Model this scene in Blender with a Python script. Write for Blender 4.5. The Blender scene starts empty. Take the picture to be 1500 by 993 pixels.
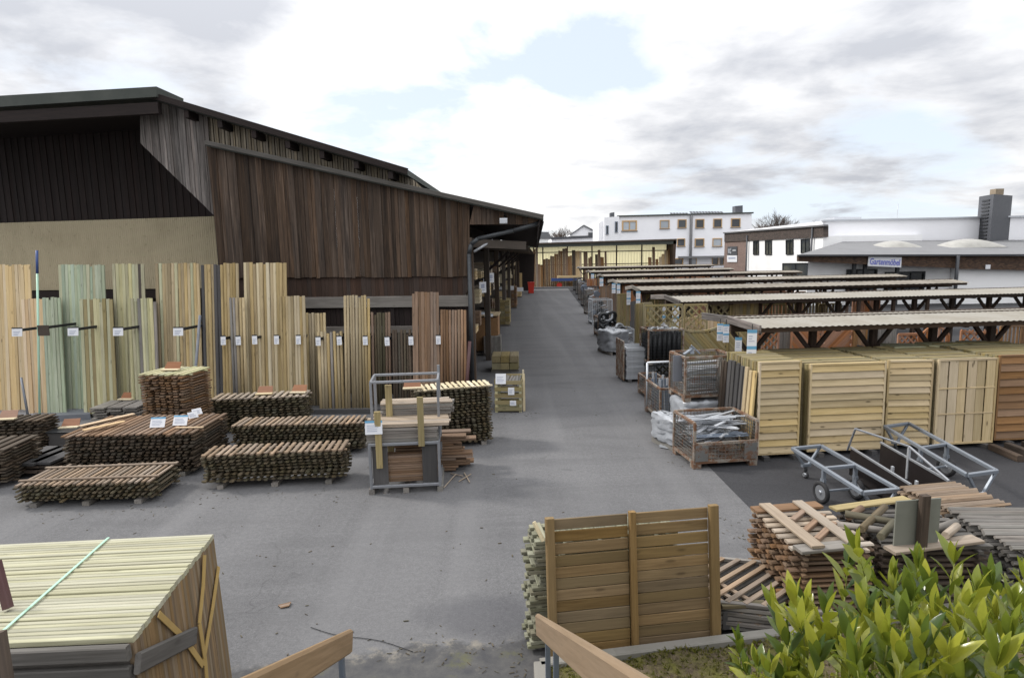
import bpy, math, random
from mathutils import Vector, Matrix
RN = random.Random(11)
PI = math.pi
Z3 = Vector((0, 0, 1))
C = bpy.context.scene.collection
SC = bpy.context.scene

# ------------------------------------------------------------------ camera geometry
H, FPX, CX, CY = 4.2, 880.0, 750.0, 496.5
PITCH = math.atan(120.5 / FPX)
ROLL = 0.018
SP, CP = math.sin(PITCH), math.cos(PITCH)

def ray(px, py):
    u, v = (px - CX) / FPX, (CY - py) / FPX
    c, s = math.cos(ROLL), math.sin(ROLL)
    u, v = u * c + v * s, -u * s + v * c
    return Vector((u, CP + v * SP, v * CP - SP))

def G(px, py, z=0.0):
    d = ray(px, py)
    t = (z - H) / d.z
    return Vector((d.x * t, d.y * t, z))

def Y(px, py, y):
    d = ray(px, py)
    t = y / d.y
    return Vector((d.x * t, y, H + d.z * t))

class Plane:
    """vertical plane through o, running along angle a (degrees, from +X)"""
    def __init__(s, o, a):
        s.o = Vector((o[0], o[1], 0)); s.a = math.radians(a)
        s.e = Vector((math.cos(s.a), math.sin(s.a), 0)); s.n = Vector((-math.sin(s.a), math.cos(s.a), 0))
    def hit(s, px, py, off=0.0):
        d = ray(px, py)
        p0 = s.o + s.n * off - Vector((0, 0, H))
        t = p0.dot(s.n) / d.dot(s.n)
        return Vector((0, 0, H)) + d * t
    def uz(s, px, py, off=0.0):
        p = s.hit(px, py, off)
        return ((p - s.o).dot(s.e), p.z)
    def pt(s, u, w, z):
        return s.o + s.e * u + s.n * w + Z3 * z

# ------------------------------------------------------------------ mesh builder
class MB:
    def __init__(s):
        s.v = []; s.f = []; s.co = []; s.rn = []; s.mi = []; s.sm = []
    def add(s, vs, fs, cos=None, mi=0, sm=False, rnd=None):
        b = len(s.v)
        off = Vector((RN.random() * 40, RN.random() * 40, RN.random() * 40))
        if rnd is None: rnd = RN.random()
        s.v += [Vector(p) for p in vs]
        s.co += [(Vector(c) + off) for c in (cos or vs)]
        s.rn += [rnd] * len(vs)
        for f in fs:
            s.f.append([b + i for i in f]); s.mi.append(mi); s.sm.append(sm)
        return s
    def beam(s, p0, p1, w, t, up=Z3, ch=0.0, mi=0, rnd=None, w1=None, t1=None, sm=False):
        p0, p1 = Vector(p0), Vector(p1)
        a = p1 - p0; L = a.length
        if L < 1e-6: return s
        a = a / L
        up = Vector(up)
        side = a.cross(up)
        if side.length < 1e-4: side = a.cross(Vector((1, 0, 0)))
        if side.length < 1e-4: side = a.cross(Vector((0, 1, 0)))
        side.normalize(); un = side.cross(a).normalized()
        def sec(w, t):
            x, y = w / 2, t / 2
            if ch <= 0: return [(-x, -y), (x, -y), (x, y), (-x, y)]
            c = min(ch, x * .95, y * .95)
            return [(-x + c, -y), (x - c, -y), (x, -y + c), (x, y - c), (x - c, y), (-x + c, y), (-x, y - c), (-x, -y + c)]
        s0, s1 = sec(w, t), sec(w1 or w, t1 or t)
        n = len(s0)
        vs = [p0 + side * q[0] + un * q[1] for q in s0] + [p1 + side * q[0] + un * q[1] for q in s1]
        co = [(0, q[0], q[1]) for q in s0] + [(L, q[0], q[1]) for q in s1]
        fs = [list(range(n)), list(range(2 * n - 1, n - 1, -1))]
        for i in range(n):
            j = (i + 1) % n
            fs.append([j, i, n + i, n + j])
        return s.add(vs, fs, co, mi, sm, rnd)
    def box(s, c, sx, sy, sz, mi=0, ch=0.0, rnd=None):
        c = Vector(c)
        if sx >= sy and sx >= sz:
            return s.beam(c - Vector((sx / 2, 0, 0)), c + Vector((sx / 2, 0, 0)), sy, sz, Z3, ch, mi, rnd)
        if sy >= sz:
            return s.beam(c - Vector((0, sy / 2, 0)), c + Vector((0, sy / 2, 0)), sx, sz, Z3, ch, mi, rnd)
        return s.beam(c - Vector((0, 0, sz / 2)), c + Vector((0, 0, sz / 2)), sx, sy, Vector((0, 1, 0)), ch, mi, rnd)
    def cyl(s, p0, p1, r0, r1=None, n=8, mi=0, sm=True, rnd=None):
        p0, p1 = Vector(p0), Vector(p1)
        r1 = r0 if r1 is None else r1
        a = p1 - p0; L = a.length; a.normalize()
        side = a.cross(Z3)
        if side.length < 1e-3: side = a.cross(Vector((1, 0, 0)))
        side.normalize(); un = side.cross(a)
        vs = []; co = []
        for p, r, l in ((p0, r0, 0), (p1, r1, L)):
            for i in range(n):
                t = 2 * PI * i / n
                vs.append(p + side * (r * math.cos(t)) + un * (r * math.sin(t))); co.append((l, r * math.cos(t), r * math.sin(t)))
        fs = []
        for i in range(n):
            j = (i + 1) % n; fs.append([j, i, n + i, n + j])
        b = len(s.f)
        s.add(vs, fs + [list(range(n)), list(range(2 * n - 1, n - 1, -1))], co, mi, sm, rnd)
        s.sm[-1] = s.sm[-2] = False
        return s
    def tube(s, pts, r, n=6, mi=0, rnd=None):
        if rnd is None: rnd = RN.random()
        for i in range(len(pts) - 1):
            r0 = r[i] if isinstance(r, (list, tuple)) else r
            r1 = r[i + 1] if isinstance(r, (list, tuple)) else r
            s.cyl(pts[i], pts[i + 1], r0, r1, n, mi, True, rnd)
        return s
    def torus(s, c, ax, R, r, n=18, m=8, mi=0):
        c = Vector(c); ax = Vector(ax).normalized()
        u = ax.cross(Z3)
        if u.length < 1e-3: u = Vector((1, 0, 0))
        u.normalize(); w = ax.cross(u)
        vs = []; fs = []
        for i in range(n):
            t = 2 * PI * i / n; d = u * math.cos(t) + w * math.sin(t)
            for j in range(m):
                q = 2 * PI * j / m
                vs.append(c + d * (R + r * math.cos(q)) + ax * (r * math.sin(q)))
        for i in range(n):
            for j in range(m):
                a, b = i * m + j, i * m + (j + 1) % m
                a2, b2 = ((i + 1) % n) * m + j, ((i + 1) % n) * m + (j + 1) % m
                fs.append([a, b, b2, a2])
        return s.add(vs, fs, None, mi, True)
    def prism(s, poly, ext, mi=0, rnd=None):
        poly = [Vector(p) for p in poly]; ext = Vector(ext); n = len(poly)
        vs = poly + [p + ext for p in poly]
        fs = [list(range(n - 1, -1, -1)), list(range(n, 2 * n))]
        for i in range(n):
            j = (i + 1) % n; fs.append([i, j, n + j, n + i])
        return s.add(vs, fs, None, mi, False, rnd)
    def face(s, poly, mi=0):
        return s.add(poly, [list(range(len(poly)))], None, mi)
    def grid(s, fn, nu, nv, mi=0, sm=True):
        vs = []; fs = []
        for i in range(nu + 1):
            for j in range(nv + 1): vs.append(fn(i / nu, j / nv))
        for i in range(nu):
            for j in range(nv):
                a = i * (nv + 1) + j
                fs.append([a, a + 1, a + nv + 2, a + nv + 1])
        return s.add(vs, fs, None, mi, sm)
    def build(s, name, mats, parent=None, loc=None, rz=0.0, world=False, rot=None):
        """world: the vertices are world coordinates, to be re-based on the parent (or on loc/rz)"""
        if not isinstance(mats, (list, tuple)): mats = [mats]
        me = bpy.data.meshes.new(name)
        vs = s.v
        if world:
            if parent is not None: inv = FRAMES[parent.name]
            else: inv = Matrix.Translation(Vector(loc or (0, 0, 0))) @ Matrix.Rotation(rz, 4, 'Z')
            inv = inv.inverted()
            vs = [inv @ p for p in vs]
        me.from_pydata([tuple(p) for p in vs], [], s.f)
        for m in mats: me.materials.append(m)
        me.polygons.foreach_set('material_index', s.mi)
        me.polygons.foreach_set('use_smooth', s.sm)
        a = me.attributes.new('bco', 'FLOAT_VECTOR', 'POINT')
        a.data.foreach_set('vector', [x for c in s.co for x in c])
        a = me.attributes.new('brnd', 'FLOAT', 'POINT')
        a.data.foreach_set('value', s.rn)
        me.update()
        import bmesh
        bm = bmesh.new(); bm.from_mesh(me)
        bmesh.ops.recalc_face_normals(bm, faces=bm.faces); bm.to_mesh(me); bm.free()
        o = bpy.data.objects.new(name, me); C.objects.link(o)
        if parent is not None:
            o.parent = parent
            if parent.name in FRAMES and loc is None: FRAMES[o.name] = FRAMES[parent.name]
        else: FRAMES[o.name] = Matrix.Translation(Vector(loc or (0, 0, 0))) @ Matrix.Rotation(rz, 4, 'Z')
        if loc is not None: o.location = loc
        if rot is not None: o.rotation_euler = rot
        else: o.rotation_euler = (0, 0, rz)
        return o

FRAMES = {}
def tag(o, label=None, cat=None, group=None, kind=None):
    if label: o['label'] = label
    if cat: o['category'] = cat
    if group: o['group'] = group
    if kind: o['kind'] = kind
    return o

def thing(name, label, cat, loc=(0, 0, 0), rz=0.0, group=None):
    o = bpy.data.objects.new(name, None); C.objects.link(o)
    o.empty_display_size = 0.2
    o.location = loc; o.rotation_euler = (0, 0, rz)
    FRAMES[o.name] = Matrix.Translation(Vector(loc)) @ Matrix.Rotation(rz, 4, 'Z')
    return tag(o, label, cat, group)

def dup(root, loc=None, rot=None, label=None, group=None):
    r = root.copy(); C.objects.link(r)
    if loc is not None: r.location = loc
    if rot is not None: r.rotation_euler = rot
    if label: r['label'] = label
    if group: r['group'] = group
    for ch in list(root.children):
        c = ch.copy(); C.objects.link(c); c.parent = r
        for g in list(ch.children):
            d = g.copy(); C.objects.link(d); d.parent = c
    return r

# ------------------------------------------------------------------ materials
def new_mat(name):
    m = bpy.data.materials.new(name); m.use_nodes = True
    nt = m.node_tree; nt.nodes.clear()
    return m, nt, nt.nodes, nt.links

class NT:
    def __init__(s, nt): s.nt = nt; s.n = nt.nodes; s.l = nt.links
    def node(s, t, **kw):
        n = s.n.new(t)
        for k, v in kw.items():
            if k.startswith('i_'):
                n.inputs[k[2:]].default_value = v
            else: setattr(n, k, v)
        return n
    def set(s, inp, v):
        if isinstance(v, bpy.types.NodeSocket): s.l.new(v, inp)
        elif v is not None: inp.default_value = v
    def math(s, op, a, b=None, clamp=False):
        n = s.n.new('ShaderNodeMath'); n.operation = op; n.use_clamp = clamp
        s.set(n.inputs[0], a)
        if b is not None: s.set(n.inputs[1], b)
        return n.outputs[0]
    def mix(s, f, a, b, mode='MIX'):
        n = s.n.new('ShaderNodeMix'); n.data_type = 'RGBA'; n.blend_type = mode
        s.set(n.inputs[0], f)
        s.set(n.inputs[6], a if isinstance(a, bpy.types.NodeSocket) else (*a, 1) if len(a) == 3 else a)
        s.set(n.inputs[7], b if isinstance(b, bpy.types.NodeSocket) else (*b, 1) if len(b) == 3 else b)
        return n.outputs[2]
    def noise(s, vec, scale, detail=3, rough=.55, vscale=None, dist=0.0):
        if vscale:
            m = s.n.new('ShaderNodeMapping'); m.inputs['Scale'].default_value = vscale
            s.l.new(vec, m.inputs['Vector']); vec = m.outputs[0]
        n = s.n.new('ShaderNodeTexNoise')
        n.inputs['Scale'].default_value = scale; n.inputs['Detail'].default_value = detail
        n.inputs['Roughness'].default_value = rough; n.inputs['Distortion'].default_value = dist
        s.l.new(vec, n.inputs['Vector'])
        return n.outputs[0]
    def ramp(s, f, stops, interp='LINEAR'):
        n = s.n.new('ShaderNodeValToRGB'); r = n.color_ramp; r.interpolation = interp
        while len(r.elements) < len(stops): r.elements.new(0.5)
        for e, (p, c) in zip(r.elements, stops):
            e.position = p; e.color = (*c, 1) if isinstance(c, (tuple, list)) else (c, c, c, 1)
        s.l.new(f, n.inputs[0])
        return n.outputs[0]
    def out(s, col, rough=.7, metal=0.0, bump=None, bstr=.3, bdist=.01, spec=.35, emit=None, coat=None, trans=None):
        b = s.n.new('ShaderNodeBsdfPrincipled'); o = s.n.new('ShaderNodeOutputMaterial')
        s.set(b.inputs['Base Color'], col if isinstance(col, bpy.types.NodeSocket) else (*col, 1))
        s.set(b.inputs['Roughness'], rough); s.set(b.inputs['Metallic'], metal)
        b.inputs['Specular IOR Level'].default_value = spec
        if bump is not None:
            bn = s.n.new('ShaderNodeBump'); bn.inputs['Strength'].default_value = bstr; bn.inputs['Distance'].default_value = bdist
            s.l.new(bump, bn.inputs['Height']); s.l.new(bn.outputs[0], b.inputs['Normal'])
        s.l.new(b.outputs[0], o.inputs[0])
        return b
    def attr(s, name):
        n = s.n.new('ShaderNodeAttribute'); n.attribute_name = name
        return n

def rnd_value(t):
    """a random number per board and per object"""
    oi = t.n.new('ShaderNodeObjectInfo')
    a = t.math('ADD', t.attr('brnd').outputs['Fac'], oi.outputs['Random'])
    return t.math('FRACT', a)

def wood(name, c1, c2, alt, var=.22, altamt=.5, rough=.78, knots=.5, stain=.35, stainc=(.06, .05, .04), streak=0.0):
    m, nt, N, L = new_mat(name); t = NT(nt)
    oi = t.n.new('ShaderNodeObjectInfo')
    v = t.attr('bco').outputs['Vector']
    sh = t.n.new('ShaderNodeVectorMath'); sh.operation = 'MULTIPLY_ADD'
    cmb = t.n.new('ShaderNodeCombineXYZ')
    for i in range(3): L.new(oi.outputs['Random'], cmb.inputs[i])
    L.new(cmb.outputs[0], sh.inputs[0]); sh.inputs[1].default_value = (37, 53, 71); L.new(v, sh.inputs[2])
    v = sh.outputs[0]
    grain = t.noise(v, 1.0, 4, .6, (1.3, 34, 34), .6)
    fine = t.noise(v, 1.0, 2, .5, (6, 190, 190))
    blot = t.noise(v, 1.0, 3, .6, (1.1, 4.5, 4.5))
    r = rnd_value(t)
    r2 = t.math('FRACT', t.math('MULTIPLY', r, 7.31))
    r3 = t.math('FRACT', t.math('MULTIPLY', r, 13.7))
    col = t.mix(t.ramp(grain, [(.3, 0.0), (.68, 1.0)]), c1, c2)
    col = t.mix(t.math('MULTIPLY', t.ramp(r2, [(.35, 0.0), (1, 1.0)]), altamt), col, alt)
    col = t.mix(t.math('MULTIPLY', t.ramp(blot, [(.45, 0.0), (.75, 1.0)]), stain), col, stainc)
    if streak:
        # rain washed streaks and silvered patches down the boards
        s1 = t.noise(v, 1.0, 5, .65, (.45, 15, 15), .8)
        col = t.mix(t.math('MULTIPLY', t.ramp(s1, [(.52, 0.0), (.66, 1.0)]), streak), col, tuple(x * 2.1 for x in alt))
        s2 = t.noise(v, 1.0, 5, .7, (.3, 7, 7), .4)
        col = t.mix(t.math('MULTIPLY', t.ramp(s2, [(.5, 0.0), (.64, 1.0)]), streak), col, stainc)
    if knots:
        mp = t.n.new('ShaderNodeMapping'); mp.inputs['Scale'].default_value = (2.2, 7, 7); L.new(v, mp.inputs[0])
        vo = t.n.new('ShaderNodeTexVoronoi'); vo.inputs['Scale'].default_value = 1.0; L.new(mp.outputs[0], vo.inputs['Vector'])
        k = t.ramp(vo.outputs['Distance'], [(.07, 1.0), (.16, 0.0)])
        col = t.mix(t.math('MULTIPLY', k, knots), col, tuple(x * .28 for x in c1))
    hs = t.n.new('ShaderNodeHueSaturation')
    t.set(hs.inputs['Value'], t.math('ADD', 1 - var, t.math('MULTIPLY', r, 2 * var)))
    t.set(hs.inputs['Saturation'], t.math('ADD', .8, t.math('MULTIPLY', r3, .35)))
    L.new(col, hs.inputs['Color'])
    col = t.mix(t.math('MULTIPLY', fine, .25), hs.outputs[0], (.03, .025, .02))
    h = t.math('ADD', t.math('MULTIPLY', grain, .7), t.math('MULTIPLY', fine, .3))
    t.out(col, rough, 0, h, .35, .004, .25)
    return m

def plain(name, c, rough=.6, metal=0.0, var=.12, nscale=6.0, dirt=.25, dirtc=(.08, .07, .06), spec=.4, bump=.15):
    m, nt, N, L = new_mat(name); t = NT(nt)
    tc = t.n.new('ShaderNodeTexCoord').outputs['Object']
    n = t.noise(tc, nscale, 5, .6)
    n2 = t.noise(tc, nscale * 7, 3, .6)
    r = rnd_value(t)
    col = t.mix(t.math('MULTIPLY', t.ramp(n, [(.45, 0.0), (.75, 1.0)]), dirt), c, dirtc)
    hs = t.n.new('ShaderNodeHueSaturation')
    t.set(hs.inputs['Value'], t.math('ADD', 1 - var, t.math('MULTIPLY', r, 2 * var))); L.new(col, hs.inputs['Color'])
    rr = t.math('ADD', rough - .1, t.math('MULTIPLY', n2, .2))
    t.out(hs.outputs[0], rr, metal, n2, bump, .004, spec)
    return m

def metal_rust(name, base, rustamt, metal=.6, rough=.5):
    m, nt, N, L = new_mat(name); t = NT(nt)
    tc = t.n.new('ShaderNodeTexCoord').outputs['Object']
    oi = t.n.new('ShaderNodeObjectInfo')
    va = t.n.new('ShaderNodeVectorMath'); va.operation = 'ADD'
    L.new(tc, va.inputs[0]); L.new(oi.outputs['Random'], va.inputs[1])
    n = t.noise(va.outputs[0], 5, 6, .65)
    n2 = t.noise(va.outputs[0], 40, 3, .6)
    k = t.ramp(t.math('ADD', n, t.math('MULTIPLY', n2, .25)), [(.75 - rustamt * .5, 0.0), (.85 - rustamt * .4, 1.0)])
    rust = t.mix(n2, (.10, .048, .026), (.19, .10, .055))
    col = t.mix(k, base, rust)
    t.out(col, t.math('ADD', rough, t.math('MULTIPLY', k, .3)), t.math('MULTIPLY', t.math('SUBTRACT', 1.0, k), metal), n2, .2, .003, .4)
    return m

M = {}
M['green'] = wood('treated pale green', (.38, .36, .205), (.60, .55, .34), (.40, .43, .28), .2, .6, knots=.45, stain=.2, stainc=(.16, .14, .08))
M['mint'] = wood('treated mint', (.33, .39, .27), (.53, .56, .41), (.32, .43, .33), .18, .6, knots=.4, stain=.25, stainc=(.2, .2, .12))
M['new'] = wood('fresh yellow pine', (.52, .37, .185), (.68, .52, .29), (.66, .53, .33), .15, .5, knots=.6, stain=.1, stainc=(.3, .2, .1))
M['peach'] = wood('fresh peach larch', (.54, .39, .23), (.70, .54, .35), (.64, .47, .31), .12, .5, knots=.35, stain=.1, stainc=(.3, .2, .1))
M['olive'] = wood('treated olive', (.24, .19, .09), (.36, .29, .15), (.25, .24, .14), .20, .6, knots=.5, stain=.35, stainc=(.12, .09, .05))
M['panel'] = wood('treated screen boards', (.48, .36, .19), (.63, .50, .29), (.60, .48, .33), .2, .6, knots=.9, stain=.3, stainc=(.25, .18, .08))
M['post'] = wood('treated round post', (.33, .245, .125), (.53, .41, .22), (.36, .30, .19), .28, .6, knots=.4, stain=.3, stainc=(.14, .11, .07))
M['brown'] = wood('brown boards', (.165, .10, .06), (.285, .185, .12), (.22, .175, .14), .24, .5, knots=.4, stain=.3)
M['oak'] = wood('brown treated fence boards', (.16, .10, .042), (.28, .185, .085), (.20, .155, .085), .18, .6, knots=.5, stain=.35, stainc=(.09, .065, .035))
M['bleach'] = wood('bleached boards', (.30, .235, .175), (.44, .36, .275), (.33, .29, .24), .14, .5, knots=.4, stain=.3, stainc=(.17, .13, .1))
M['pickettop'] = wood('weathered picket tops', (.23, .165, .115), (.37, .275, .195), (.26, .21, .16), .2, .6, knots=.3, stain=.4, stainc=(.11, .085, .06))
M['larch'] = wood('orange brown boards', (.22, .115, .05), (.33, .185, .085), (.26, .16, .09), .18, .4, knots=.35, stain=.2)
M['terra'] = wood('red brown garden gate boards', (.33, .135, .06), (.46, .21, .10), (.36, .18, .10), .14, .4, knots=.3, stain=.12)
M['dark'] = wood('dark weathered timber', (.055, .04, .03), (.105, .075, .055), (.09, .08, .07), .28, .5, knots=.3, stain=.3, stainc=(.02, .018, .015))
M['grey'] = wood('silver grey timber', (.17, .155, .14), (.30, .275, .25), (.20, .20, .18), .22, .5, knots=.4, stain=.35)
M['charcoal'] = wood('charcoal boards', (.055, .055, .058), (.09, .088, .09), (.12, .11, .10), .25, .4, knots=.2, stain=.2)
M['cream'] = wood('cream unweathered slats', (.56, .47, .31), (.72, .62, .43), (.62, .56, .4), .08, .4, knots=.25, stain=.08, stainc=(.3, .25, .15))
M['picket'] = wood('old brown pickets', (.058, .049, .028), (.145, .108, .066), (.095, .094, .058), .32, .6, knots=.4, stain=.5, stainc=(.055, .05, .032))
M['picketd'] = wood('old dark pickets', (.045, .034, .023), (.105, .074, .05), (.068, .062, .045), .30, .6, knots=.3, stain=.5, stainc=(.04, .036, .026))
M['rustpick'] = wood('russet pickets', (.15, .085, .045), (.26, .155, .088), (.20, .15, .10), .26, .5, knots=.3, stain=.35)
M['barn'] = wood('scorched barn planks', (.034, .021, .013), (.115, .070, .043), (.074, .054, .041), .46, .5, knots=.3, stain=.4, stainc=(.017, .012, .010), streak=.7)
M['barnlow'] = wood('lower barn planks', (.036, .021, .015), (.078, .045, .032), (.05, .04, .036), .35, .5, knots=.2, stain=.35, stainc=(.02, .015, .012))
M['barngrey'] = wood('silvered gable boards', (.10, .088, .082), (.25, .225, .21), (.15, .13, .12), .30, .6, knots=.3, stain=.4, stainc=(.03, .027, .026), streak=.6)
M['barnslat'] = wood('pale upper slats', (.20, .165, .12), (.40, .34, .25), (.28, .235, .175), .25, .6, knots=.1, stain=.4, stainc=(.06, .05, .04))
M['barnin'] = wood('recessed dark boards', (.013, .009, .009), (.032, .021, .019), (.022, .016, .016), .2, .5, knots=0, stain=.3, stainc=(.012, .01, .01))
M['beam'] = wood('dark canopy timber', (.05, .033, .025), (.10, .066, .048), (.07, .055, .045), .22, .5, knots=.2, stain=.3, stainc=(.02, .016, .013))
M['rail'] = wood('lacquered handrail', (.225, .15, .08), (.315, .215, .125), (.27, .185, .105), .07, .3, .55, knots=.3, stain=.15, stainc=(.25, .14, .06))
M['galv'] = plain('galvanised steel', (.50, .52, .55), .42, .5, .1, 14, .2, (.25, .26, .27))
M['cartsteel'] = plain('painted grey steel', (.215, .24, .275), .42, .35, .06, 9, .25, (.15, .15, .16))
M['bluesteel'] = plain('blue grey steel', (.20, .235, .29), .4, .5, .05, 9, .15)
M['steelgrey'] = plain('dull galvanised tube', (.27, .28, .30), .45, .4, .1, 12, .25, (.15, .15, .155))
M['zinc'] = plain('bright zinc', (.62, .64, .67), .3, .85, .12, 20, .1, (.3, .3, .3))
M['wiregrey'] = metal_rust('wire grey', (.22, .22, .21), .25, .6)
M['rust'] = metal_rust('rusty frame', (.27, .245, .21), .42, .2, .6)
M['darkmetal'] = plain('dark metal', (.035, .037, .04), .5, .5, .1, 8, .2)
M['pipe'] = plain('dark drainpipe', (.05, .055, .06), .45, .3, .05, 5, .2, (.12, .12, .12))
M['rubber'] = plain('tyre rubber', (.022, .022, .024), .8, 0, .1, 12, .3, (.08, .075, .07))
M['blackply'] = plain('black film plywood', (.012, .009, .009), .5, 0, .1, 4, .3, (.03, .028, .026))
M['white'] = plain('white render', (.88, .88, .88), .85, 0, .02, .35, .3, (.55, .54, .52), bump=.1)
M['white2'] = plain('cool white panel', (.88, .88, .905), .6, 0, .03, .3, .15, (.58, .58, .62), bump=.02)
M['paper'] = plain('white card', (.70, .71, .74), .5, 0, .03, 5, .05, (.6, .6, .6), bump=0)
M['cardblue'] = plain('blue card header', (.13, .34, .52), .5, 0, .05, 5, .05, bump=0)
M['ink'] = plain('grey print', (.35, .38, .47), .6, 0, .1, 5, .05, bump=0)
M['signblue'] = plain('blue lettering', (.16, .18, .55), .5, 0, .02, 5, .02, bump=0)
M['glass'] = plain('dark window glass', (.035, .042, .05), .08, 0, .5, 1.5, .2, (.09, .085, .06), .8, bump=0)
M['glasslit'] = plain('pale window glass', (.40, .44, .48), .1, 0, .2, 1.0, .2, (.2, .22, .22), .8, bump=0)
M['frame'] = plain('ochre window frame', (.52, .34, .17), .6, 0, .05, 3, .05)
M['felt'] = plain('green black roofing felt', (.06, .068, .06), .8, 0, .1, 1.4, .4, (.11, .115, .10))
M['slate'] = plain('dark slate cladding', (.055, .058, .066), .55, 0, .35, 3, .3, (.09, .09, .095))
M['roofgrey'] = plain('grey roof sheet', (.17, .17, .175), .7, 0, .08, .7, .4, (.10, .10, .10))
M['concrete'] = plain('concrete', (.205, .195, .175), .85, 0, .1, 3.5, .45, (.15, .145, .12), .3, .4)
M['steelplate'] = plain('grey rack plate', (.17, .18, .205), .55, .3, .1, 4, .4, (.12, .115, .11))
M['plastic'] = plain('shrink film', (.30, .315, .34), .2, 0, .1, 16, .3, (.42, .43, .45), .7, .6)
M['red'] = plain('red plastic', (.55, .04, .025), .4, 0, .05, 3, .1, (.3, .03, .02))
M['blue'] = plain('blue painted steel', (.04, .075, .22), .45, 0, .05, 3, .1)
M['strapgreen'] = plain('pale green strap', (.40, .62, .48), .35, 0, .02, 5, .05, bump=0)
M['strapyellow'] = plain('ochre strap', (.40, .27, .09), .5, 0, .06, 9, .25, (.2, .14, .06))
M['bark'] = plain('bark', (.10, .075, .06), .9, 0, .15, 12, .4, (.05, .045, .04))
M['stem'] = plain('green stem', (.20, .22, .05), .6, 0, .1, 12, .3, (.10, .08, .04))
M['holder'] = wood('rust card holder', (.22, .10, .055), (.31, .15, .085), (.29, .17, .11), .12, .4, knots=0, stain=.1)
M['tileg'] = plain('grey house tiles', (.16, .165, .175), .8, 0, .1, .6, .3)
M['mulberry'] = plain('dark red steel', (.075, .03, .03), .5, 0, .05, 3, .2)

def mat_corr(name, c, rough, dirtc, dirt, tl=0.0):
    m, nt, N, L = new_mat(name); t = NT(nt)
    tc = t.n.new('ShaderNodeTexCoord').outputs['Object']
    n = t.noise(tc, .9, 6, .65); n2 = t.noise(tc, 9, 4, .6); n3 = t.noise(tc, 1, 3, .6, (4, .5, 1))
    k = t.ramp(t.math('ADD', t.math('MULTIPLY', n, .7), t.math('MULTIPLY', n3, .4)), [(.5, 0.0), (.75, 1.0)])
    col = t.mix(t.math('MULTIPLY', k, dirt), c, dirtc)
    col = t.mix(t.math('MULTIPLY', t.ramp(n2, [(.62, 0.0), (.7, 1.0)]), .35), col, (.10, .085, .05))
    b = t.out(col, rough, 0, n2, .1, .003, .3)
    if tl:
        tr = t.n.new('ShaderNodeBsdfTranslucent'); L.new(col, tr.inputs[0]); mx = t.n.new('ShaderNodeMixShader'); mx.inputs[0].default_value = tl
        out = [x for x in N if x.type == 'OUTPUT_MATERIAL'][0]
        L.new(b.outputs[0], mx.inputs[1]); L.new(tr.outputs[0], mx.inputs[2]); L.new(mx.outputs[0], out.inputs[0])
    return m
M['fibre'] = mat_corr('fibre cement sheet', (.28, .262, .228), .9, (.20, .175, .135), .8)
M['fibreold'] = mat_corr('lichened fibre cement sheet', (.235, .21, .175), .9, (.10, .085, .065), .8)
M['yellowsheet'] = mat_corr('aged translucent sheet', (.46, .395, .265), .5, (.30, .25, .16), .5)
M['paleyellow'] = mat_corr('pale yellow sheet', (.92, .84, .52), .5, (.8, .7, .42), .3, .85)

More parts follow.
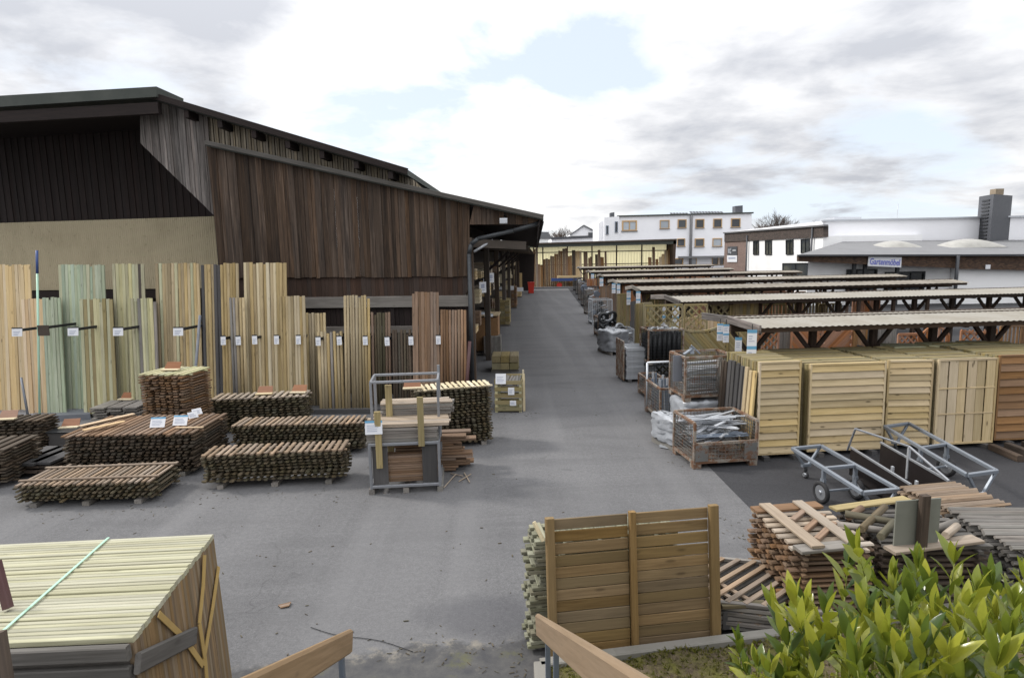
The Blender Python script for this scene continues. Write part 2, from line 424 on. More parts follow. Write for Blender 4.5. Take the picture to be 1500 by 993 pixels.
def mat_asphalt(name, base, light, dark, mossy=0.0, front=False):
    m, nt, N, L = new_mat(name); t = NT(nt)
    tc = t.n.new('ShaderNodeTexCoord').outputs['Object']
    big = t.noise(tc, .13, 5, .6); mid = t.noise(tc, .9, 5, .62); fine = t.noise(tc, 42, 4, .8); sp = t.noise(tc, 150, 2, .6); peb = t.noise(tc, 14, 6, .85)
    streak = t.noise(tc, .5, 4, .6, (.35, 1.6, 1), 1.2)
    col = t.mix(t.ramp(big, [(.35, 0.0), (.65, 1.0)]), base, light)
    col = t.mix(t.math('MULTIPLY', t.ramp(streak, [(.48, 0.0), (.68, 1.0)]), .6), col, dark)
    col = t.mix(t.math('MULTIPLY', t.ramp(mid, [(.52, 0.0), (.8, 1.0)]), .4), col, dark)
    col = t.mix(t.ramp(peb, [(.36, .8), (.58, 0.0)]), col, dark)
    col = t.mix(t.ramp(fine, [(.3, .85), (.66, 0.0)]), col, tuple(x * .8 for x in dark))
    col = t.mix(t.ramp(sp, [(.55, 0.0), (.8, .5)]), col, tuple(min(1, x * 1.6) for x in light))
    # a few dark drips and oil marks
    st = t.noise(tc, 2.3, 2, .5, None, .5)
    col = t.mix(t.math('MULTIPLY', t.ramp(st, [(.70, 0.0), (.76, 1.0)]), .45), col, tuple(x * .55 for x in dark))
    # hairline cracks
    vo = t.n.new('ShaderNodeTexVoronoi'); vo.feature = 'DISTANCE_TO_EDGE'; vo.inputs['Scale'].default_value = .22
    wv = t.n.new('ShaderNodeVectorMath'); wv.operation = 'ADD'
    nn = t.n.new('ShaderNodeTexNoise'); nn.inputs['Scale'].default_value = 1.3; L.new(tc, nn.inputs['Vector'])
    L.new(tc, wv.inputs[0]); L.new(nn.outputs['Color'], wv.inputs[1]); L.new(wv.outputs[0], vo.inputs['Vector'])
    ck = t.ramp(vo.outputs['Distance'], [(.001, 1.0), (.0025, 0.0)])
    gate = t.ramp(t.noise(tc, .35, 2), [(.5, 0.0), (.6, 1.0)])
    col = t.mix(t.math('MULTIPLY', t.math('MULTIPLY', ck, gate), .28), col, tuple(x * .4 for x in dark))
    if mossy:
        d1 = t.noise(tc, 1.7, 6, .7); 
        col = t.mix(t.ramp(d1, [(.56, 0.0), (.66, .85)]), col, (.27, .235, .19))
        d2 = t.noise(tc, 3.1, 5, .7)
        col = t.mix(t.ramp(d2, [(.58, 0.0), (.68, .6)]), col, (.10, .105, .045))
    if front:
        # tyre worn lanes, then an older damp mossy patch of paving towards the stairs with dust along its broken edge
        tr = t.noise(tc, 1.0, 3, .5, (1.1, .05, 1), .4)
        col = t.mix(t.math('MULTIPLY', t.ramp(tr, [(.45, 0.0), (.7, 1.0)]), .35), col, light)
        p0, p1 = G(345, 978), G(760, 938); m_ = (p1.y - p0.y) / (p1.x - p0.x)
        sx = t.n.new('ShaderNodeSeparateXYZ'); L.new(tc, sx.inputs[0])
        yl = t.math('ADD', t.math('MULTIPLY', sx.outputs[0], m_), p0.y - m_ * p0.x)
        n5 = t.noise(tc, 1.6, 6, .65)
        dd = t.math('SUBTRACT', t.math('SUBTRACT', sx.outputs[1], yl), t.math('MULTIPLY', t.math('SUBTRACT', n5, .5), .9))
        n6 = t.noise(tc, 5.0, 6, .7)
        old = t.mix(t.ramp(n6, [(.35, 0.0), (.7, 1.0)]), (.062, .062, .066), (.105, .102, .098))
        old = t.mix(t.ramp(t.noise(tc, 2.1, 5, .7), [(.56, 0.0), (.66, .6)]), old, (.11, .11, .05))
        old = t.mix(t.ramp(t.noise(tc, 3.3, 5, .7), [(.63, 0.0), (.72, .5)]), old, (.19, .17, .14))
        mr = t.n.new('ShaderNodeMapRange'); L.new(dd, mr.inputs['Value']); mr.inputs['From Min'].default_value = .06; mr.inputs['From Max'].default_value = -.04
        col = t.mix(mr.outputs[0], col, old)
        band = t.math('MULTIPLY', t.math('SUBTRACT', 1.0, t.math('MULTIPLY', t.math('ABSOLUTE', dd), 7.0), True), t.ramp(n6, [(.5, 0.0), (.66, .8)]))
        col = t.mix(band, col, (.25, .225, .185))
        # darker ellipse with a ragged edge beside the panel pile
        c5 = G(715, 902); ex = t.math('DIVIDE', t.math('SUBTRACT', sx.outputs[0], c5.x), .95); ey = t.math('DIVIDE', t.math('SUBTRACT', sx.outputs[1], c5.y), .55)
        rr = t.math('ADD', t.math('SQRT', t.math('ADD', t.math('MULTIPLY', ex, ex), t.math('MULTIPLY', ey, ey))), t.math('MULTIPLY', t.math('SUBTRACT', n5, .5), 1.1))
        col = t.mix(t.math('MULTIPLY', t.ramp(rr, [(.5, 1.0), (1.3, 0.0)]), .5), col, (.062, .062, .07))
    h = t.math('ADD', fine, t.math('MULTIPLY', sp, .5))
    t.out(col, .88, 0, h, .35, .006, .25)
    return m
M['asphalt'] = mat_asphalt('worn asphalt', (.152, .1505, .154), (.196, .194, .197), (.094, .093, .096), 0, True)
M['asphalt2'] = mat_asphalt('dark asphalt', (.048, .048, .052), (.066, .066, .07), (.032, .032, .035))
M['asphalt3'] = mat_asphalt('damp asphalt with moss', (.085, .085, .09), (.12, .118, .118), (.055, .055, .058), 1.0)

def mat_soil():
    m, nt, N, L = new_mat('soil and moss'); t = NT(nt)
    tc = t.n.new('ShaderNodeTexCoord').outputs['Object']
    a = t.noise(tc, 4, 6, .7); b = t.noise(tc, 28, 4, .7)
    col = t.mix(t.ramp(b, [(.3, 0.0), (.7, 1.0)]), (.05, .038, .026), (.15, .12, .08))
    col = t.mix(t.ramp(a, [(.42, 0.0), (.6, .85)]), col, t.mix(b, (.06, .065, .015), (.18, .17, .045)))
    t.out(col, .95, 0, b, .8, .03, .1)
    return m
M['soil'] = mat_soil()
def mat_leaf(name, c1, c2, c3, rough=.25, spec=.5):
    m, nt, N, L = new_mat(name); t = NT(nt)
    r = rnd_value(t)
    v = t.attr('bco').outputs['Vector']
    n = t.noise(v, 30, 3, .6)
    col = t.ramp(r, [(0, c1), (.5, c2), (1, c3)])
    col = t.mix(t.math('MULTIPLY', n, .35), col, tuple(x * .5 for x in c1))
    b = t.out(col, rough, 0, n, .15, .004, spec)
    tr = t.n.new('ShaderNodeBsdfTranslucent'); L.new(t.mix(.5, col, (.30, .34, .02)), tr.inputs[0])
    mx = t.n.new('ShaderNodeMixShader'); mx.inputs[0].default_value = .38
    out = [x for x in N if x.type == 'OUTPUT_MATERIAL'][0]
    L.new(b.outputs[0], mx.inputs[1]); L.new(tr.outputs[0], mx.inputs[2]); L.new(mx.outputs[0], out.inputs[0])
    return m
M['laurel'] = mat_leaf('glossy evergreen leaf', (.028, .066, .022), (.13, .18, .026), (.46, .45, .06), .2)
M['mossy'] = wood('mossy grey green laths', (.15, .15, .10), (.31, .31, .23), (.24, .21, .15), .25, .5, knots=.2, stain=.35, stainc=(.09, .085, .05))
M['dgrey'] = wood('dark grey boards', (.07, .066, .06), (.14, .132, .122), (.10, .092, .083), .2, .5, knots=.3, stain=.3)
M['edge'] = wood('pale sawn edges', (.33, .32, .215), (.50, .485, .35), (.42, .40, .29), .12, .6, knots=.25, stain=.3, stainc=(.26, .23, .15))
M['paleleaf'] = mat_leaf('pale leaf', (.14, .17, .08), (.25, .27, .14), (.33, .33, .2), .5)
M['mossleaf'] = mat_leaf('moss blade', (.05, .055, .015), (.11, .11, .03), (.2, .17, .06), .8, .1)

def mat_brick(name, c1, c2, mortar, sx):
    m, nt, N, L = new_mat(name); t = NT(nt)
    v = t.attr('bco').outputs['Vector']
    b = t.n.new('ShaderNodeTexBrick'); b.inputs['Scale'].default_value = sx
    b.inputs['Color1'].default_value = (*c1, 1); b.inputs['Color2'].default_value = (*c2, 1); b.inputs['Mortar'].default_value = (*mortar, 1)
    b.inputs['Mortar Size'].default_value = .012
    L.new(v, b.inputs['Vector'])
    n = t.noise(v, 1.2, 4)
    col = t.mix(t.math('MULTIPLY', n, .3), b.outputs['Color'], (.08, .07, .065))
    t.out(col, .9, 0, b.outputs['Fac'], .2, .01, .2)
    return m
M['brick'] = mat_brick('brown brick', (.20, .135, .115), (.26, .18, .15), (.22, .20, .19), 2.0)
M['slatetile'] = mat_brick('slate tile band', (.06, .05, .045), (.13, .10, .085), (.02, .02, .02), 3.0)

# ------------------------------------------------------------------ world, sun, camera
SUN_EL, SUN_AZ = math.radians(40), math.radians(-72)     # the sun stands behind thin cloud ahead of the camera
def make_world():
    w = bpy.data.worlds.new('World'); SC.world = w; w.use_nodes = True
    nt = w.node_tree; nt.nodes.clear(); t = NT(nt); L = t.l
    tc = t.n.new('ShaderNodeTexCoord').outputs['Generated']
    sky = t.n.new('ShaderNodeTexSky'); sky.sky_type = 'NISHITA'; sky.sun_disc = False
    sky.sun_elevation = SUN_EL; sky.sun_rotation = SUN_AZ; sky.altitude = 300; sky.air_density = 1.0; sky.dust_density = 1.5
    sep = t.n.new('ShaderNodeSeparateXYZ'); L.new(tc, sep.inputs[0])
    zc = t.math('MAXIMUM', sep.outputs[2], 0.0)
    den = t.math('ADD', zc, .17)
    px = t.math('DIVIDE', sep.outputs[0], den); py = t.math('DIVIDE', sep.outputs[1], den)
    cmb = t.n.new('ShaderNodeCombineXYZ'); L.new(px, cmb.inputs[0]); L.new(py, cmb.inputs[1]); cmb.inputs[2].default_value = 3.7
    P = cmb.outputs[0]
    def blob(x, y, r0, r1):
        d = ray(x, y).normalized()
        dp = t.n.new('ShaderNodeVectorMath'); dp.operation = 'DOT_PRODUCT'
        nrm = t.n.new('ShaderNodeVectorMath'); nrm.operation = 'NORMALIZE'; L.new(tc, nrm.inputs[0])
        L.new(nrm.outputs[0], dp.inputs[0]); dp.inputs[1].default_value = d
        mr = t.n.new('ShaderNodeMapRange'); mr.interpolation_type = 'SMOOTHSTEP'
        L.new(dp.outputs['Value'], mr.inputs['Value'])
        mr.inputs['From Min'].default_value = math.cos(math.radians(r1)); mr.inputs['From Max'].default_value = math.cos(math.radians(r0))
        return mr.outputs[0]
    n1 = t.noise(P, 1.15, 9, .56, None, .3)
    n2 = t.noise(P, 2.2, 10, .56, (1, 1.1, 1), .15)
    holes = t.math('ADD', t.math('MULTIPLY', blob(870, 70, .5, 8), .09), t.math('MULTIPLY', blob(1290, 290, 1, 11), .10))
    holes = t.math('ADD', holes, t.math('MULTIPLY', blob(1050, 320, 1, 9), .09))
    dens = t.math('SUBTRACT', t.math('ADD', t.math('MULTIPLY', n1, .75), t.math('MULTIPLY', n2, .3)), holes)
    cover = t.ramp(dens, [(.38, 0.0), (.50, 1.0)])
    # thickness of the cloud: thin is white, thick has a grey underside
    greys = t.math('ADD', t.math('MULTIPLY', blob(250, 70, 2, 22), .14), t.math('MULTIPLY', blob(1150, 190, 2, 17), .11))
    greys = t.math('ADD', greys, t.math('MULTIPLY', blob(700, 190, 1, 7), .15))
    greys = t.math('ADD', greys, t.math('ADD', t.math('MULTIPLY', blob(880, 200, 1, 11), .13), t.math('MULTIPLY', blob(60, 60, 2, 18), .03)))
    bright = t.math('ADD', t.math('MULTIPLY', blob(700, 150, 2, 22), .24), t.math('MULTIPLY', blob(480, 160, 1, 9), .08))
    thick = t.math('SUBTRACT', t.math('ADD', t.math('ADD', t.math('MULTIPLY', n2, .8), t.math('MULTIPLY', n1, .25)), greys), bright)
    cc = t.ramp(thick, [(.40, (1.14, 1.14, 1.14)), (.54, (.90, .905, .925)), (.74, (.56, .58, .63))])
    # an overcast sky is brighter overhead than low down
    grad = t.math('ADD', .88, t.math('MULTIPLY', t.math('POWER', zc, 1.4), 1.35))
    # the clouds opposite the veiled sun are lit full on
    back = t.n.new('ShaderNodeMapRange'); back.interpolation_type = 'SMOOTHSTEP'; L.new(sep.outputs[1], back.inputs['Value']); back.inputs['From Min'].default_value = .15; back.inputs['From Max'].default_value = -.6; back.inputs['To Min'].default_value = 1.0; back.inputs['To Max'].default_value = 1.0
    grad = t.math('MULTIPLY', grad, back.outputs[0])
    ccs = t.n.new('ShaderNodeVectorMath'); ccs.operation = 'SCALE'; L.new(cc, ccs.inputs[0]); L.new(t.math('MULTIPLY', grad, 10.0), ccs.inputs['Scale'])
    haze = t.math('MULTIPLY', t.math('SUBTRACT', 1.0, t.math('MULTIPLY', zc, 2.2), True), .55)
    skyb = t.n.new('ShaderNodeVectorMath'); skyb.operation = 'SCALE'; L.new(sky.outputs[0], skyb.inputs[0]); skyb.inputs['Scale'].default_value = SKYGAIN
    blue = t.mix(.8, skyb.outputs[0], (8.3, 9.1, 10.2))
    col = t.mix(cover, blue, ccs.outputs[0])
    bg = t.n.new('ShaderNodeBackground'); bg.inputs['Strength'].default_value = .1
    o = t.n.new('ShaderNodeOutputWorld')
    L.new(col, bg.inputs[0]); L.new(bg.outputs[0], o.inputs[0])
SKYGAIN = 1.6
make_world()
sl = bpy.data.lights.new('sun', 'SUN'); sl.energy = 2.5; sl.angle = math.radians(8); sl.color = (1, .96, .9)
so = bpy.data.objects.new('sun', sl); C.objects.link(so)
sd = Vector((math.sin(SUN_AZ) * math.cos(SUN_EL), math.cos(SUN_AZ) * math.cos(SUN_EL), math.sin(SUN_EL)))
so.rotation_euler = sd.to_track_quat('Z', 'Y').to_euler(); so.location = (0, 30, 40)

cam = bpy.data.cameras.new('camera'); co = bpy.data.objects.new('camera', cam); C.objects.link(co)
cam.sensor_width = 36; cam.lens = FPX / 1500 * 36; cam.clip_start = .05; cam.clip_end = 3000
R0, U0, F0 = Vector((1, 0, 0)), Vector((0, SP, CP)), Vector((0, CP, -SP))
c_, s_ = math.cos(ROLL), math.sin(ROLL)
Rc = R0 * c_ - U0 * s_; Uc = R0 * s_ + U0 * c_
mw = Matrix((Rc, Uc, -F0)).transposed().to_4x4(); mw.translation = (0, 0, H)
co.matrix_world = mw
SC.camera = co
SC.view_settings.view_transform = 'Standard'; SC.view_settings.look = 'None'
SC.view_settings.exposure = 0.14
SC.view_settings.gamma = 1.0; SC.view_settings.use_curve_mapping = False
SC.cycles.max_bounces = 6; SC.cycles.diffuse_bounces = 3; SC.cycles.glossy_bounces = 3; SC.cycles.transparent_max_bounces = 8
SC.cycles.use_denoising = True
# ================================================================== GROUND
def sheet(name, pts, z, mat):
    mb = MB(); mb.face([Vector((p[0], p[1], z)) for p in pts])
    return tag(mb.build(name, mat), kind='structure')
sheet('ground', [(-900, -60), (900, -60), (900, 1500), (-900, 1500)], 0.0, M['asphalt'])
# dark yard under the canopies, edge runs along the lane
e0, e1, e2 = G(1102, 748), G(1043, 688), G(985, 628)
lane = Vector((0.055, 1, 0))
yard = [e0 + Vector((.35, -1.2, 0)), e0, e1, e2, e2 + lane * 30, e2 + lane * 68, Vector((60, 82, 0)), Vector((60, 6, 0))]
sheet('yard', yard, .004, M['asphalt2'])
fg = [G(300, 1010), G(345, 978), G(500, 962), G(640, 962), G(760, 935), G(800, 935), Vector((1.2, 5.4, 0)), Vector((1.2, 2, 0)), Vector((-4, 2, 0))]
sh1 = [G(570, 905), G(610, 880), G(700, 868), G(790, 852), G(800, 925), G(700, 935), G(590, 938)]
# far horizon: a low wooded rise behind the town
mb = MB()
def hill(u, v):
    x = -260 + 700 * u; y = 330 + 120 * v
    h = 9 + 5 * math.sin(u * 9) + 3 * math.sin(u * 23 + 1)
    return Vector((x, y, -1 + (h) * math.sin(min(1, v * 1.3) * PI * .5)))
mb.grid(hill, 60, 6)
tag(mb.build('hills', plain('wooded rise', (.09, .085, .07), .9, 0, .1, .05, .5, (.05, .05, .045))), kind='structure')

# ================================================================== BARN
BP = Plane((-1.29, 18.0), -5.0)
AX = Vector((math.sin(math.radians(2.4)), math.cos(math.radians(2.4)), 0))     # the barn runs back along the lane
barn = thing('timber_barn', 'long dark timber barn with pitched roof, boarded gable and open side along the lane', 'barn', BP.o, BP.a)

def poly_span(poly, u):
    zs = []
    n = len(poly)
    for i in range(n):
        (a, za), (b, zb) = poly[i], poly[(i + 1) % n]
        if (a - u) * (b - u) <= 0 and abs(a - b) > 1e-9: zs.append(za + (zb - za) * (u - a) / (b - a))
    return (min(zs), max(zs)) if zs else None

def cladding(name, pl, poly, off, w, mat, parent, t=.025, gap=.004, ww=.35, batten=0, jag=0.0):
    """vertical boards filling a polygon (u, z) of a facade"""
    mb = MB(); u0 = min(p[0] for p in poly); u1 = max(p[0] for p in poly); u = u0; k = 0
    while u < u1 - .01:
        bw = w * RN.uniform(1 - ww, 1 + ww); ub = min(u + bw, u1)
        a, b = poly_span(poly, u + 1e-3), poly_span(poly, ub - 1e-3)
        if a and b:
            d = off - RN.uniform(0, .008) - (batten if k % 2 else 0)
            j = RN.uniform(-jag, jag)
            q = [pl.pt(u, d, a[0] + j), pl.pt(ub - gap, d, b[0] + j), pl.pt(ub - gap, d, b[1]), pl.pt(u, d, a[1])]
            ext = pl.n * t
            vs = q + [p + ext for p in q]
            co = [(p.z, (p - pl.o).dot(pl.e), d) for p in vs]
            mb.add(vs, [[0, 1, 2, 3], [7, 6, 5, 4], [0, 4, 5, 1], [1, 5, 6, 2], [2, 6, 7, 3], [3, 7, 4, 0]], co)
        u = ub; k += 1
    return mb.build(name, mat, parent, world=True)

def pz(off, *px): return [BP.uz(x, y, off) for x, y in px]
def roof_slab(name, pts, length, th, mat, parent, ax=AX):
    """pts: world line across the roof slope; extruded along the barn and downwards"""
    mb = MB()
    for a, b in zip(pts[:-1], pts[1:]):
        d = Vector((0, 0, -th))
        q = [a, b, b + d, a + d]
        mb.prism(q, ax * length)
    return mb.build(name, mat, parent, world=True)

# lean-to gable wall, upper and lower boarding, rail
wall = pz(0, (302, 210), (688, 294), (688, 405), (321, 408))
cladding('plank_wall', BP, wall, 0, .17, M['barn'], barn, .03, .006, .4, .012, .02)
verge = pz(0, (688, 294), (792, 317), (790, 327), (776, 329), (688, 329))
cladding('verge_boarding', BP, verge, 0, .17, M['barn'], barn, .03, .006, .3, .012)
low = pz(.06, (320, 404), (686, 401), (686, 442), (320, 440))
cladding('lower_plank_wall', BP, low, .06, .14, M['barnlow'], barn, .025, .005, .3)
u0, zr = BP.uz(321, 446, .12); u1, _ = BP.uz(686, 446, .12)
base = [(u0, .05), (u1, .05), (u1, BP.uz(500, 450, .12)[1] + .05), (u0, BP.uz(500, 450, .12)[1] + .05)]
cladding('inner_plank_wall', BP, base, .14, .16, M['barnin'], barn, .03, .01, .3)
mb = MB()
za = BP.uz(500, 443, .05)[1]
mb.beam(BP.pt(BP.uz(418, 443, .05)[0], .05, za), BP.pt(u1 + .02, .05, za), .06, .34, Z3, .01)
mb.build('wall_rail', M['grey'], barn, world=True)
mb = MB(); mb.beam(BP.pt(u0, .05, za - .85), BP.pt(u1 - .1, .05, za - .85), .06, .22, Z3, .01)
mb.build('wall_rail', M['grey'], barn, world=True)
# lean-to roof
A, B = BP.hit(301, 206.5, -.25), BP.hit(796, 315.5, -.25)
roof_slab('lean_to_roof', [A, B], 58, .14, M['felt'], barn)
mb = MB(); d = Vector((0, 0, -.02)); mb.beam(A + d - BP.n * .02 - Z3 * .03, B + d - BP.n * .02 - Z3 * .03, .05, .13, Z3, .01)
mb.build('verge_board', M['dgrey'], barn, world=True)
mb = MB(); mb.prism([A - Z3 * .15 + BP.n * .3, B - Z3 * .15 + BP.n * .3, B - Z3 * .19 + BP.n * .3, A - Z3 * .19 + BP.n * .3], AX * 57.5); mb.build('roof_lining', M['barnin'], barn, world=True)
LT = (A.copy(), B.copy())
# upper hall
gp = pz(.10, (203, 168), (232, 150), (303, 166), (303, 318), (318, 326), (303, 306), (206, 211))
gp = pz(.10, (203, 168), (232, 150), (304, 166), (316, 318), (303, 305), (206, 210))
cladding('gable_boarding', BP, gp, .10, .10, M['barngrey'], barn, .03, .006, .3, .015)
us = pz(.22, (270, 153), (604, 262), (622, 278), (622, 290), (270, 230))
cladding('upper_slat_wall', BP, us, .22, .085, M['barnslat'], barn, .02, .022, .2, .02)
cladding('upper_backing_boarding', BP, us, .27, .4, M['barnin'], barn, .02, .0, .2)
A, B = BP.hit(226, 138, -.45), BP.hit(597, 248.5, -.45)
L_ = A + (A - B) * 1.0
roof_slab('main_roof', [A, B], 56, .16, M['felt'], barn)
mb = MB(); mb.beam(A - BP.n * .03 - Z3 * .06, B - BP.n * .03 - Z3 * .06, .05, .18, Z3, .01)
mb.build('main_verge_board', M['barnin'], barn, world=True)
for k in range(7):
    p = A.lerp(B, .12 + k * .135) - Z3 * .3
    mb = MB(); mb.beam(p + BP.n * .05, p + BP.n * .75, .14, .2); mb.build('rafter', M['barnin'], barn, world=True)
# front hood with its felt fascia
a, b = BP.hit(-330, 160, -.6), BP.hit(229, 127, -.6)
a2, b2 = BP.hit(-330, 178, -.6), BP.hit(229, 142, -.6)
mb = MB(); mb.prism([a, b, b2, a2], AX * 1.35)
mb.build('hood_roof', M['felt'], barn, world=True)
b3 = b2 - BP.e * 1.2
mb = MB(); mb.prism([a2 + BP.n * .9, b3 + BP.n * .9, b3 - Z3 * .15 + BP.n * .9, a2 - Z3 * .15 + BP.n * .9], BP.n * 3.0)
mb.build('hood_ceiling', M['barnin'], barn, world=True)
mb = MB(); mb.beam(BP.hit(-330, 192, -.45), BP.hit(234, 159, -.45), .16, .33, Z3, .01)
mb.build('hood_beam', M['barnin'], barn, world=True)
# recessed wall and aged sheet below
rec = 2.6
rp = pz(rec, (-420, 145), (205, 160), (325, 262), (330, 316), (-420, 350))
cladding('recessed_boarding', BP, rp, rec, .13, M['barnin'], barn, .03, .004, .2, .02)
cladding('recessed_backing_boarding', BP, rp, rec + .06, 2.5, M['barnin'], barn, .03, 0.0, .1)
c1, c2 = BP.hit(-420, 340, rec - .1), BP.hit(345, 316, rec - .1)
ZS = BP.hit(150, 424, 2.5).z
def corr_wall(name, a, zlow, bvec, mat, parent, pitch=.076, amp=.014):
    e = (bvec - a); L = math.hypot(e.x, e.y); eh = Vector((e.x, e.y, 0)).normalized(); nh = Vector((-eh.y, eh.x, 0))
    n = int(L / pitch) * 4
    def f(u, v):
        top = a + e * u
        p = Vector((top.x, top.y, zlow + (top.z - zlow) * v)); return p - nh * (amp * math.sin(u * n / 4 * 2 * PI))
    mb = MB(); mb.grid(f, n, 3); return mb.build(name, mat, parent, world=True)
corr_wall('translucent_sheet', c1, ZS, c2, M['yellowsheet'], barn)
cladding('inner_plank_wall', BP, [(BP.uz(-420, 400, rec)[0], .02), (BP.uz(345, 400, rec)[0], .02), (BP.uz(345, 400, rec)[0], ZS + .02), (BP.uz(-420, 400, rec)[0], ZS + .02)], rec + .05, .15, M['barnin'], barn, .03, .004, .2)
mb = MB(); zz = BP.uz(150, 432, rec - .2)[1]
mb.beam(BP.pt(BP.uz(-420, 400, rec)[0], rec - .2, zz), BP.pt(BP.uz(318, 400, rec)[0], rec - .2, zz), .1, .3)
mb.build('inner_rail', M['barnin'], barn, world=True)
# left return of the lean-to
mb = MB()
ua = BP.uz(321, 400, 0)[0]
mb.prism([BP.pt(ua - .02, 0.02, .02), BP.pt(ua + .08, 0.02, .02), BP.pt(ua + .08, 0.02, BP.uz(303, 214, 0)[1] - .05), BP.pt(ua - .02, 0.02, BP.uz(303, 214, 0)[1] - .05)], AX * 5)
mb.build('return_wall', M['barnin'], barn, world=True)
# side along the lane: posts, back wall, shelf boards, eaves beam
side = Plane((-1.29, 18.0), 90 - 2.4)      # u runs back along the lane
def SD(u, w, z): return BP.o + AX * u + Vector((AX.y, -AX.x, 0)) * w + Z3 * z
for k, u in enumerate((.25, 6.4, 12.5, 19, 26, 33, 41, 50)):
    mb = MB(); w = .05
    mb.beam(SD(u, w, .0), SD(u, w, 4.55), .22, .22, AX, .02)
    post = mb.build('post', M['dark'], barn, world=True)
    if k:
        mb = MB(); mb.beam(SD(u, w + .1, 3.7), SD(u, w + .9, 4.4), .10, .10); mb.build('brace', M['barnin'], post, world=True)
    mb = MB(); mb.beam(SD(u, w - 2.0, 4.75), SD(u, w + 1.7, 4.52), .14, .24)
    mb.build('rafter', M['dark'], barn, world=True)
mb = MB(); mb.beam(SD(0, .05, 4.66), SD(57, .05, 4.66), .2, .24); mb.build('wall_plate', M['dark'], barn, world=True)
def roof_z(x, y):
    q = LT[0] + AX * ((y - LT[0].y) / AX.y); e = LT[1] - LT[0]; return LT[0].z + e.z * (x - q.x) / (e.x - e.y * AX.x / AX.y)
w0 = SD(.2, -2.35, 0); zw = roof_z(w0.x, w0.y) - .1
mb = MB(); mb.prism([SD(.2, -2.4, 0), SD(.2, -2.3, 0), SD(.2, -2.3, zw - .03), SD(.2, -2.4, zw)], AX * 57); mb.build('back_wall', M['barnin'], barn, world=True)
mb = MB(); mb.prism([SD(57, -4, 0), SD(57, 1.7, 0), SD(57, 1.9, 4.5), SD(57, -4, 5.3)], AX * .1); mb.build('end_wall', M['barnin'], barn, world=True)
# eaves skirt: boards hung slanting inwards from the eaves
mb = MB()
e0 = BP.hit(795, 317, -.2); e1 = BP.hit(789, 330, -.2)
mb.prism([e0, e0 + Z3 * .02 - Vector((.04, 0, 0)), e1 - Vector((.04, 0, 0)), e1], AX * 57.8); mb.build('eaves_board', M['barnin'], barn, world=True)
for z in (1.5, 2.45, 3.35):
    mb = MB(); mb.prism([SD(.5, -2.3, z), SD(.5, -.35, z), SD(.5, -.35, z + .05), SD(.5, -2.3, z + .05)], AX * 54); mb.build('shelf_board', M['dark'], barn, world=True)
# gutter pipe: slanting under the verge, then down the corner post
pp = [BP.hit(790, 327, -.05), BP.hit(752, 338, -.12), BP.hit(700, 350, -.16), BP.hit(690, 358, -.16), BP.hit(687, 372, -.16)]
q = BP.hit(687, 372, -.16); pp.append(Vector((q.x, q.y, .02)))
mb = MB(); mb.tube(pp, .065, 10); mb.build('drainpipe', M['pipe'], barn, world=True)
mb = MB(); mb.tube([BP.hit(694, 369, .1), BP.hit(722, 352, .3)], .04, 8); mb.build('stay_tube', M['galv'], barn, world=True)
# floodlight under the verge
p = BP.hit(737.5, 324, -.3)
mb = MB(); mb.box(p, .22, .12, .16, ch=.02); fl = mb.build('floodlight', M['galv'], barn, world=True)
mb = MB(); mb.beam(p + Vector((.02, .03, .04)), p + Vector((.05, .3, .2)), .03, .03); mb.build('bracket', M['darkmetal'], fl, world=True)

# ================================================================== RACK ALONG THE BARN
rack = thing('cantilever_rack', 'grey steel rack with forward arms holding upright planks along the barn', 'rack', BP.pt(-8, -.6, 0), BP.a)
mb = MB(); mb.box((0, -.9, .09), 24, 1.5, .16, ch=.01)
a = G(-60, 618); 
def rk(px, py, z): return G(px, py, z)
pl_pts = [G(-250, 605, .16), G(128, 592, .16), G(132, 606, .16), G(-250, 624, .16)]
mb = MB(); mb.prism([p - Z3 * .16 for p in pl_pts], Z3 * .16); mb.build('base_plate', M['steelplate'], rack, world=True)
mb = MB(); pl2 = [G(446, 588, .14), G(562, 588, .14), G(564, 599, .14), G(446, 600, .14)]
mb.prism([p - Z3 * .14 for p in pl2], Z3 * .14); mb.build('base_plate', M['charcoal'], rack, world=True)
mb = MB(); mb.beam(BP.pt(-26, -.35, 2.0), BP.pt(-7.3, -.35, 2.0), .08, .12); mb.build('crossbar', M['darkmetal'], rack, world=True)
mb = MB(); mb.beam(BP.pt(-7.3, -.2, 1.85), BP.pt(-.1, -.2, 1.85), .08, .12); mb.build('crossbar', M['darkmetal'], rack, world=True)
TAGS = [(25, 487, 1.98), (64, 483, 2.0), (107, 486, 1.98), (173, 486, 1.98), (261, 486, 1.98), (327, 499, 1.85), (349, 499, 1.85), (373, 498, 1.85), (405, 498, 1.85), (437, 498, 1.85),
        (466, 500, 1.85), (497, 499, 1.85), (535, 499, 1.85), (567, 500, 1.85), (602, 499, 1.85), (642, 498, 1.85)]
arm_y = {}
CARD_WHERE = ['fresh yellow planks', 'peach planks beside the blue topped pole', 'tall mint green planks', 'tall pale striped planks', 'broad tall green bundle', 'black planks',
              'narrow brown tipped planks', 'wide tall planks with grey edge', 'second half of the wide tall bundle', 'mid height posts with the flat top', 'low round posts', 'shortest pale posts',
              'silver topped posts', 'dark brown posts', 'shortest dark posts', 'tall brown boards']
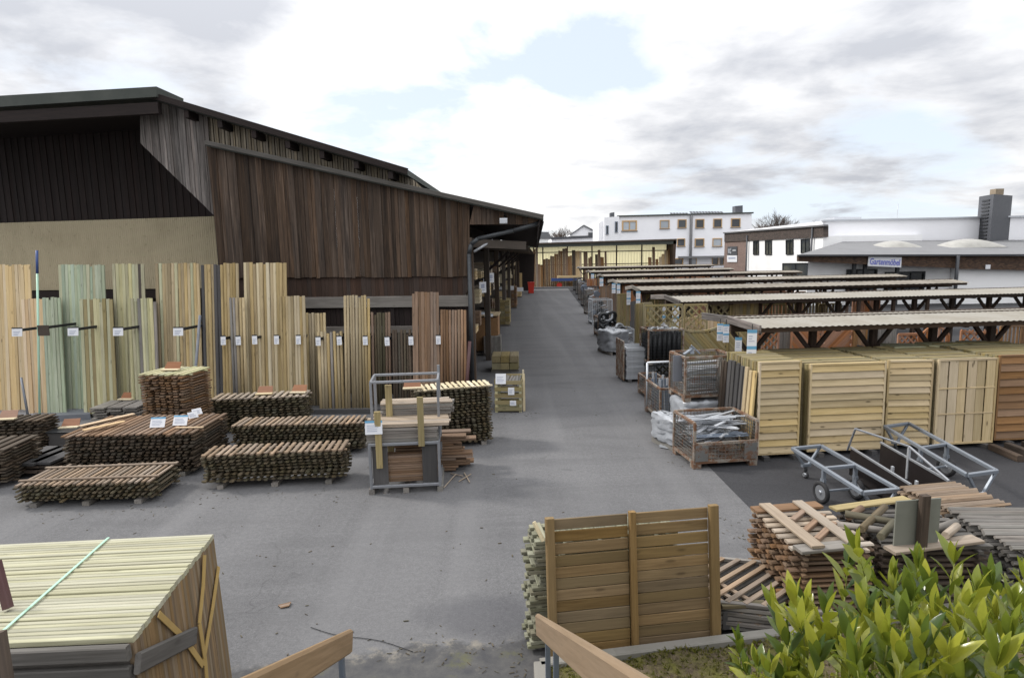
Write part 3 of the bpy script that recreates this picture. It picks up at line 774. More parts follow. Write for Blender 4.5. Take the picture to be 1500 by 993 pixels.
for k, (x, y, z) in enumerate(TAGS):
    yy = 15.9 if k < 5 else 16.55
    p = Y(x, y, yy)
    mb = MB(); mb.beam(Vector((p.x, p.y + .02, p.z + .05)), Vector((p.x + .05, p.y + (1.5 if k < 5 else 1.0), p.z + .03)), .06, .07)
    mb.build('arm', M['darkmetal'], rack, world=True)
    if k == 1:
        mb = MB(); mb.box((0, -.01, -.02), .3, .02, .28); o = mb.build('price_card', M['dark'], None, loc=p)
        tag(o, 'brown card without print on the rack arm beside the blue topped pole', 'price card', 'price cards on the rack arms'); continue
    w = .27 if k < 5 else .13; h = .21 if k < 5 else .24
    mb = MB(); mb.beam((-w / 2, 0, 0), (w / 2, 0, 0), .008, h)
    for j in range(3): mb.beam((-w * .34, -.006, .02 - j * h * .2), (w * (.3 - .1 * j), -.006, .02 - j * h * .2), .003, .018, mi=1)
    o = mb.build('price_card', [M['paper'], M['ink']], None, loc=p, rot=(math.radians(-8), 0, math.radians(RN.uniform(-6, 6) + (12 if k >= 5 else 0))))
    mb = MB(); mb.beam((-w / 2, -.001, h / 2 + .012), (w / 2, -.001, h / 2 + .012), .02, .03); mb.build('clip', M['darkmetal'], o)
    tag(o, 'white price card on the rack arm by the ' + CARD_WHERE[k], 'price card', 'price cards on the rack arms')

# ------------------------------------------------------------------ upright planks
def bundle(x0, x1, yt, yb, tier, mat, shape, w, label, group, mix=None, lean=.75, n=None, gapy=.03):
    """planks leaning on the barn: x0..x1 at the top edge yt, tier 0 behind, 1 in front"""
    yt_w = (17.35 if tier == 0 else 16.95); yb_w = yt_w - lean
    a, b = Y(x0, yt, yt_w), Y(x1, yt, yt_w)
    ab, bb = Y(x0 + (750 - x0) * .012, yb, yb_w), Y(x1 + (750 - x1) * .012, yb, yb_w)
    n = n or max(2, round((b.x - a.x) / w)); w = (b.x - a.x) / n
    for k in range(n):
        f = (k + .5) / n
        top = a.lerp(b, f); bot = Vector((ab.x + (bb.x - ab.x) * f + RN.uniform(-.012, .014), yb_w + RN.uniform(-gapy, gapy), .12 if tier == 0 else .1))
        top = Vector((top.x + RN.uniform(-.012, .012), top.y + RN.uniform(-gapy, gapy) * .5, top.z + RN.uniform(-.012, .012) - (RN.random() < .08) * RN.uniform(.03, .12)))
        m = mat
        if mix and RN.random() < mix[1]: m = mix[0]
        mb = MB(); L = (top - bot).length
        ww = w * RN.uniform(.95, 1.06)
        if shape == 'board': mb.beam((0, 0, 0), (0, 0, L), ww, .045, Vector((0, -1, 0)), .006)
        elif shape == 'round': mb.cyl((0, 0, 0), (0, 0, L), ww * .49, ww * .46, 8)
        else: mb.beam((0, 0, 0), (0, 0, L), ww, ww * .7, Vector((0, -1, 0)), ww * .22)
        d = (top - bot)
        o = mb.build('plank' if shape == 'board' else 'round_post', M[m], None, loc=bot)
        o.rotation_mode = 'ZXY'; o.rotation_euler = (-math.atan2(d.y, d.z), math.atan2(d.x, d.z), RN.uniform(-.1, .1))
        tag(o, label, 'plank' if shape == 'board' else 'post', group)
        if shape != 'board' and RN.random() < 0: pass
BU = [
 (-70, 45, 388, 600, 0, 'new', 'board', .088, 'tall fresh yellow pine plank at the far end of the barn rack', 'fresh yellow planks', None),
 (32, 62, 438, 602, 1, 'peach', 'board', .088, 'shorter peach coloured plank left of the blue topped pole', 'peach planks', None),
 (62, 88, 436, 606, 1, 'mint', 'board', .08, 'shorter mint plank with a pinkish neighbour behind the blue topped pole', 'short mint planks', ('peach', .25)),
 (86, 153, 388, 606, 0, 'mint', 'board', .09, 'tall mint green treated plank standing before the pale sheet wall', 'tall mint planks', ('green', .3)),
 (117, 165, 438, 606, 1, 'olive', 'board', .088, 'shorter olive green plank in front of the tall mint planks', 'short olive posts', ('green', .55)),
 (165, 211, 387, 592, 0, 'green', 'board', .088, 'tall pale green plank with dark gaps, between mint and broad green bundles', 'tall striped planks', ('dark', .25)),
 (187, 228, 437, 592, 1, 'green', 'post', .085, 'shorter pale green post behind the tall woven pile', 'short pale green posts', ('grey', .25)),
 (228, 292, 386, 592, 0, 'green', 'post', .088, 'tall pale green post in the broad bundle above the tall woven pile', 'broad tall green posts', ('post', .4)),
 (295, 327, 388, 596, 0, 'post', 'post', .092, 'tall golden brown post beside a charcoal one at the barn corner', 'tall golden posts', ('charcoal', .35)),
 (327, 349, 386, 592, 0, 'post', 'post', .088, 'tall narrow tan post right of the golden brown and charcoal posts', 'tall tan posts', None),
 (336, 358, 436, 594, 1, 'post', 'round', .09, 'shorter round post between the two tallest tan bundles', 'short round tan posts', ('grey', .4)),
 (356, 419, 385, 594, 0, 'post', 'post', .095, 'tall pale post in the wide bundle before the boarded gable', 'wide tall pale posts', ('cream', .2)),
 (409, 447, 434, 594, 1, 'post', 'post', .085, 'mid height pale post in the flat topped bundle next to the tallest posts', 'flat topped pale posts', None),
 (447, 477, 459, 592, 0, 'post', 'round', .09, 'round post in the low bundle beneath the lower wall rail', 'low round posts', None),
 (464, 502, 486, 596, 1, 'post', 'round', .095, 'shortest pale round post standing on the dark plinth', 'shortest pale posts', ('grey', .25)),
 (503, 541, 433, 596, 1, 'post', 'round', .085, 'pointed silver topped post in the tall slim bundle on the dark plinth', 'silver topped posts', None),
 (543, 572, 458, 594, 0, 'picket', 'round', .085, 'dark brown round post between the silver topped and shortest dark bundles', 'dark brown posts', ('brown', .3)),
 (574, 603, 483, 594, 1, 'picketd', 'round', .085, 'shortest dark round post beside the tall brown boards', 'shortest dark posts', None),
 (604, 643, 428, 598, 1, 'brown', 'board', .08, 'tall reddish brown board beneath the end of the boarded gable', 'tall brown boards', ('grey', .12)),
 (644, 683, 454, 604, 1, 'rustpick', 'round', .085, 'russet round post leaning in the last bundle by the drainpipe', 'russet posts', ('brown', .4)),
]
for b in BU: bundle(*b)
# poles standing loose among the planks
def rod(name, label, cat, p0, p1, r, mat, mat2=None, cut=.55):
    p0, p1 = Vector(p0), Vector(p1)
    if mat2:
        t = thing(name, label, cat, p0)
        mb = MB(); mb.cyl(p0, p0.lerp(p1, cut), r, r, 8); mb.build('shaft', M[mat], t, world=True)
        mb = MB(); mb.cyl(p0.lerp(p1, cut), p1, r * 1.15, r * 1.15, 8); mb.build('sleeve', M[mat2], t, world=True)
        return t
    mb = MB(); mb.cyl(p0, p1, r, r, 8); o = mb.build(name, M[mat], None, loc=p0, world=True)
    return tag(o, label, cat)
b_ = Y(58, 605, 16.1); b_.z = .16
rod('measuring_pole', 'thin green pole with a blue top sticking up above the planks', 'pole', b_, Y(54, 367, 16.6), .028, 'strapgreen', 'blue', .86)
b_ = Y(40, 600, 15.6); b_.z = .16
rod('steel_rod', 'short grey steel bar leaning against the fresh yellow planks', 'bar', b_, Y(31, 553, 15.9), .03, 'steelplate')
b_ = Y(276, 560, 15.6); b_.z = .1
rod('steel_rod', 'long grey steel tube leaning beside the broad tall green posts', 'bar', b_, Y(293, 462, 16.6), .04, 'steelplate')
b_ = Y(681, 600, 16.0); b_.z = .02
rod('steel_rod', 'dark red post leaning next to the drainpipe', 'bar', b_, Y(688, 500, 16.4), .05, 'mulberry')
# ================================================================== PILES OF PICKET PANELS
def picket_mesh(W, D, n, pw, pt, mat, railmat, rails=(.22, .78), round_=False, name='slat_fence_panel', skew=0.0, railw=.055, railt=.028, point=0):
    """one panel lying flat: pickets along local y, rails along x beneath; origin at the middle of its underside"""
    mb = MB()
    for k in range(n):
        x = -W / 2 + (k + .5) * W / n; d0, d1 = -D / 2 + RN.uniform(-.045, .03) - (RN.random() < .05) * .07, D / 2 + RN.uniform(-.03, .045)
        z = railt + pt / 2
        r = RN.random()
        if round_: mb.beam((x + RN.uniform(-.008, .008), d0, z + RN.uniform(-.003, .003)), (x + skew + RN.uniform(-.008, .008), d1, z + RN.uniform(-.003, .003)), pw * RN.uniform(.85, 1.12), pt * RN.uniform(.9, 1.05), Z3, pt * .42, rnd=r)
        else: mb.beam((x, d0, z), (x + skew, d1, z), pw, pt, Z3, .005, rnd=r)
    o = mb.build(name, mat)
    for f in rails:
        mb = MB(); y = -D / 2 + D * f
        mb.beam((-W / 2 - .03, y, railt / 2), (W / 2 + .03, y, railt / 2), railw, railt, Z3, .004)
        mb.build('rail', railmat, o)
    return o

def pile(c, ang, W, D, h, n, pw, pt, railt, mat, railmat, label, toplabel, group, z0=.08, round_=False, jit=.03, flip=True, toprails=False, rails=(.22, .78), topmat=None, skew=0.0, name='slat_fence_panel', lean=(0, 0)):
    """a pile of such panels, every panel an object"""
    pitch = pt + railt + .002
    N = max(1, int(round((h - z0) / pitch)))
    protos = [picket_mesh(W, D, n, pw, pt, mat, railmat, rails, round_, name, skew, railt=railt) for q in range(min(3, N))]
    for k in range(N):
        last = k == N - 1
        o = protos[k] if k < len(protos) else dup(RN.choice(protos))
        if last and topmat:
            old = o
            o = picket_mesh(W, D, n, pw, pt, topmat, topmat, rails, round_, name, skew, railt=railt)
            if k >= len(protos):
                for ch in list(old.children): bpy.data.objects.remove(ch)
                bpy.data.objects.remove(old)
            else:
                for ch in list(old.children): bpy.data.objects.remove(ch)
                bpy.data.objects.remove(old)
        f = k / max(1, N - 1)
        jx, jy = RN.uniform(-jit, jit) + lean[0] * f, RN.uniform(-jit, jit) + lean[1] * f
        o.location = (c.x + math.cos(ang) * jx - math.sin(ang) * jy, c.y + math.sin(ang) * jx + math.cos(ang) * jy, z0 + k * pitch)
        fl = (last and toprails)
        o.rotation_euler = (PI if fl else 0, 0, ang + RN.uniform(-.006, .006) + (PI if (k % 2 and not last) else 0))
        if fl: o.location.z += pitch
        tag(o, toplabel if last else label, 'fence panel', group)
    return z0 + N * pitch

def bearers(c, ang, W, D, label, mat='grey', z=.08, n=2, ends=True, inset=.12):
    """the pallet a pile stands on"""
    t = thing('pallet', label, 'pallet', (c.x, c.y, 0), ang)
    for k in range(3):
        mb = MB(); x = -W / 2 + W * (inset + (1 - 2 * inset) * k / 2)
        mb.beam((x, -D / 2, z / 2), (x, D / 2, z / 2), .12, z - .004, Z3, .006); mb.build('bearer', M[mat], t)
    return t

def corners(fl, fr, ytop, yrear, xf=None):
    """front corners (pixels on the ground), pixel height of the top front edge above fl, of the top rear edge -> centre, angle, W, D, h"""
    a, b = G(*fl), G(*fr)
    ang = math.atan2(b.y - a.y, b.x - a.x); W = (b - a).length
    h = Y(fl[0], ytop, a.y).z
    mx = (fl[0] + fr[0]) / 2
    r = G(mx, yrear, h); n = Vector((-math.sin(ang), math.cos(ang), 0))
    D = max(.3, (r - a).dot(n))
    return (a + b) / 2 + n * D / 2, ang, W, D, h

def pile_px(fl, fr, ytop, yrear, n, mat, label, toplabel, group, Dmax=1.3, **kw):
    c, ang, W, D, h = corners(fl, fr, ytop, yrear)
    if D > Dmax:
        nrm = Vector((-math.sin(ang), math.cos(ang), 0)); c = c - nrm * (D - Dmax) / 2; D = Dmax
    kw.setdefault('pw', W / n * .62); kw.setdefault('pt', .03); kw.setdefault('railt', .03)
    pal = kw.pop('pallet', None)
    zt = pile(c, ang, W, D, h, n, mat=M[mat], railmat=M[kw.pop('rail', mat)], label=label, toplabel=toplabel, group=group, **kw)
    if pal: bearers(c, ang, W, D, pal)
    print('pile', toplabel[:40], [round(x, 2) for x in (c.x, c.y, ang, W, D, h, zt)])
    return c, ang, W, D, zt

PA = pile_px((24, 745), (226, 737), 707, 677, 22, 'picket', 'old brown picket panel in the low pile with two lath rails on top', 'topmost picket panel of the low front pile, two long rails across its slats', 'picket panels in the low pile with rails on top',
    toprails=True, topmat=M['pickettop'], round_=True, pallet='weathered bearers under the low picket pile with two long rails on top', rails=(.13, .80), Dmax=1.15)
PB = pile_px((297, 718), (506, 708), 668, 650, 21, 'picket', 'old picket panel in the front middle pile raised on a wooden pallet', 'topmost picket panel of the pallet pile before the steel post stillage', 'picket panels in the front middle pile', topmat=M['pickettop'], round_=True, pallet='wooden pallet under the picket pile before the steel stillage', Dmax=1.1, z0=.12)
PC = pile_px((340, 668), (530, 664), 621, 608, 23, 'picket', 'old picket panel in the second pile back with a loose middle layer', 'topmost slatted panel of the second pile back', 'picket panels in the second pile back', topmat=M['pickettop'], round_=True, Dmax=1.0, pallet='bearers under the second picket pile back', jit=.05)
PD = pile_px((309, 636), (450, 630), 584, 573, 14, 'picket', 'mossy picket panel in the tall pile at the feet of the pale posts', 'topmost slatted panel of the mossy pile, two rust card holders on it', 'picket panels in the mossy pile by the posts', topmat=M['bleach'], round_=True, Dmax=1.0, pallet='bearers under the mossy picket pile by the posts')
PE = pile_px((96, 702), (290, 697), 637, 606, 20, 'picketd', 'dark brown picket panel in the broad pile carrying price cards', 'topmost dark panel of the broad pile, with price cards and loose laths on it', 'picket panels in the broad dark pile', topmat=M['brown'], Dmax=1.5, pallet='bearers under the broad dark picket pile', jit=.03)
PF = pile_px((212, 652), (280, 654), 549, 538, 7, 'rustpick', 'russet slatted panel in the tall narrow woven looking pile', 'topmost pale panel of the tall narrow russet pile', 'panels in the tall narrow russet pile', Dmax=1.1, pt=.032, railt=.028, topmat=M['green'], jit=.012)
PG = pile_px((-60, 672), (66, 668), 618, 607, 10, 'picketd', 'dark slatted panel in the far low pile beneath the yellow planks', 'topmost dark panel of the far low pile beneath the yellow planks', 'panels in the far low dark pile', Dmax=1.2, jit=.03)
PH = pile_px((-120, 722), (16, 714), 664, 640, 8, 'picketd', 'dark picket panel in the pile cut by the edge of the picture', 'topmost picket panel of the pile cut by the edge of the picture', 'picket panels in the edge pile', Dmax=1.1)
PI_ = pile_px((14, 700), (72, 700), 676, 652, 3, 'dark', 'flat dark board panel in the smooth topped stack', 'topmost flat dark board panel with a smooth grey top', 'panels in the smooth topped stack', Dmax=1.6, pw=.42, pt=.05, railt=.03, topmat=M['charcoal'])
PJ = pile_px((134, 622), (206, 620), 598, 579, 3, 'grey', 'flat greyish brown board panel in the low stack at the feet of the green planks', 'topmost flat panel of the low stack at the feet of the green planks', 'flat panels at the feet of the green planks', Dmax=1.6, pw=.36, pt=.045, railt=.03, jit=.05)
PL = pile_px((612, 662), (722, 650), 571, 558, 14, 'picket', 'dark green grey picket panel in the tall pile topped with cream slats', 'topmost panel of the tall pile, fresh cream slats', 'picket panels in the tall cream topped pile', Dmax=1.25, topmat=M['cream'], round_=True, pallet='bearers under the tall cream topped pile')

# card holders, cards and laths lying on the piles
def holder(px, py, z, label):
    p = G(px, py, z)
    t = thing('card_holder', label, 'card holder', p, RN.uniform(-.1, .2))
    mb = MB(); mb.beam((-.17, .1, .005), (.17, .1, .16), .02, .02) if False else mb.prism([(-.19, .0, .03), (-.17, .12, .17), (.17, .12, .17), (.19, .0, .03)], (0, .015, .004))
    mb.build('backboard', M['holder'], t)
    mb = MB(); mb.beam((-.2, -.05, .02), (.2, -.05, .02), .13, .03, Z3, .004); mb.build('foot_board', M['cream'], t)
    return t
for px, py, z, w in ((252, 542, PF[4], 'on top of the tall narrow russet pile'), (388, 577, PD[4], 'on the mossy pile, the one over its middle'), (438, 575, PD[4], 'on the mossy pile, at its end by the posts'),
                  (186, 585, PJ[4], 'on the flat stack at the feet of the green planks'), (103, 626, .5, 'between the dark piles beneath the yellow planks'), (11, 614, PG[4], 'on the far low dark pile'),
                  (604, 569, PL[4], 'on the tall cream topped pile')):
    holder(px, py, z + .012, 'rust coloured wooden card holder ' + w)
def card(px, py, z, w, h, tilt, rz, label, blue=True, pos=None):
    p = pos or G(px, py, z)
    mb = MB(); mb.beam((-w / 2, 0, h / 2), (w / 2, 0, h / 2), .008, h)
    for j in range(4): mb.beam((-w * .38, -.006, h * (.66 - j * .14)), (w * RN.uniform(.1, .36), -.006, h * (.66 - j * .14)), .003, h * .045, mi=1)
    o = mb.build('price_card', [M['paper'], M['ink']], None, loc=p, rot=(math.radians(-tilt), 0, rz))
    if blue:
        mb = MB(); mb.beam((-w / 2, -.001, h * .93), (w / 2, -.001, h * .93), .014, h * .15); mb.build('header', M['cardblue'], o)
    return tag(o, label, 'price card', 'price cards on the piles')
card(230, 626, PE[4] + .01, .29, .21, 28, .06, 'white price card with blue header leaning on the broad dark pile, beside the loose laths')
card(263, 623, PE[4] + .01, .29, .21, 28, .0, 'white price card with blue header leaning on the broad dark pile, below the russet pile')
card(284, 612, PE[4] + .01, .2, .14, 30, .9, 'small white card turned sideways on the corner of the broad dark pile', False)
card(290, 607, PE[4] + .03, .2, .14, 30, .9, 'second small sideways card behind the first on the broad dark pile corner', False)
for i, (a, b) in enumerate((((117, 624), (196, 606)), ((122, 630), (182, 617)))):
    p, q = G(*a, PE[4] + .03 + .03 * i), G(*b, PE[4] + .035 + .03 * i)
    mb = MB(); mb.beam(p, q, .11, .025, Z3, .004)
    tag(mb.build('lath', M['peach'], None, loc=p, world=True), ('long' if i == 0 else 'shorter') + ' pale loose lath lying across the broad dark pile', 'lath', 'loose laths on the broad dark pile')
p = G(276, 626, PE[4] + .02); mb = MB(); mb.beam(p - Vector((.25, 0, 0)), p + Vector((.3, 0, 0)), .05, .02)
tag(mb.build('lath', M['peach'], None, loc=p, world=True), 'short lath stop under the two white cards on the broad dark pile', 'lath', 'loose laths on the broad dark pile')
# dark tub between the piles
p = G(108, 660); mb = MB(); mb.box((0, 0, .25), .7, .5, .5, ch=.02); o = mb.build('storage_box', M['charcoal'], None, loc=(p.x, p.y, 0))
mb = MB(); mb.box((0, 0, .51), .76, .56, .03, ch=.01); mb.build('lid', M['darkmetal'], o)
tag(o, 'dark closed box standing among the dark picket piles', 'box')

# ================================================================== STEEL STILLAGE WITH PLANKS
s0, s1 = G(545, 724), G(645, 719)
sang = math.atan2(s1.y - s0.y, s1.x - s0.x); sw = (s1 - s0).length
sd_ = 1.0; sh = Y(537, 652, s0.y).z
tall = Y(551, 557, s0.y + .5).z
st = thing('steel_stillage', 'tall galvanised post stillage with dark front plates, loaded with planks', 'stillage', s0, sang)
def FT(name, p, q, w=.05, mat='steelgrey', par=st):
    mb = MB(); mb.beam(p, q, w, w, Vector((0, 1, .01)), .006); return mb.build(name, M[mat], par)
for x in (0, sw):
    for y in (0, sd_): FT('post', (x, y, .1), (x, y, sh if y == 0 else tall))
    FT('side_rail', (x, 0, sh), (x, sd_, sh)); FT('side_rail', (x, 0, .14), (x, sd_, .14))
    FT('diagonal_stay', (x, .02, sh), (x, sd_, .3), .035)
    FT('foot', (x, -.02, .05), (x, sd_, .05), .1, 'grey')
for z in (.14, sh): FT('front_rail', (0, 0, z), (sw, 0, z)); FT('rear_rail', (0, sd_, z), (sw, sd_, z))
FT('top_rail', (0, sd_, tall), (sw, sd_, tall), .045)
for x in (0, sw): 
    FT('upright', (x, .45, sh), (x, .45, tall - .03), .045); FT('top_rail', (x, .45, tall - .03), (x, sd_, tall), .04)
FT('top_rail', (0, .45, tall - .03), (sw, .45, tall - .03), .045)
FT('top_knob', (sw, sd_, tall), (sw, sd_, tall + .16), .05)
FT('foot', (sw / 2, -.02, .05), (sw / 2, sd_, .05), .1, 'grey')
for x in (.17, sw - .17):
    mb = MB(); mb.box((x, .035, (.14 + sh) / 2), .27, .02, sh - .2); mb.build('front_plate', M['charcoal'], st)
for k, (x, z0, z1) in enumerate(((.17, sh * .55, sh + .62), (sw - .30, sh - .04, tall - .22))):
    p = s0 + Vector((math.cos(sang) * x, math.sin(sang) * x, 0)) + Vector((-math.sin(sang), math.cos(sang), 0)) * -.05
    mb = MB(); mb.beam((0, 0, z0), (0, 0, z1), .11, .05, Vector((0, 1, 0)), .006)
    o = mb.build('stake', M['olive'], None, loc=p, rz=sang); tag(o, ('shorter stake carrying the card' if k == 0 else 'taller olive wooden stake') + ' at the front of the plank stillage', 'stake', 'wooden stakes of the plank stillage')
k = 2
p = s0 + Vector((math.cos(sang) * .30, math.sin(sang) * .30, 0)) + Vector((-math.sin(sang), math.cos(sang), 0)) * .6
mb = MB(); mb.beam((0, 0, .2), (0, 0, tall - .12), .12, .05, Vector((0, 1, 0)), .006)
tag(mb.build('stake', M['olive'], None, loc=p, rz=sang), 'olive wooden stake inside the back of the plank stillage', 'stake', 'wooden stakes of the plank stillage')
pc = s0 + Vector((math.cos(sang) * .1, math.sin(sang) * .1, sh + .22)) + Vector((-math.sin(sang), math.cos(sang), 0)) * -.09
card(0, 0, 0, .30, .24, 8, sang, 'white price card with blue header hung on the front of the steel stillage', True, pc)
stf = FRAMES[st.name]
def planks_in(z0, rows, mat, label, group, x0, x1, y0, y1, pw=.14, pt=.035, jx=.05):
    z = z0
    for r in range(rows):
        y = y0
        while y + pw * .9 < y1:
            a = stf @ Vector((x0 + RN.uniform(-jx, jx), y + pw / 2, z + RN.uniform(0, .006))); b = stf @ Vector((x1 + RN.uniform(-jx, jx), y + pw / 2 + RN.uniform(-.02, .02), z + RN.uniform(0, .01)))
            mb = MB(); mb.beam(a, b, pw * .96, pt, Z3, .004)
            tag(mb.build('plank', M[mat], None, loc=a, world=True), label, 'plank', group); y += pw
        z += pt + .004
    return z
planks_in(.2, 12, 'brown', 'brown plank deep in the steel stillage behind its plates', 'brown planks inside the stillage', .06, sw - .06, .08, .36, .14, .036)
planks_in(sh + .0, 6, 'grey', 'grey green plank in the layer above the stillage rim', 'grey planks above the rim', -.06, sw - .02, .04, .5, .15, .045, .02)
planks_in(sh + .3, 2, 'bleach', 'pale plank in the top layer of the steel stillage', 'pale top planks in the stillage', .0, sw + .14, .05, .98, .13, .03, .09)
planks_in(sh + .0, 1, 'grey', 'grey plank at the back of the stillage below the pale ones', 'grey planks at the back of the stillage', 0, sw, .55, .98, .14, .29, .02)
planks_in(sh + .37, 5, 'grey', 'greyish plank in the small stack resting across the back of the stillage', 'greyish planks across the back', .15, sw + .25, .62, 1.05, .14, .036, .04)
planks_in(sh + .57, 1, 'bleach', 'beige top plank of the small stack across the back of the stillage', 'beige planks across the back', .15, sw + .22, .62, 1.05, .14, .03, .04)
# boards behind the stillage, ends towards the lane
p0 = G(638, 700)
for k in range(13):
    z = .05 + k * .055
    for j in range(2):
        ex = Y(693, 650, p0.y + .4).x - .05 + RN.uniform(-.35, .12) + (.2 if k == 3 else 0)
        a = Vector((ex - 1.3, p0.y + .35 + j * .3, z)); b = Vector((ex, p0.y + .42 + j * .3 + RN.uniform(-.05, .05), z))
        mb = MB(); mb.beam(a, b, .2, .045, Z3, .005)
        tag(mb.build('plank', M['brown'], None, loc=a, world=True), 'reddish brown plank in the ragged stack behind the steel stillage', 'plank', 'reddish planks behind the stillage')
# splinters on the asphalt beside it
for i, (a, b) in enumerate((((650, 714), (668, 694)), ((660, 693), (678, 697)), ((672, 705), (690, 694)), ((680, 692), (688, 706)))):
    p, q = G(*a, .02), G(*b, .03)
    mb = MB(); mb.beam(p, q, .018, .012)
    tag(mb.build('lath', M['bleach'], None, loc=p, world=True), ('long', 'short', 'thin crossed', 'thin crossing')[i] + ' splinter of lath lying on the asphalt beside the stillage', 'lath', 'lath splinters on the asphalt')
pts = [G(455 + 150 * f, 918 + 34 * f + 3 * math.sin(f * 7), .012) for f in [i / 10 for i in range(11)]]
mb = MB(); mb.tube(pts, .004, 5)
tag(mb.build('cable', M['darkmetal'], None, loc=pts[0], world=True), 'thin dark cable lying across the asphalt beyond the stair handrail', 'cable')
p = G(415, 888); mb = MB()
for k in range(3): mb.beam(p + Vector((-.06 + .02 * k, -.02 * k, .012)), p + Vector((.08, .05 - .03 * k, .02)), .025, .012)
tag(mb.build('twig', M['brown'], None, loc=p, world=True), 'small dry brown twig lying on the open asphalt', 'twig')

# ================================================================== CRATES ALONG THE BARN SIDE
def crate(fl, fr, W, D, h, label, mat='olive', slatm='picket', z0=0.0, bars=5, group=None, lid=None):
    a, b = G(*fl), G(*fr); ang = math.atan2(b.y - a.y, b.x - a.x); W = W or (b - a).length
    t = thing('slatted_crate', label, 'crate', (a.x, a.y, z0), ang, group)
    for x in (.03, W - .03):
        for y in (.03, D - .03):
            mb = MB(); mb.beam((x, y, 0), (x, y, h + .02), .07, .07, Vector((0, 1, 0)), .005); mb.build('corner_post', M[mat], t)
    for nm, p, q in (('front_slats', (0, -.012, 0), (W, -.012, 0)), ('rear_slats', (0, D + .012, 0), (W, D + .012, 0)), ('side_slats', (-.012, 0, 0), (-.012, D, 0)), ('side_slats', (W + .012, 0, 0), (W + .012, D, 0))):
        mb = MB()
        for k in range(bars):
            z = .1 + (h - .12) * k / (bars - 1)
            mb.beam(Vector(p) + Z3 * z, Vector(q) + Z3 * z, .02, (h / bars) * .62)
        mb.build(nm, M[slatm], t)
    mb = MB(); mb.box((W / 2, D / 2, .06), W, D, .04); mb.build('floor_board', M[mat], t)
    return t, ang, W, D
t, ang, W, D = crate((726, 604), (764, 604), None, .95, .85, 'open slatted wood crate with price cards at the lane edge', 'green', 'olive')
f = FRAMES[t.name]
for k in range(9):
    a = f @ Vector((.1 + RN.random() * (W - .2), .1 + k * .09, .78 + RN.random() * .05)); b = f @ Vector((.1 + RN.random() * (W - .2), .15 + k * .09, .84))
    a = f @ Vector((.08 + k * .07, .06, .74 + RN.random() * .05)); b = f @ Vector((.1 + k * .07 + RN.uniform(-.05, .05), D - .05, .80 + RN.random() * .06))
    mb = MB(); mb.beam(a, b, .06, .04, Z3, .005)
    tag(mb.build('lath', M['grey'], None, loc=a, world=True), 'weathered lath lying in the open slatted crate', 'lath', 'laths in the slatted crate')
card(0, 0, 0, .28, .28, 15, ang, 'white card leaning in the top of the slatted crate', False, f @ Vector((.16, -.05, .80)))
card(0, 0, 0, .17, .2, 3, ang, 'white card on the upper front slats of the slatted crate', False, f @ Vector((W * .62, -.045, .5)))
card(0, 0, 0, .17, .14, 3, ang, 'lower white card on the front slats of the slatted crate', False, f @ Vector((W * .68, -.045, .2)))
# tall pale slat rack beside the crate
mb = MB(); 
p = G(768, 602)
mb.beam((p.x, p.y, 0), (p.x, p.y + .1, 1.02), .06, .05); mb.beam((p.x, p.y + .8, 0), (p.x, p.y + .8, 1.0), .06, .05)
tag(mb.build('end_frame_slat', M['cream'], None, loc=p, world=True), 'pale upright end frame against the slatted crate', 'end frame')

def pack(px0, px1, pyb, pyt, depth, mat, label, cat='pallet stack', courses=8, across=3, name='timber_pack', bearer=True, cover=None):
    """strapped pack of sawn timber on bearers: courses of boards, wood bearers and steel strap as parts"""
    a, b = G(px0, pyb), G(px1, pyb); w = b.x - a.x; h = Y((px0 + px1) / 2, pyt, a.y).z
    t = thing(name, label, cat, (a.x, a.y, 0), -.03)
    mb = MB(); n = courses; z0 = .1
    for k in range(n):
        ch = (h - z0) / n
        for j in range(across):
            x0 = w * j / across; x1 = w * (j + 1) / across
            mb.beam(((x0 + x1) / 2 + RN.uniform(-.01, .01), RN.uniform(-.02, .02), z0 + (k + .5) * ch), ((x0 + x1) / 2, depth + RN.uniform(-.03, .03), z0 + (k + .5) * ch), (x1 - x0) * .95, ch * .9, Z3, .006)
    mb.build('board_planks', M[mat], t)
    for y in (.15, depth - .2):
        mb = MB(); mb.beam((-.02, y, .05), (w + .02, y, .05), .1, .095); mb.build('bearer', M['grey'], t)
    if cover:
        mb = MB(); mb.box((w / 2, depth / 2, h + .02), w + .06, depth + .06, .05); mb.build('cover_board', M[cover], t)
    return t, a, w, h
pack(720, 760, 546, 521, 1.1, 'olive', 'mossy yellow green timber pack behind the slatted crate', courses=2, across=3)
t, a, w, h = pack(697, 731, 520, 463, 1.6, 'larch', 'dark brown panel chest with a yellow rim and white labels by the drainpipe', courses=1, across=1, name='panel_chest', cat='chest', cover='new')
for i, (x, y) in enumerate(((704, 461), (716, 464))):
    p = G(x, y, h + .06); card(0, 0, 0, .35, .3, 75, .0, ('first' if i == 0 else 'second') + ' white label lying on the yellow rim of the brown chest', True, p)
pack(709, 734, 522, 492, .9, 'grey', 'pale grey cabinet of slats in front of the brown chest', courses=1, across=5, name='slat_cabinet', cat='cabinet')
pack(719, 747, 478, 440, 2.2, 'olive', 'tall olive timber pack along the barn side by the lane', courses=9, across=4)
pack(742, 757, 452, 421, 3.0, 'rustpick', 'reddish brick patterned timber pack along the barn side', courses=12, across=4)
pack(757, 764, 436, 424, 2.5, 'new', 'small yellow timber pack before the far end of the barn side', courses=4, across=3)
pack(749, 755, 428, 402, 1.0, 'new', 'slim pale yellow pack rising behind the reddish pack', courses=6, across=2)
pack(760, 765, 428, 399, 1.5, 'new', 'pale yellow upright frame post next to the grey gate', courses=1, across=1, name='frame_post', cat='frame post')
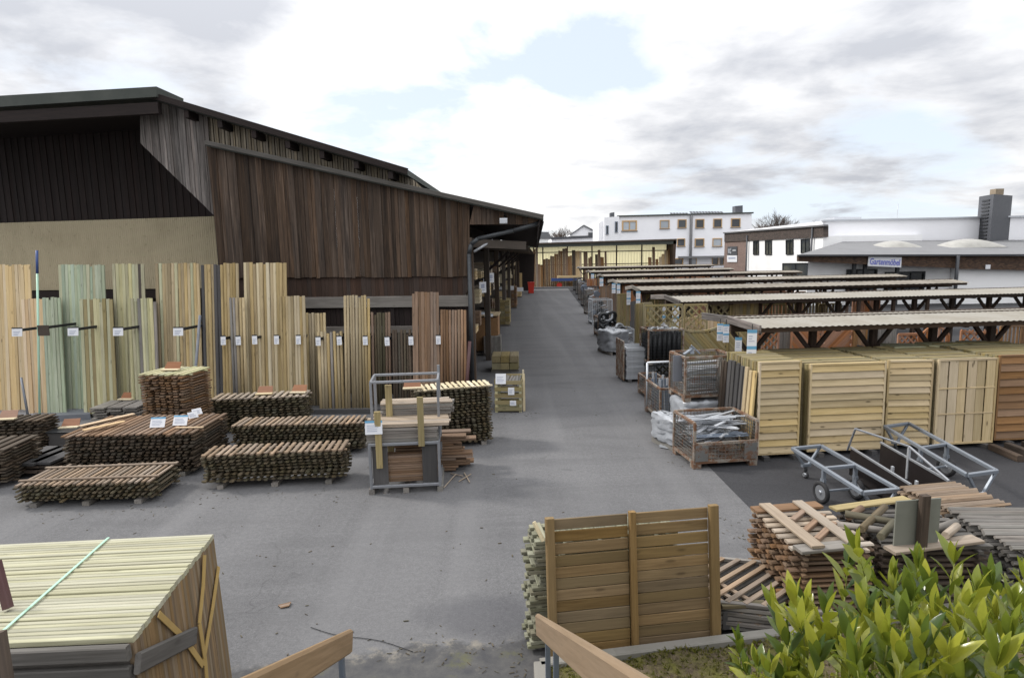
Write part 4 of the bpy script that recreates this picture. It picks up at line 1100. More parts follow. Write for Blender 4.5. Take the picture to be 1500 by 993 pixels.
for i, (x, y) in enumerate(((748, 422), (762, 424), (733, 423))):
    p = Y(x, y, 47 + i); mb = MB(); mb.box((0, 0, 0), .5, .05, .32)
    tag(mb.build('price_card', M['paper'], None, loc=p), 'small white card ' + ('on the reddish timber pack', 'before the pale yellow upright frame', 'at the back of the tall olive pack')[i], 'price card', 'cards along the barn side')
# grey door leaf and red bin at the far end of the barn
p0, p1 = G(766, 424), G(779, 424); mb = MB(); hgt = Y(772, 401, p0.y).z
t = thing('steel_gate', 'grey steel gate with a pale top bar at the far end of the barn', 'gate', p0)
mb.box(((p1 - p0).x / 2, 0, hgt / 2), (p1 - p0).x, .1, hgt); mb.build('panel', M['roofgrey'], t)
mb = MB(); mb.box(((p1 - p0).x / 2, -.05, hgt + .1), (p1 - p0).x, .3, .2); mb.build('top_bar', M['cream'], t)
p = G(778, 430); k = p.y
t = thing('wheelie_bin', 'red plastic wheelie bin at the far end of the lane', 'bin', (p.x, p.y, 0))
mb = MB(); hb = 1.2
mb.add([(-.28, -.3, .06), (.28, -.3, .06), (.28, .3, .06), (-.28, .3, .06), (-.37, -.4, hb), (.37, -.4, hb), (.37, .36, hb), (-.37, .36, hb)], [[0, 1, 2, 3], [4, 5, 6, 7], [0, 1, 5, 4], [1, 2, 6, 5], [2, 3, 7, 6], [3, 0, 4, 7]])
mb.build('body', M['red'], t)
mb = MB(); mb.box((0, -.02, hb + .05), .82, .86, .09, ch=.02); mb.build('lid', M['red'], t)
for x in (-.3, .3):
    mb = MB(); mb.cyl((x - .03, .36, .1), (x + .03, .36, .1), .1, .1, 12); mb.build('wheel', M['rubber'], t)
# signs hung between the barn posts
for i, (x, y, u, w, h) in enumerate(((707, 421, 4.2, 1.0, .8), (712.5, 416, 5.6, .9, .8), (719, 407, 7.4, .7, .7))):
    o0 = SD(u, .2, 0); d = ray(x, y); tt = (BP.o + Vector((AX.y, -AX.x, 0)) * .22).dot(Vector((AX.y, -AX.x, 0))) / d.dot(Vector((AX.y, -AX.x, 0)))
    p = Y(x, y, 23.2 + i * 1.6)
    mb = MB(); mb.beam((-.2, 0, 0), (.2, 0, 0), .02, .42)
    mb.beam((-.1, -.013, .05), (.1, -.013, .05), .005, .16, mi=1); mb.beam((-.1, -.013, -.1), (.1, -.013, -.1), .005, .03, mi=1)
    o = mb.build('hanging_sign', [M['paper'], M['ink']], None, loc=p, rz=math.radians(52)); tag(o, ('first', 'second', 'small third')[i] + ' white sign hung under the barn eaves by the lane, counted from the drainpipe', 'sign', 'white signs under the barn eaves')
    mb = MB(); mb.beam((0, 0, .21), (0, 0, .6), .012, .012); mb.build('cord', M['darkmetal'], o)
# goods on the barn shelves
for k in range(44):
    u = RN.uniform(1.0, 42); z = RN.choice((1.55, 2.5, 2.5, 3.4, 3.4)); p = SD(u, -.35 + RN.uniform(-.15, .15), z)
    w, d, h = RN.uniform(.5, 1.4), RN.uniform(.4, .7), RN.uniform(.25, .6)
    mb = MB(); nb = 4
    for j in range(nb): mb.beam((-w / 2, 0, h * (j + .5) / nb), (w / 2, 0, h * (j + .5) / nb), d, h / nb * .92, Z3, .01)
    o = mb.build('board_bundle_planks', M[RN.choice(['new', 'cream', 'cream', 'bleach', 'brown', 'panel'])], None, loc=p, rz=math.radians(87.6))
    tag(o, 'bundle of short boards on the shadowy shelves of the open barn side', 'board bundle', 'bundles on the barn shelves')
# ================================================================== RIGHT: UPRIGHT SCREEN STACKS
RA = math.radians(5.0)
RE, RD = Vector((math.cos(RA), math.sin(RA), 0)), Vector((-math.sin(RA), math.cos(RA), 0))
def screen_mesh(W, Hh, kind, n, mat, fmat, th=.05, parts=True, name='slat_screen_panel'):
    """an upright fence panel, local x along, y depth, origin at bottom middle of the front"""
    mb = MB()
    if kind == 'h':
        for k in range(n):
            z0 = .03 + (Hh - .06) * k / n; bh = (Hh - .06) / n
            mb.beam((-W / 2 + .035, th * .5 - .004 + RN.uniform(-.002, .002), z0 + bh * .5), (W / 2 - .035, th * .5 - .004 + RN.uniform(-.002, .002), z0 + bh * .5), th * .3, bh * 1.03, Vector((0, .26, 1)), .003)
    elif kind == 'v':
        for k in range(n):
            x0 = -W / 2 + .04 + (W - .08) * (k + .5) / n; bw = (W - .08) / n
            mb.beam((x0, th * .5 - (.006 if k % 2 else -.008), .04), (x0, th * .5 - (.006 if k % 2 else -.008), Hh - .04), bw * (.94 if k % 2 else .90), th * .34, Vector((0, 1, 0)), .004)
    o = mb.build(name, mat)
    ps = [('stile', (-W / 2 + .02, th / 2, 0), (-W / 2 + .02, th / 2, Hh)), ('stile', (W / 2 - .02, th / 2, 0), (W / 2 - .02, th / 2, Hh)),
          ('top_rail', (-W / 2 + .04, th / 2, Hh - .02), (W / 2 - .04, th / 2, Hh - .02)), ('bottom_rail', (-W / 2 + .04, th / 2, .02), (W / 2 - .04, th / 2, .02))]
    if kind == 'v':
        ps += [('cross_rail', (-W / 2 + .04, th * .2, Hh * .36), (W / 2 - .04, th * .2, Hh * .36)), ('cross_rail', (-W / 2 + .04, th * .2, Hh * .66), (W / 2 - .04, th * .2, Hh * .66))]
    if parts:
        for nm, p, q in ps:
            cr = nm == 'cross_rail'
            mb = MB(); mb.beam(p, q, .03 if cr else .045, th * (.3 if cr else 1.0), Vector((0, 1, 0)) if abs(p[2] - q[2]) > .1 else Vector((0, 1, 0)), .004)
            mb.build(nm, fmat, o)
    else:
        mb = MB(); w2 = W / 2
        mb.prism([(-w2, 0, 0), (-w2 + .045, 0, 0), (-w2 + .045, 0, Hh - .045), (w2 - .045, 0, Hh - .045), (w2 - .045, 0, 0), (w2, 0, 0), (w2, 0, Hh), (-w2, 0, Hh)], (0, th, 0)); mb.build('frame', fmat, o)
    return o
def screen_stack(px0, px1, pyb0, pyb1, pyt, depth, kind, n, mat, fmat, label, front, group, pitch=.062, z0=.1, leanx=0.0, Wf=None, skid=None):
    a, b = G(px0, pyb0, z0), G(px1, pyb1, z0)
    W = (b - a).length; ang = math.atan2(b.y - a.y, b.x - a.x); Hh = Y((px0 + px1) / 2, pyt, (a.y + b.y) / 2).z - z0
    c = (a + b) / 2; nrm = RD
    N = int(depth / pitch)
    fr = screen_mesh(W, Hh, kind, n, M[mat], M[fmat]); back = screen_mesh(W, Hh - .02, kind, max(6, n // 2), M['olive'], M['olive'], .056, False)
    for k in range(N):
        o = fr if k == 0 else (back if k == 1 else dup(back))
        j = RN.uniform(-.02, .02)
        o.location = c + nrm * (k * pitch) + RE * j + Z3 * (RN.uniform(-.012, .012) if k else 0)
        o.rotation_euler = (-.02, 0, ang + RN.uniform(-.004, .004))
        tag(o, front if k == 0 else label, 'fence panel', group)
    t = thing('skid', skid or ('dark timber skid under the ' + group), 'skid', (c.x, c.y, 0), ang)
    for s in (-.35, .35):
        mb = MB(); mb.beam((W * s, -.12, z0 / 2), (W * s, depth, z0 / 2), .12, z0 - .01); mb.build('bearer', M['charcoal'], t)
    print('screen', front[:30], [round(x, 2) for x in (c.x, c.y, W, Hh)])
    return c, W, Hh
screen_stack(1110, 1171, 667, 664, 530, 1.5, 'h', 13, 'panel', 'panel', 'screen panel standing behind the narrow slatted one, only its top showing', 'narrow fence panel of thirteen level boards at the canopy end', 'narrow boarded panels')
screen_stack(1182, 1292, 662, 657, 532, 2.15, 'h', 12, 'panel', 'panel', 'panel in the broad stack behind the trolleys, only its olive top showing', 'broad pale fence panel with overlapping level boards behind the trolleys', 'broad boarded panels')
screen_stack(1296, 1362, 652, 651, 528, 2.05, 'h', 13, 'panel', 'panel', 'panel in the set back stack between broad and upright boarded ones, top showing', 'pale level boarded panel set back next to the upright boarded one', 'set back boarded panels')
screen_stack(1368, 1454, 652, 648, 526, 2.05, 'v', 6, 'panel', 'panel', 'panel in the upright boarded stack, only its top edge showing', 'pale fence panel of upright boards with two cross rails', 'upright boarded panels')
screen_stack(1456, 1580, 645, 640, 519, 2.05, 'h', 11, 'larch', 'larch', 'panel in the orange brown stack, only its top showing', 'orange brown level boarded panel beside the upright boarded one', 'orange brown panels')
# skid planks and beams lying before them
for i, (a, b) in enumerate((((1452, 654), (1495, 672)), ((1475, 652), (1530, 672)), ((1500, 650), (1560, 670)))):
    p, q = G(*a, .07), G(*b, .07); mb = MB(); mb.beam(p, q, .13, .13, Z3, .01)
    tag(mb.build('timber_beam', M['dark'], None, loc=p, world=True), ('first', 'second', 'third')[i] + ' squared dark beam on the ground before the orange brown panels, from the trolleys', 'beam', 'beams before the orange brown panels')
p = G(1166, 667); p2 = Y(1164.5, 602, p.y - .1)
mb = MB(); mb.beam(p + Z3 * .02, p2, .06, .03, Vector((0, 1, 0)))
tag(mb.build('steel_bar', M['bluesteel'], None, loc=p, world=True), 'flat grey steel bar leaning upright on the narrow boarded panels', 'bar')
# dark upright boards at the canopy end, leaning on the side of the narrow panels
S1L = G(1110, 667, .1)
for k in range(14):
    base = S1L + RD * (.12 + k * .125) + RE * (-.16 - .02 * (k % 3)); h = 1.83 + RN.uniform(-.06, .03)
    mb = MB(); mb.beam((0, 0, 0), (.1, .0, h), .045, .115, Vector((0, 1, 0)), .006)
    if k < 3: m, lb, gr = 'panel', 'yellowish upright board leaning beside the narrow boarded panels', 'yellow boards beside the narrow panels'
    else: m, lb, gr = ('grey' if k > 11 else 'dark' if k > 9 else 'charcoal'), 'dark upright board leaning in the sheaf at the canopy end', 'dark upright boards at the canopy end'
    o = mb.build('plank', M[m], None, loc=(base.x, base.y, .03), rz=RA + RN.uniform(-.08, .08)); tag(o, lb, 'plank', gr)

# ================================================================== CANOPIES
def canopy(fc, length, depth, label, z=2.5, rise=.14, spacing=1.55, detail=2, group='open corrugated canopies beside the lane', old=False):
    """fc: front corner at the lane end (world, xy); runs along RE, depth along RD"""
    t = thing('display_canopy', label, 'canopy', (fc.x, fc.y, 0), RA, group)
    pitch = .15 if detail > 1 else .3; n = int(length / pitch)
    seg = 4 if detail > 1 else 2
    for s in (0, 1):
        def f(u, v, s=s):
            y = depth * (.5 * v + .5 * s) + (-.06 if s == 0 and v == 0 else 0)
            if s == 1 and v == 0: y -= .12
            yy = y / depth
            zz = z + rise * (1 - abs(2 * yy - 1)) + .009 * math.cos(u * n * 2 * PI) + (-.05 if s == 1 else 0)
            return Vector((u * length, y, zz))
        mb = MB(); mb.grid(f, n * seg, 2)
        o = mb.build('roof_sheet', M['fibreold' if old else 'fibre'], t)
    for y, zz in ((.16, z - .075), (depth * .5, z + rise - .13), (depth - .16, z - .075)):
        mb = MB(); mb.beam((.02, y, zz), (length, y, zz), .1, .11); mb.build('purlin', M['beam'], t)
    mb = MB(); mb.beam((-.02, depth * .5, z + rise + .012), (length, depth * .5, z + rise + .012), .07, .02); mb.build('ridge_strip', M['dark'], t)
    for a, b in (((-.04, -.1, z - .03), (-.04, depth / 2, z + rise - .02)), ((-.04, depth / 2, z + rise - .02), (-.04, depth + .1, z - .03))):
        mb = MB(); mb.beam(a, b, .05, .18, Z3, .008); mb.build('end_board', M['barngrey' if detail > 1 else 'grey'], t)
    mb = MB(); mb.beam((0, depth * .5, z - .17), (length, depth * .5, z - .17), .14, .2); mb.build('ridge_beam', M['beam'], t)
    k = 0; x = .55
    while x < length:
        mb = MB(); mb.beam((x, depth * .5, 0), (x, depth * .5, z - .26), .15, .15, Vector((0, 1, 0)), .01); p = mb.build('post', M['beam'], t)
        for dx in (-.6, .6):
            mb = MB(); mb.beam((x + math.copysign(.06, dx), depth * .5, z - .8), (x + dx * .8, depth * .5, z - .28), .08, .09); mb.build('brace', M['beam'], p)
        mb = MB(); mb.beam((x, .45, z - .15), (x, depth - .45, z - .15), .09, .10) ; mb.build('tie_beam', M['beam'], p)
        x += spacing; k += 1
    return t
CAN = []
cpx = [((1113, 480), 26, 2.95, 2.55, .05), ((996, 442), 30, 3.0, 2.5, .10), ((937, 425), 17, 2.2, 2.5, .12), ((905, 414), 19, 2.2, 2.5, .12), ((884, 404.5), 18, 2.2, 2.5, .12), ((866, 398.5), 15, 2.2, 2.5, .12), ((851, 392.5), 16, 2.2, 2.5, .12)]
lab = ['first corrugated canopy with pale roof sheets over the boarded panels', 'second corrugated canopy, over the lattice panels', 'third corrugated canopy, over upright olive panels', 'fourth canopy counting from the boarded panels', 'fifth canopy counting from the boarded panels', 'sixth canopy counting from the boarded panels', 'seventh canopy, the last before the timber hall']
for i, (px, L, D, z, ris) in enumerate(cpx):
    p = G(px[0], px[1], z)
    if i >= 4: p = Y(px[0], px[1], (52, 61, 70)[i - 4]); z = max(2.0, p.z)
    CAN.append((p, L, D, z)); print('canopy', i, [round(v, 2) for v in p])
    canopy(p, L, D, lab[i], z, ris, old=i > 1, spacing=1.6 if i < 2 else 1.9, detail=2 if i < 2 else 1)
def can_pt(i, u, w, z):
    p, L, D, zz = CAN[i]; return Vector((p.x, p.y, 0)) + RE * u + RD * w + Z3 * z
# price boards hung at the canopy ends
def price_board(p, w, h, rz, label, group='price boards at the canopy ends', two=False):
    o = None
    mb = MB()
    hh = h / 2 if two else h
    mb.beam((-w / 2, 0, -h / 2), (w / 2, 0, -h / 2), .012, h)
    for q in range(2 if two else 1):
        for j in range(3): mb.beam((-w * .36, -.008, -q * hh - hh * (.4 + j * .15)), (w * RN.uniform(0, .3), -.008, -q * hh - hh * (.4 + j * .15)), .003, hh * .05, mi=1)
    o = mb.build('price_board', [M['paper'], M['ink']], None, loc=p, rz=rz)
    for q in range(2 if two else 1):
        mb = MB(); mb.beam((-w / 2, -.002, -q * hh - hh * .1), (w / 2, -.002, -q * hh - hh * .1), .018, hh * .2); mb.build('header', M['cardblue'], o)
    mb = MB(); mb.beam((0, 0, 0), (0, 0, .12), .015, .015); mb.build('cord', M['darkmetal'], o)
    return tag(o, label, 'price board', group)
p0 = CAN[0][0]
for i, (x, y, w, h, yy, two) in enumerate(((1055, 474, .135, .42, 14.5, True), (1064, 475, .135, .44, 14.3, True), (1082, 494, .15, .33, 13.8, False), (1102, 483, .20, .72, 13.0, True))):
    price_board(Y(x, y, yy), w, h, -.15, ('double white price board, the farther one of the pair on the first canopy end', 'double white price board, the nearer one of the pair on the first canopy end', 'single white price board below the first canopy end beam', 'tall double price board on the front corner of the first canopy')[i], two=two)
for i, (x, y, w, h, yy) in enumerate(((973, 446, .12, .85, 22.5), (990, 446, .22, .85, 20.8), (921, 426, .2, .7, 30), (935, 427, .2, .7, 28.0), (899, 415, .22, .6, 36), (906, 416, .2, .6, 35), (881, 407, .3, .7, 50), (868, 401, .3, .7, 60))):
    price_board(Y(x, y, yy), w, h, -.15, ('narrow price board at the back of the second canopy end', 'wide price board at the front of the second canopy end', 'price board at the back of the third canopy end', 'price board at the front of the third canopy end', 'price board at the back of the fourth canopy end', 'price board at the front of the fourth canopy end', 'price board on the fifth canopy end', 'price board on the sixth canopy end')[i], two=True)

# ================================================================== PANELS STANDING UNDER THE CANOPIES
def lattice(W, Hh, mat, pitch=.16, arch=0.0, name='lattice_screen', fw=.05, kind='lattice'):
    """framed panel, origin bottom centre; arch > 0 bulges the top, < 0 sags it"""
    t = bpy.data.objects.new(name, None); C.objects.link(t); FRAMES[t.name] = Matrix()
    def top(x): return Hh + arch * (1 - (2 * x / W) ** 2)
    for x in (-W / 2, W / 2):
        mb = MB(); mb.beam((x, 0, 0), (x, 0, Hh), fw, fw, Vector((0, 1, 0))); mb.build('stile', mat, t)
    mb = MB(); N = 10 if arch else 1
    for k in range(N):
        x0, x1 = -W / 2 + W * k / N, -W / 2 + W * (k + 1) / N; mb.beam((x0, 0, top(x0)), (x1, 0, top(x1)), fw, fw * 1.4, Z3)
    mb.build('top_rail', mat, t)
    mb = MB(); mb.beam((-W / 2, 0, .04), (W / 2, 0, .04), fw, fw); mb.build('bottom_rail', mat, t)
    mb = MB()
    if kind == 'lattice':
        for s in (1, -1):
            c = -Hh - W
            while c < W + Hh:
                # line x = c + s*z clipped to the frame
                zs = []
                steps = 24; seg = []
                for i in range(steps + 1):
                    z = Hh * 1.0 * i / steps; x = (c + z) if s == 1 else (-(c + z))
                    if abs(x) <= W / 2: seg.append((x, z))
                if len(seg) > 1: mb.beam((seg[0][0], .012 * s, seg[0][1]), (seg[-1][0], .012 * s, seg[-1][1]), .012, .03, Z3) if False else mb.beam((seg[0][0], .012 * s, seg[0][1]), (seg[-1][0], .012 * s, seg[-1][1]), .055, .012, Vector((0, 1, 0)))
                c += pitch
        mb.build('lattice', mat, t)
    elif kind == 'slant':
        c = -W
        while c < W + Hh + .4:
            pts = []
            for i in range(41):
                z = .03 + (Hh + .1) * i / 40; x = W / 2 - (z - Hh) * .9 - (c + 0)
                x = -W / 2 + c - z * .9
                if abs(x) <= W / 2 and z <= top(x) - .02: pts.append((x, z))
            if len(pts) > 1: mb.beam((pts[0][0], 0, pts[0][1]), (pts[-1][0], 0, pts[-1][1]), pitch * .70, .02, Vector((0, 1, 0)), .003)
            c += pitch
        mb.build('slanting_slats', mat, t)
    elif kind == 'diag':
        c = -Hh
        for sgn in (1, -1):
            c = 0
            x0, x1 = (0, W / 2) if sgn == 1 else (-W / 2, 0)
            cc = -Hh
            while cc < W / 2 + Hh:
                pts = []
                for i in range(25):
                    z = Hh * i / 24; x = cc + z
                    if 0 <= x <= W / 2: pts.append((sgn * x, z))
                if len(pts) > 1: mb.beam((pts[0][0], 0, pts[0][1]), (pts[-1][0], 0, pts[-1][1]), pitch * .68, .02, Vector((0, 1, 0)), .003)
                cc += pitch
        mb.build('diagonal_slats', mat, t)
        mb = MB(); mb.beam((0, -.01, 0), (0, -.01, Hh), .07, .04, Vector((0, 1, 0))); mb.build('middle_stile', mat, t)
    else:
        n = max(3, int(W / .13))
        for k in range(n):
            x = -W / 2 + W * (k + .5) / n; mb.beam((x, 0, .05), (x, 0, top(x) - .03), W / n * (.9 if kind == 'board' else .55), .02, Vector((0, 1, 0)), .003)
        mb.build('upright_slats', mat, t)
    return t
def place(t, px, py, yy=None, z=0.0, rz=RA, label='', cat='fence panel', group=None, p=None):
    p = p or Y(px, py, yy); t.location = (p.x, p.y, z if z is not None else p.z); t.rotation_euler = (0, 0, rz)
    return tag(t, label, cat, group)
def wall_panels(i_row, specs):
    pass
# lattice panels under the second canopy
def panel_at(x0, x1, yt, yy, kind, mat, label, group, arch=0.0, cat='fence panel', pitch=.16, z0=.0, name=None, rz=RA):
    a, b = Y(x0, yt, yy), Y(x1, yt, yy + (x1 - x0) / 880 * yy * .087)
    W = b.x - a.x; Hh = a.z - z0
    t = lattice(W, Hh - max(0, arch) * 0, M[mat], pitch, arch, name or ('lattice_screen' if kind == 'lattice' else 'garden_gate' if mat == 'terra' else 'boarded_screen'), kind=kind)
    c = (a + b) / 2
    t.location = (c.x, c.y, z0); t.rotation_euler = (0, 0, rz)
    return tag(t, label, cat, group)
panel_at(945, 1000, 448, 20.2, 'lattice', 'olive', 'yellow olive lattice panel beneath the second canopy, next to the dark sheaf', 'lattice panels', pitch=.26)
panel_at(1003, 1036, 447, 20.6, 'lattice', 'olive', 'yellow olive lattice panel in the middle beneath the second canopy', 'lattice panels', pitch=.26)
panel_at(1044, 1070, 447, 22.2, 'lattice', 'olive', 'pale lattice panel behind the second canopy posts', 'lattice panels', pitch=.26)
panel_at(1072, 1110, 444, 22.5, 'board', 'olive', 'plain olive boarded panel at the end of the lattice row', 'olive panels')
for k in range(6):
    panel_at(931 + k * 2.4, 943 + k * 2.4, 446 - k * .3, 21.6 - k * .1 + .0, 'board', 'olive', 'olive edged panel in the sheaf next to the lattice', 'olive sheaf by the lattice')
for i, (x0, x1, yt, yy) in enumerate(((904, 922, 431, 30.5), (941, 958, 430, 30.5), (960, 985, 432, 31), (990, 1015, 432, 31))):
    panel_at(x0, x1, yt, yy, 'board', 'olive', ('olive panel standing beside the third canopy post', 'olive panel just past the third canopy price boards', 'olive panel third along the row under the third canopy', 'olive panel last along the row under the third canopy')[i], 'olive panels under the third canopy')
for i, (x0, x1, yt) in enumerate(((1040, 1065, 446), (1112, 1150, 446), (1154, 1198, 444), (1200, 1232, 446))):
    panel_at(x0, x1, yt, 25, 'bars' if i else 'board', 'olive', 'olive barred panel under the far side of the second canopy', 'olive barred panels')
# red brown screens deeper under the far canopies
k = 0
for (x0, x1, yt, yy) in ((880, 910, 420, 38), (912, 934, 418, 38), (938, 970, 417, 38.5), (972, 1010, 416, 39), (1012, 1050, 416, 39.5), (1052, 1090, 416, 40), (1100, 1150, 416, 40.5), (860, 874, 409, 54), (878, 900, 408, 54), (905, 940, 407, 55), (945, 985, 406, 56), (990, 1040, 405, 57)):
    panel_at(x0, x1, yt, yy, 'board', 'terra' if k % 3 else 'brown', 'red brown boarded screen in the row under the %s canopy' % ('fourth' if yy < 50 else 'fifth'), 'red brown screens under the %s canopy' % ('fourth' if yy < 50 else 'fifth'), name='board_screen'); k += 1
for i, (x0, x1, yt) in enumerate(((1060, 1110, 429), (1118, 1160, 428), (1165, 1180, 428), (1250, 1290, 427))):
    panel_at(x0, x1, yt, 32, 'board', 'terra' if i else 'olive', 'red brown screen under the third canopy, seen between the roofs', 'screens under the third canopy', name='board_screen')
# garden gates under the first canopy, facing the panels
GY = 18.2
panel_at(1108, 1141, 476, GY, 'lattice', 'terra', 'small red brown lattice gate beside the price board', 'red brown garden gates', pitch=.22, cat='gate')
panel_at(1143, 1158, 474, GY + .3, 'board', 'grey', 'narrow grey boarded panel between lattice and herringbone gates', 'garden screens under the first canopy')
panel_at(1160, 1250, 474, GY + .2, 'diag', 'terra', 'wide red brown gate with herringbone boards in two leaves', 'red brown garden gates', cat='gate', pitch=.13)
panel_at(1252, 1270, 474, GY + .3, 'board', 'larch', 'darker orange gate edge right after the herringbone gate', 'red brown garden gates', cat='gate')
panel_at(1272, 1284, 474, GY + .4, 'board', 'charcoal', 'dark panel after the herringbone gate', 'garden screens under the first canopy')
panel_at(1285, 1312, 478, GY + .5, 'board', 'grey', 'pale grey pinkish boarded panel among the gates', 'garden screens under the first canopy')
panel_at(1316, 1346, 490, GY + .6, 'lattice', 'terra', 'low red brown lattice gate before the arched one', 'red brown garden gates', pitch=.2, cat='gate')
panel_at(1349, 1390, 492, GY + .6, 'bars', 'terra', 'red brown gate with an arched top and upright bars', 'red brown garden gates', arch=.30, cat='gate')
panel_at(1408, 1460, 484, GY + .8, 'lattice', 'terra', 'wide red brown lattice gate behind the crossing braces', 'red brown garden gates', pitch=.26, cat='gate', arch=-.1)
panel_at(1466, 1500, 478, GY + .9, 'bars', 'larch', 'orange brown barred gate at the edge of the picture', 'red brown garden gates', cat='gate')
p, q = G(1256, 506, 1.82), G(1282, 513, 1.82); mb = MB(); mb.beam(p, q, .05, .03)
tag(mb.build('lath', M['grey'], None, loc=p, world=True), 'pale lath lying on the panel tops under the first canopy', 'lath')
p, q = Y(1459, 502, 17.6), Y(1455, 478, 17.8); mb = MB(); mb.beam(p, q, .06, .04)
tag(mb.build('batten', M['cream'], None, loc=p, world=True), 'cream batten leaning in front of the lattice gate', 'batten')
# pale boards lying on top of the stacks
for i, (x0, x1, y) in enumerate(((1300, 1345, 507), (1350, 1410, 505), (1412, 1452, 503))):
    a, b = G(x0, y, 1.9), G(x1, y - .5, 1.9); mb = MB(); mb.beam(a, b, .6, .05, Z3, .01)
    tag(mb.build('board', M['green'], None, loc=a, world=True), ('first', 'middle', 'last')[i] + ' pale flat board lying on the panel tops by the arched gate', 'board', 'flat boards on the panel tops')
# slant boarded panels with sagging top behind the wire cages, round topped ones behind them
for k in range(7):
    t = panel_at(982, 1066, 474, 19.6 + .09 * k, 'slant', 'olive', 'olive panel with slanting boards and a sagging top, standing behind the wire cages' if k == 0 else 'olive panel behind the slant boarded one, only its sagging top showing', 'olive sagging panels', arch=-.30, pitch=.125)
for k in range(4):
    t = panel_at(990, 1062, 474, 20.9 + .12 * k, 'board', 'peach' if k == 0 else 'brown', 'pale pinkish panel with a rounded top behind the olive sagging one' if k == 0 else 'brown panel with a rounded top behind the pinkish one', 'round topped panels', arch=.22 - .02 * k)
for k in range(3):
    panel_at(1068, 1110, 478, 19.8 + .1 * k, 'slant', 'olive', 'olive slant boarded panel half hidden by the first canopy corner', 'olive panels at the canopy corner', pitch=.125)
# dark boards at the third canopy post
for k in range(7):
    x = 925 + k * 1.8; p = G(x, 503, 0); tp = Y(x, 441 + abs(k - 3) * .6, p.y + .2)
    mb = MB(); mb.beam((0, 0, 0), (0, .2, tp.z), .055 * 1.2, .05, Vector((0, 1, 0)), .005)
    tag(mb.build('plank', M['charcoal'], None, loc=(p.x, p.y, .02)), 'dark grey tall board in the sheaf beside the lattice panels', 'plank', 'dark boards beside the lattice')
# far dim goods under the canopies to the right
# ================================================================== WIRE CAGES ALONG THE LANE
def cage(p, W, D, h, rz, label, frame='rust', wire='wiregrey', group='wire mesh pallet cages along the lane', mesh=.07, half=False, z0=0.0, plates=False):
    t = thing('mesh_pallet_cage', label, 'pallet cage', (p.x, p.y, z0), rz, group)
    b = .13
    for x, y in ((0, 0), (W, 0), (0, D), (W, D)):
        mb = MB(); mb.beam((x, y, .1), (x, y, h), .05, .05, Vector((0, 1, 0)), .004); mb.build('corner_post', M[frame], t)
        mb = MB(); mb.box((x + (.06 if x == 0 else -.06), y + (.06 if y == 0 else -.06), .06), .16, .16, .11); mb.build('foot', M[frame], t)
    mb = MB()
    zf = h * .55 if half else h
    for (a, c, zt) in (((0, 0), (W, 0), zf), ((W, 0), (W, D), h), ((W, D), (0, D), h), ((0, D), (0, 0), h)):
        for z in (b, zt): mb.beam((*a, z), (*c, z), .05, .05)
    mb.build('frame', M[frame], t)
    for nm, a, c, zt in (('front_mesh', (0, 0), (W, 0), zf), ('side_mesh', (W, 0), (W, D), h), ('rear_mesh', (W, D), (0, D), h), ('side_mesh', (0, D), (0, 0), h)):
        mb = MB(); L = math.hypot(c[0] - a[0], c[1] - a[1])
        n = int(L / mesh)
        for k in range(1, n):
            f = k / n; q = (a[0] + (c[0] - a[0]) * f, a[1] + (c[1] - a[1]) * f)
            mb.beam((*q, b), (*q, zt), .009, .009, Vector((0, 1, .01)))
        n = int((zt - b) / mesh)
        for k in range(1, n):
            z = b + (zt - b) * k / n; mb.beam((*a, z), (*c, z), .009, .009)
        mb.build(nm, M[wire], t)
    mb = MB(); mb.box((W / 2, D / 2, b), W, D, .02); mb.build('floor_plate', M[frame], t)
    if plates:
        for x in (.14, W - .14):
            mb = MB(); mb.box((x, -.03, (b + zf) / 2), .26, .012, zf - b - .05); mb.build('label_plate', M['wiregrey'], t)
    return t
def loose_bars(t, n, zr, xr, yr, mat, label, group, name='steel_bar', along='x', w=.04, L=(.6, 1.0), spread=.5):
    f = FRAMES[t.name]
    for k in range(n):
        x, y, z = RN.uniform(*xr), RN.uniform(*yr), zr[0] + (zr[1] - zr[0]) * k / n
        an = RN.uniform(-spread, spread) + (PI / 2 if along == 'y' else 0); l = RN.uniform(*L) / 2
        d = Vector((math.cos(an) * l, math.sin(an) * l, RN.uniform(-.03, .05)))
        a, b = f @ (Vector((x, y, z)) - d), f @ (Vector((x, y, z)) + d)
        mb = MB(); mb.beam(a, b, w * RN.uniform(.8, 1.6), w * .4, Z3, .003)
        tag(mb.build(name, M[mat], None, loc=a, world=True), label, 'bar', group)
fl = G(1016.5, 687); fr = G(1107, 681); an = math.atan2(fr.y - fl.y, fr.x - fl.x); WW = (fr - fl).length
hh = Y(1019, 621, fl.y).z
c1_ = cage(fl, WW, 1.0, hh, an, 'front rusty wire cage with dropped front, full of steel bars, beside the narrow boarded panels', half=True, plates=True)
loose_bars(c1_, 46, (.42, .92), (.4, WW - .4), (.3, .75), 'galv', 'zinc coated steel bar in the front wire cage', 'bars in the front wire cage', L=(.7, 1.15), spread=1.0, w=.05)
loose_bars(c1_, 8, (.55, .62), (.5, WW - .5), (.12, .3), 'bluesteel', 'grey steel bar lying along the front edge of the front wire cage', 'bars along the front of the wire cage', L=(.9, 1.1), spread=.06)
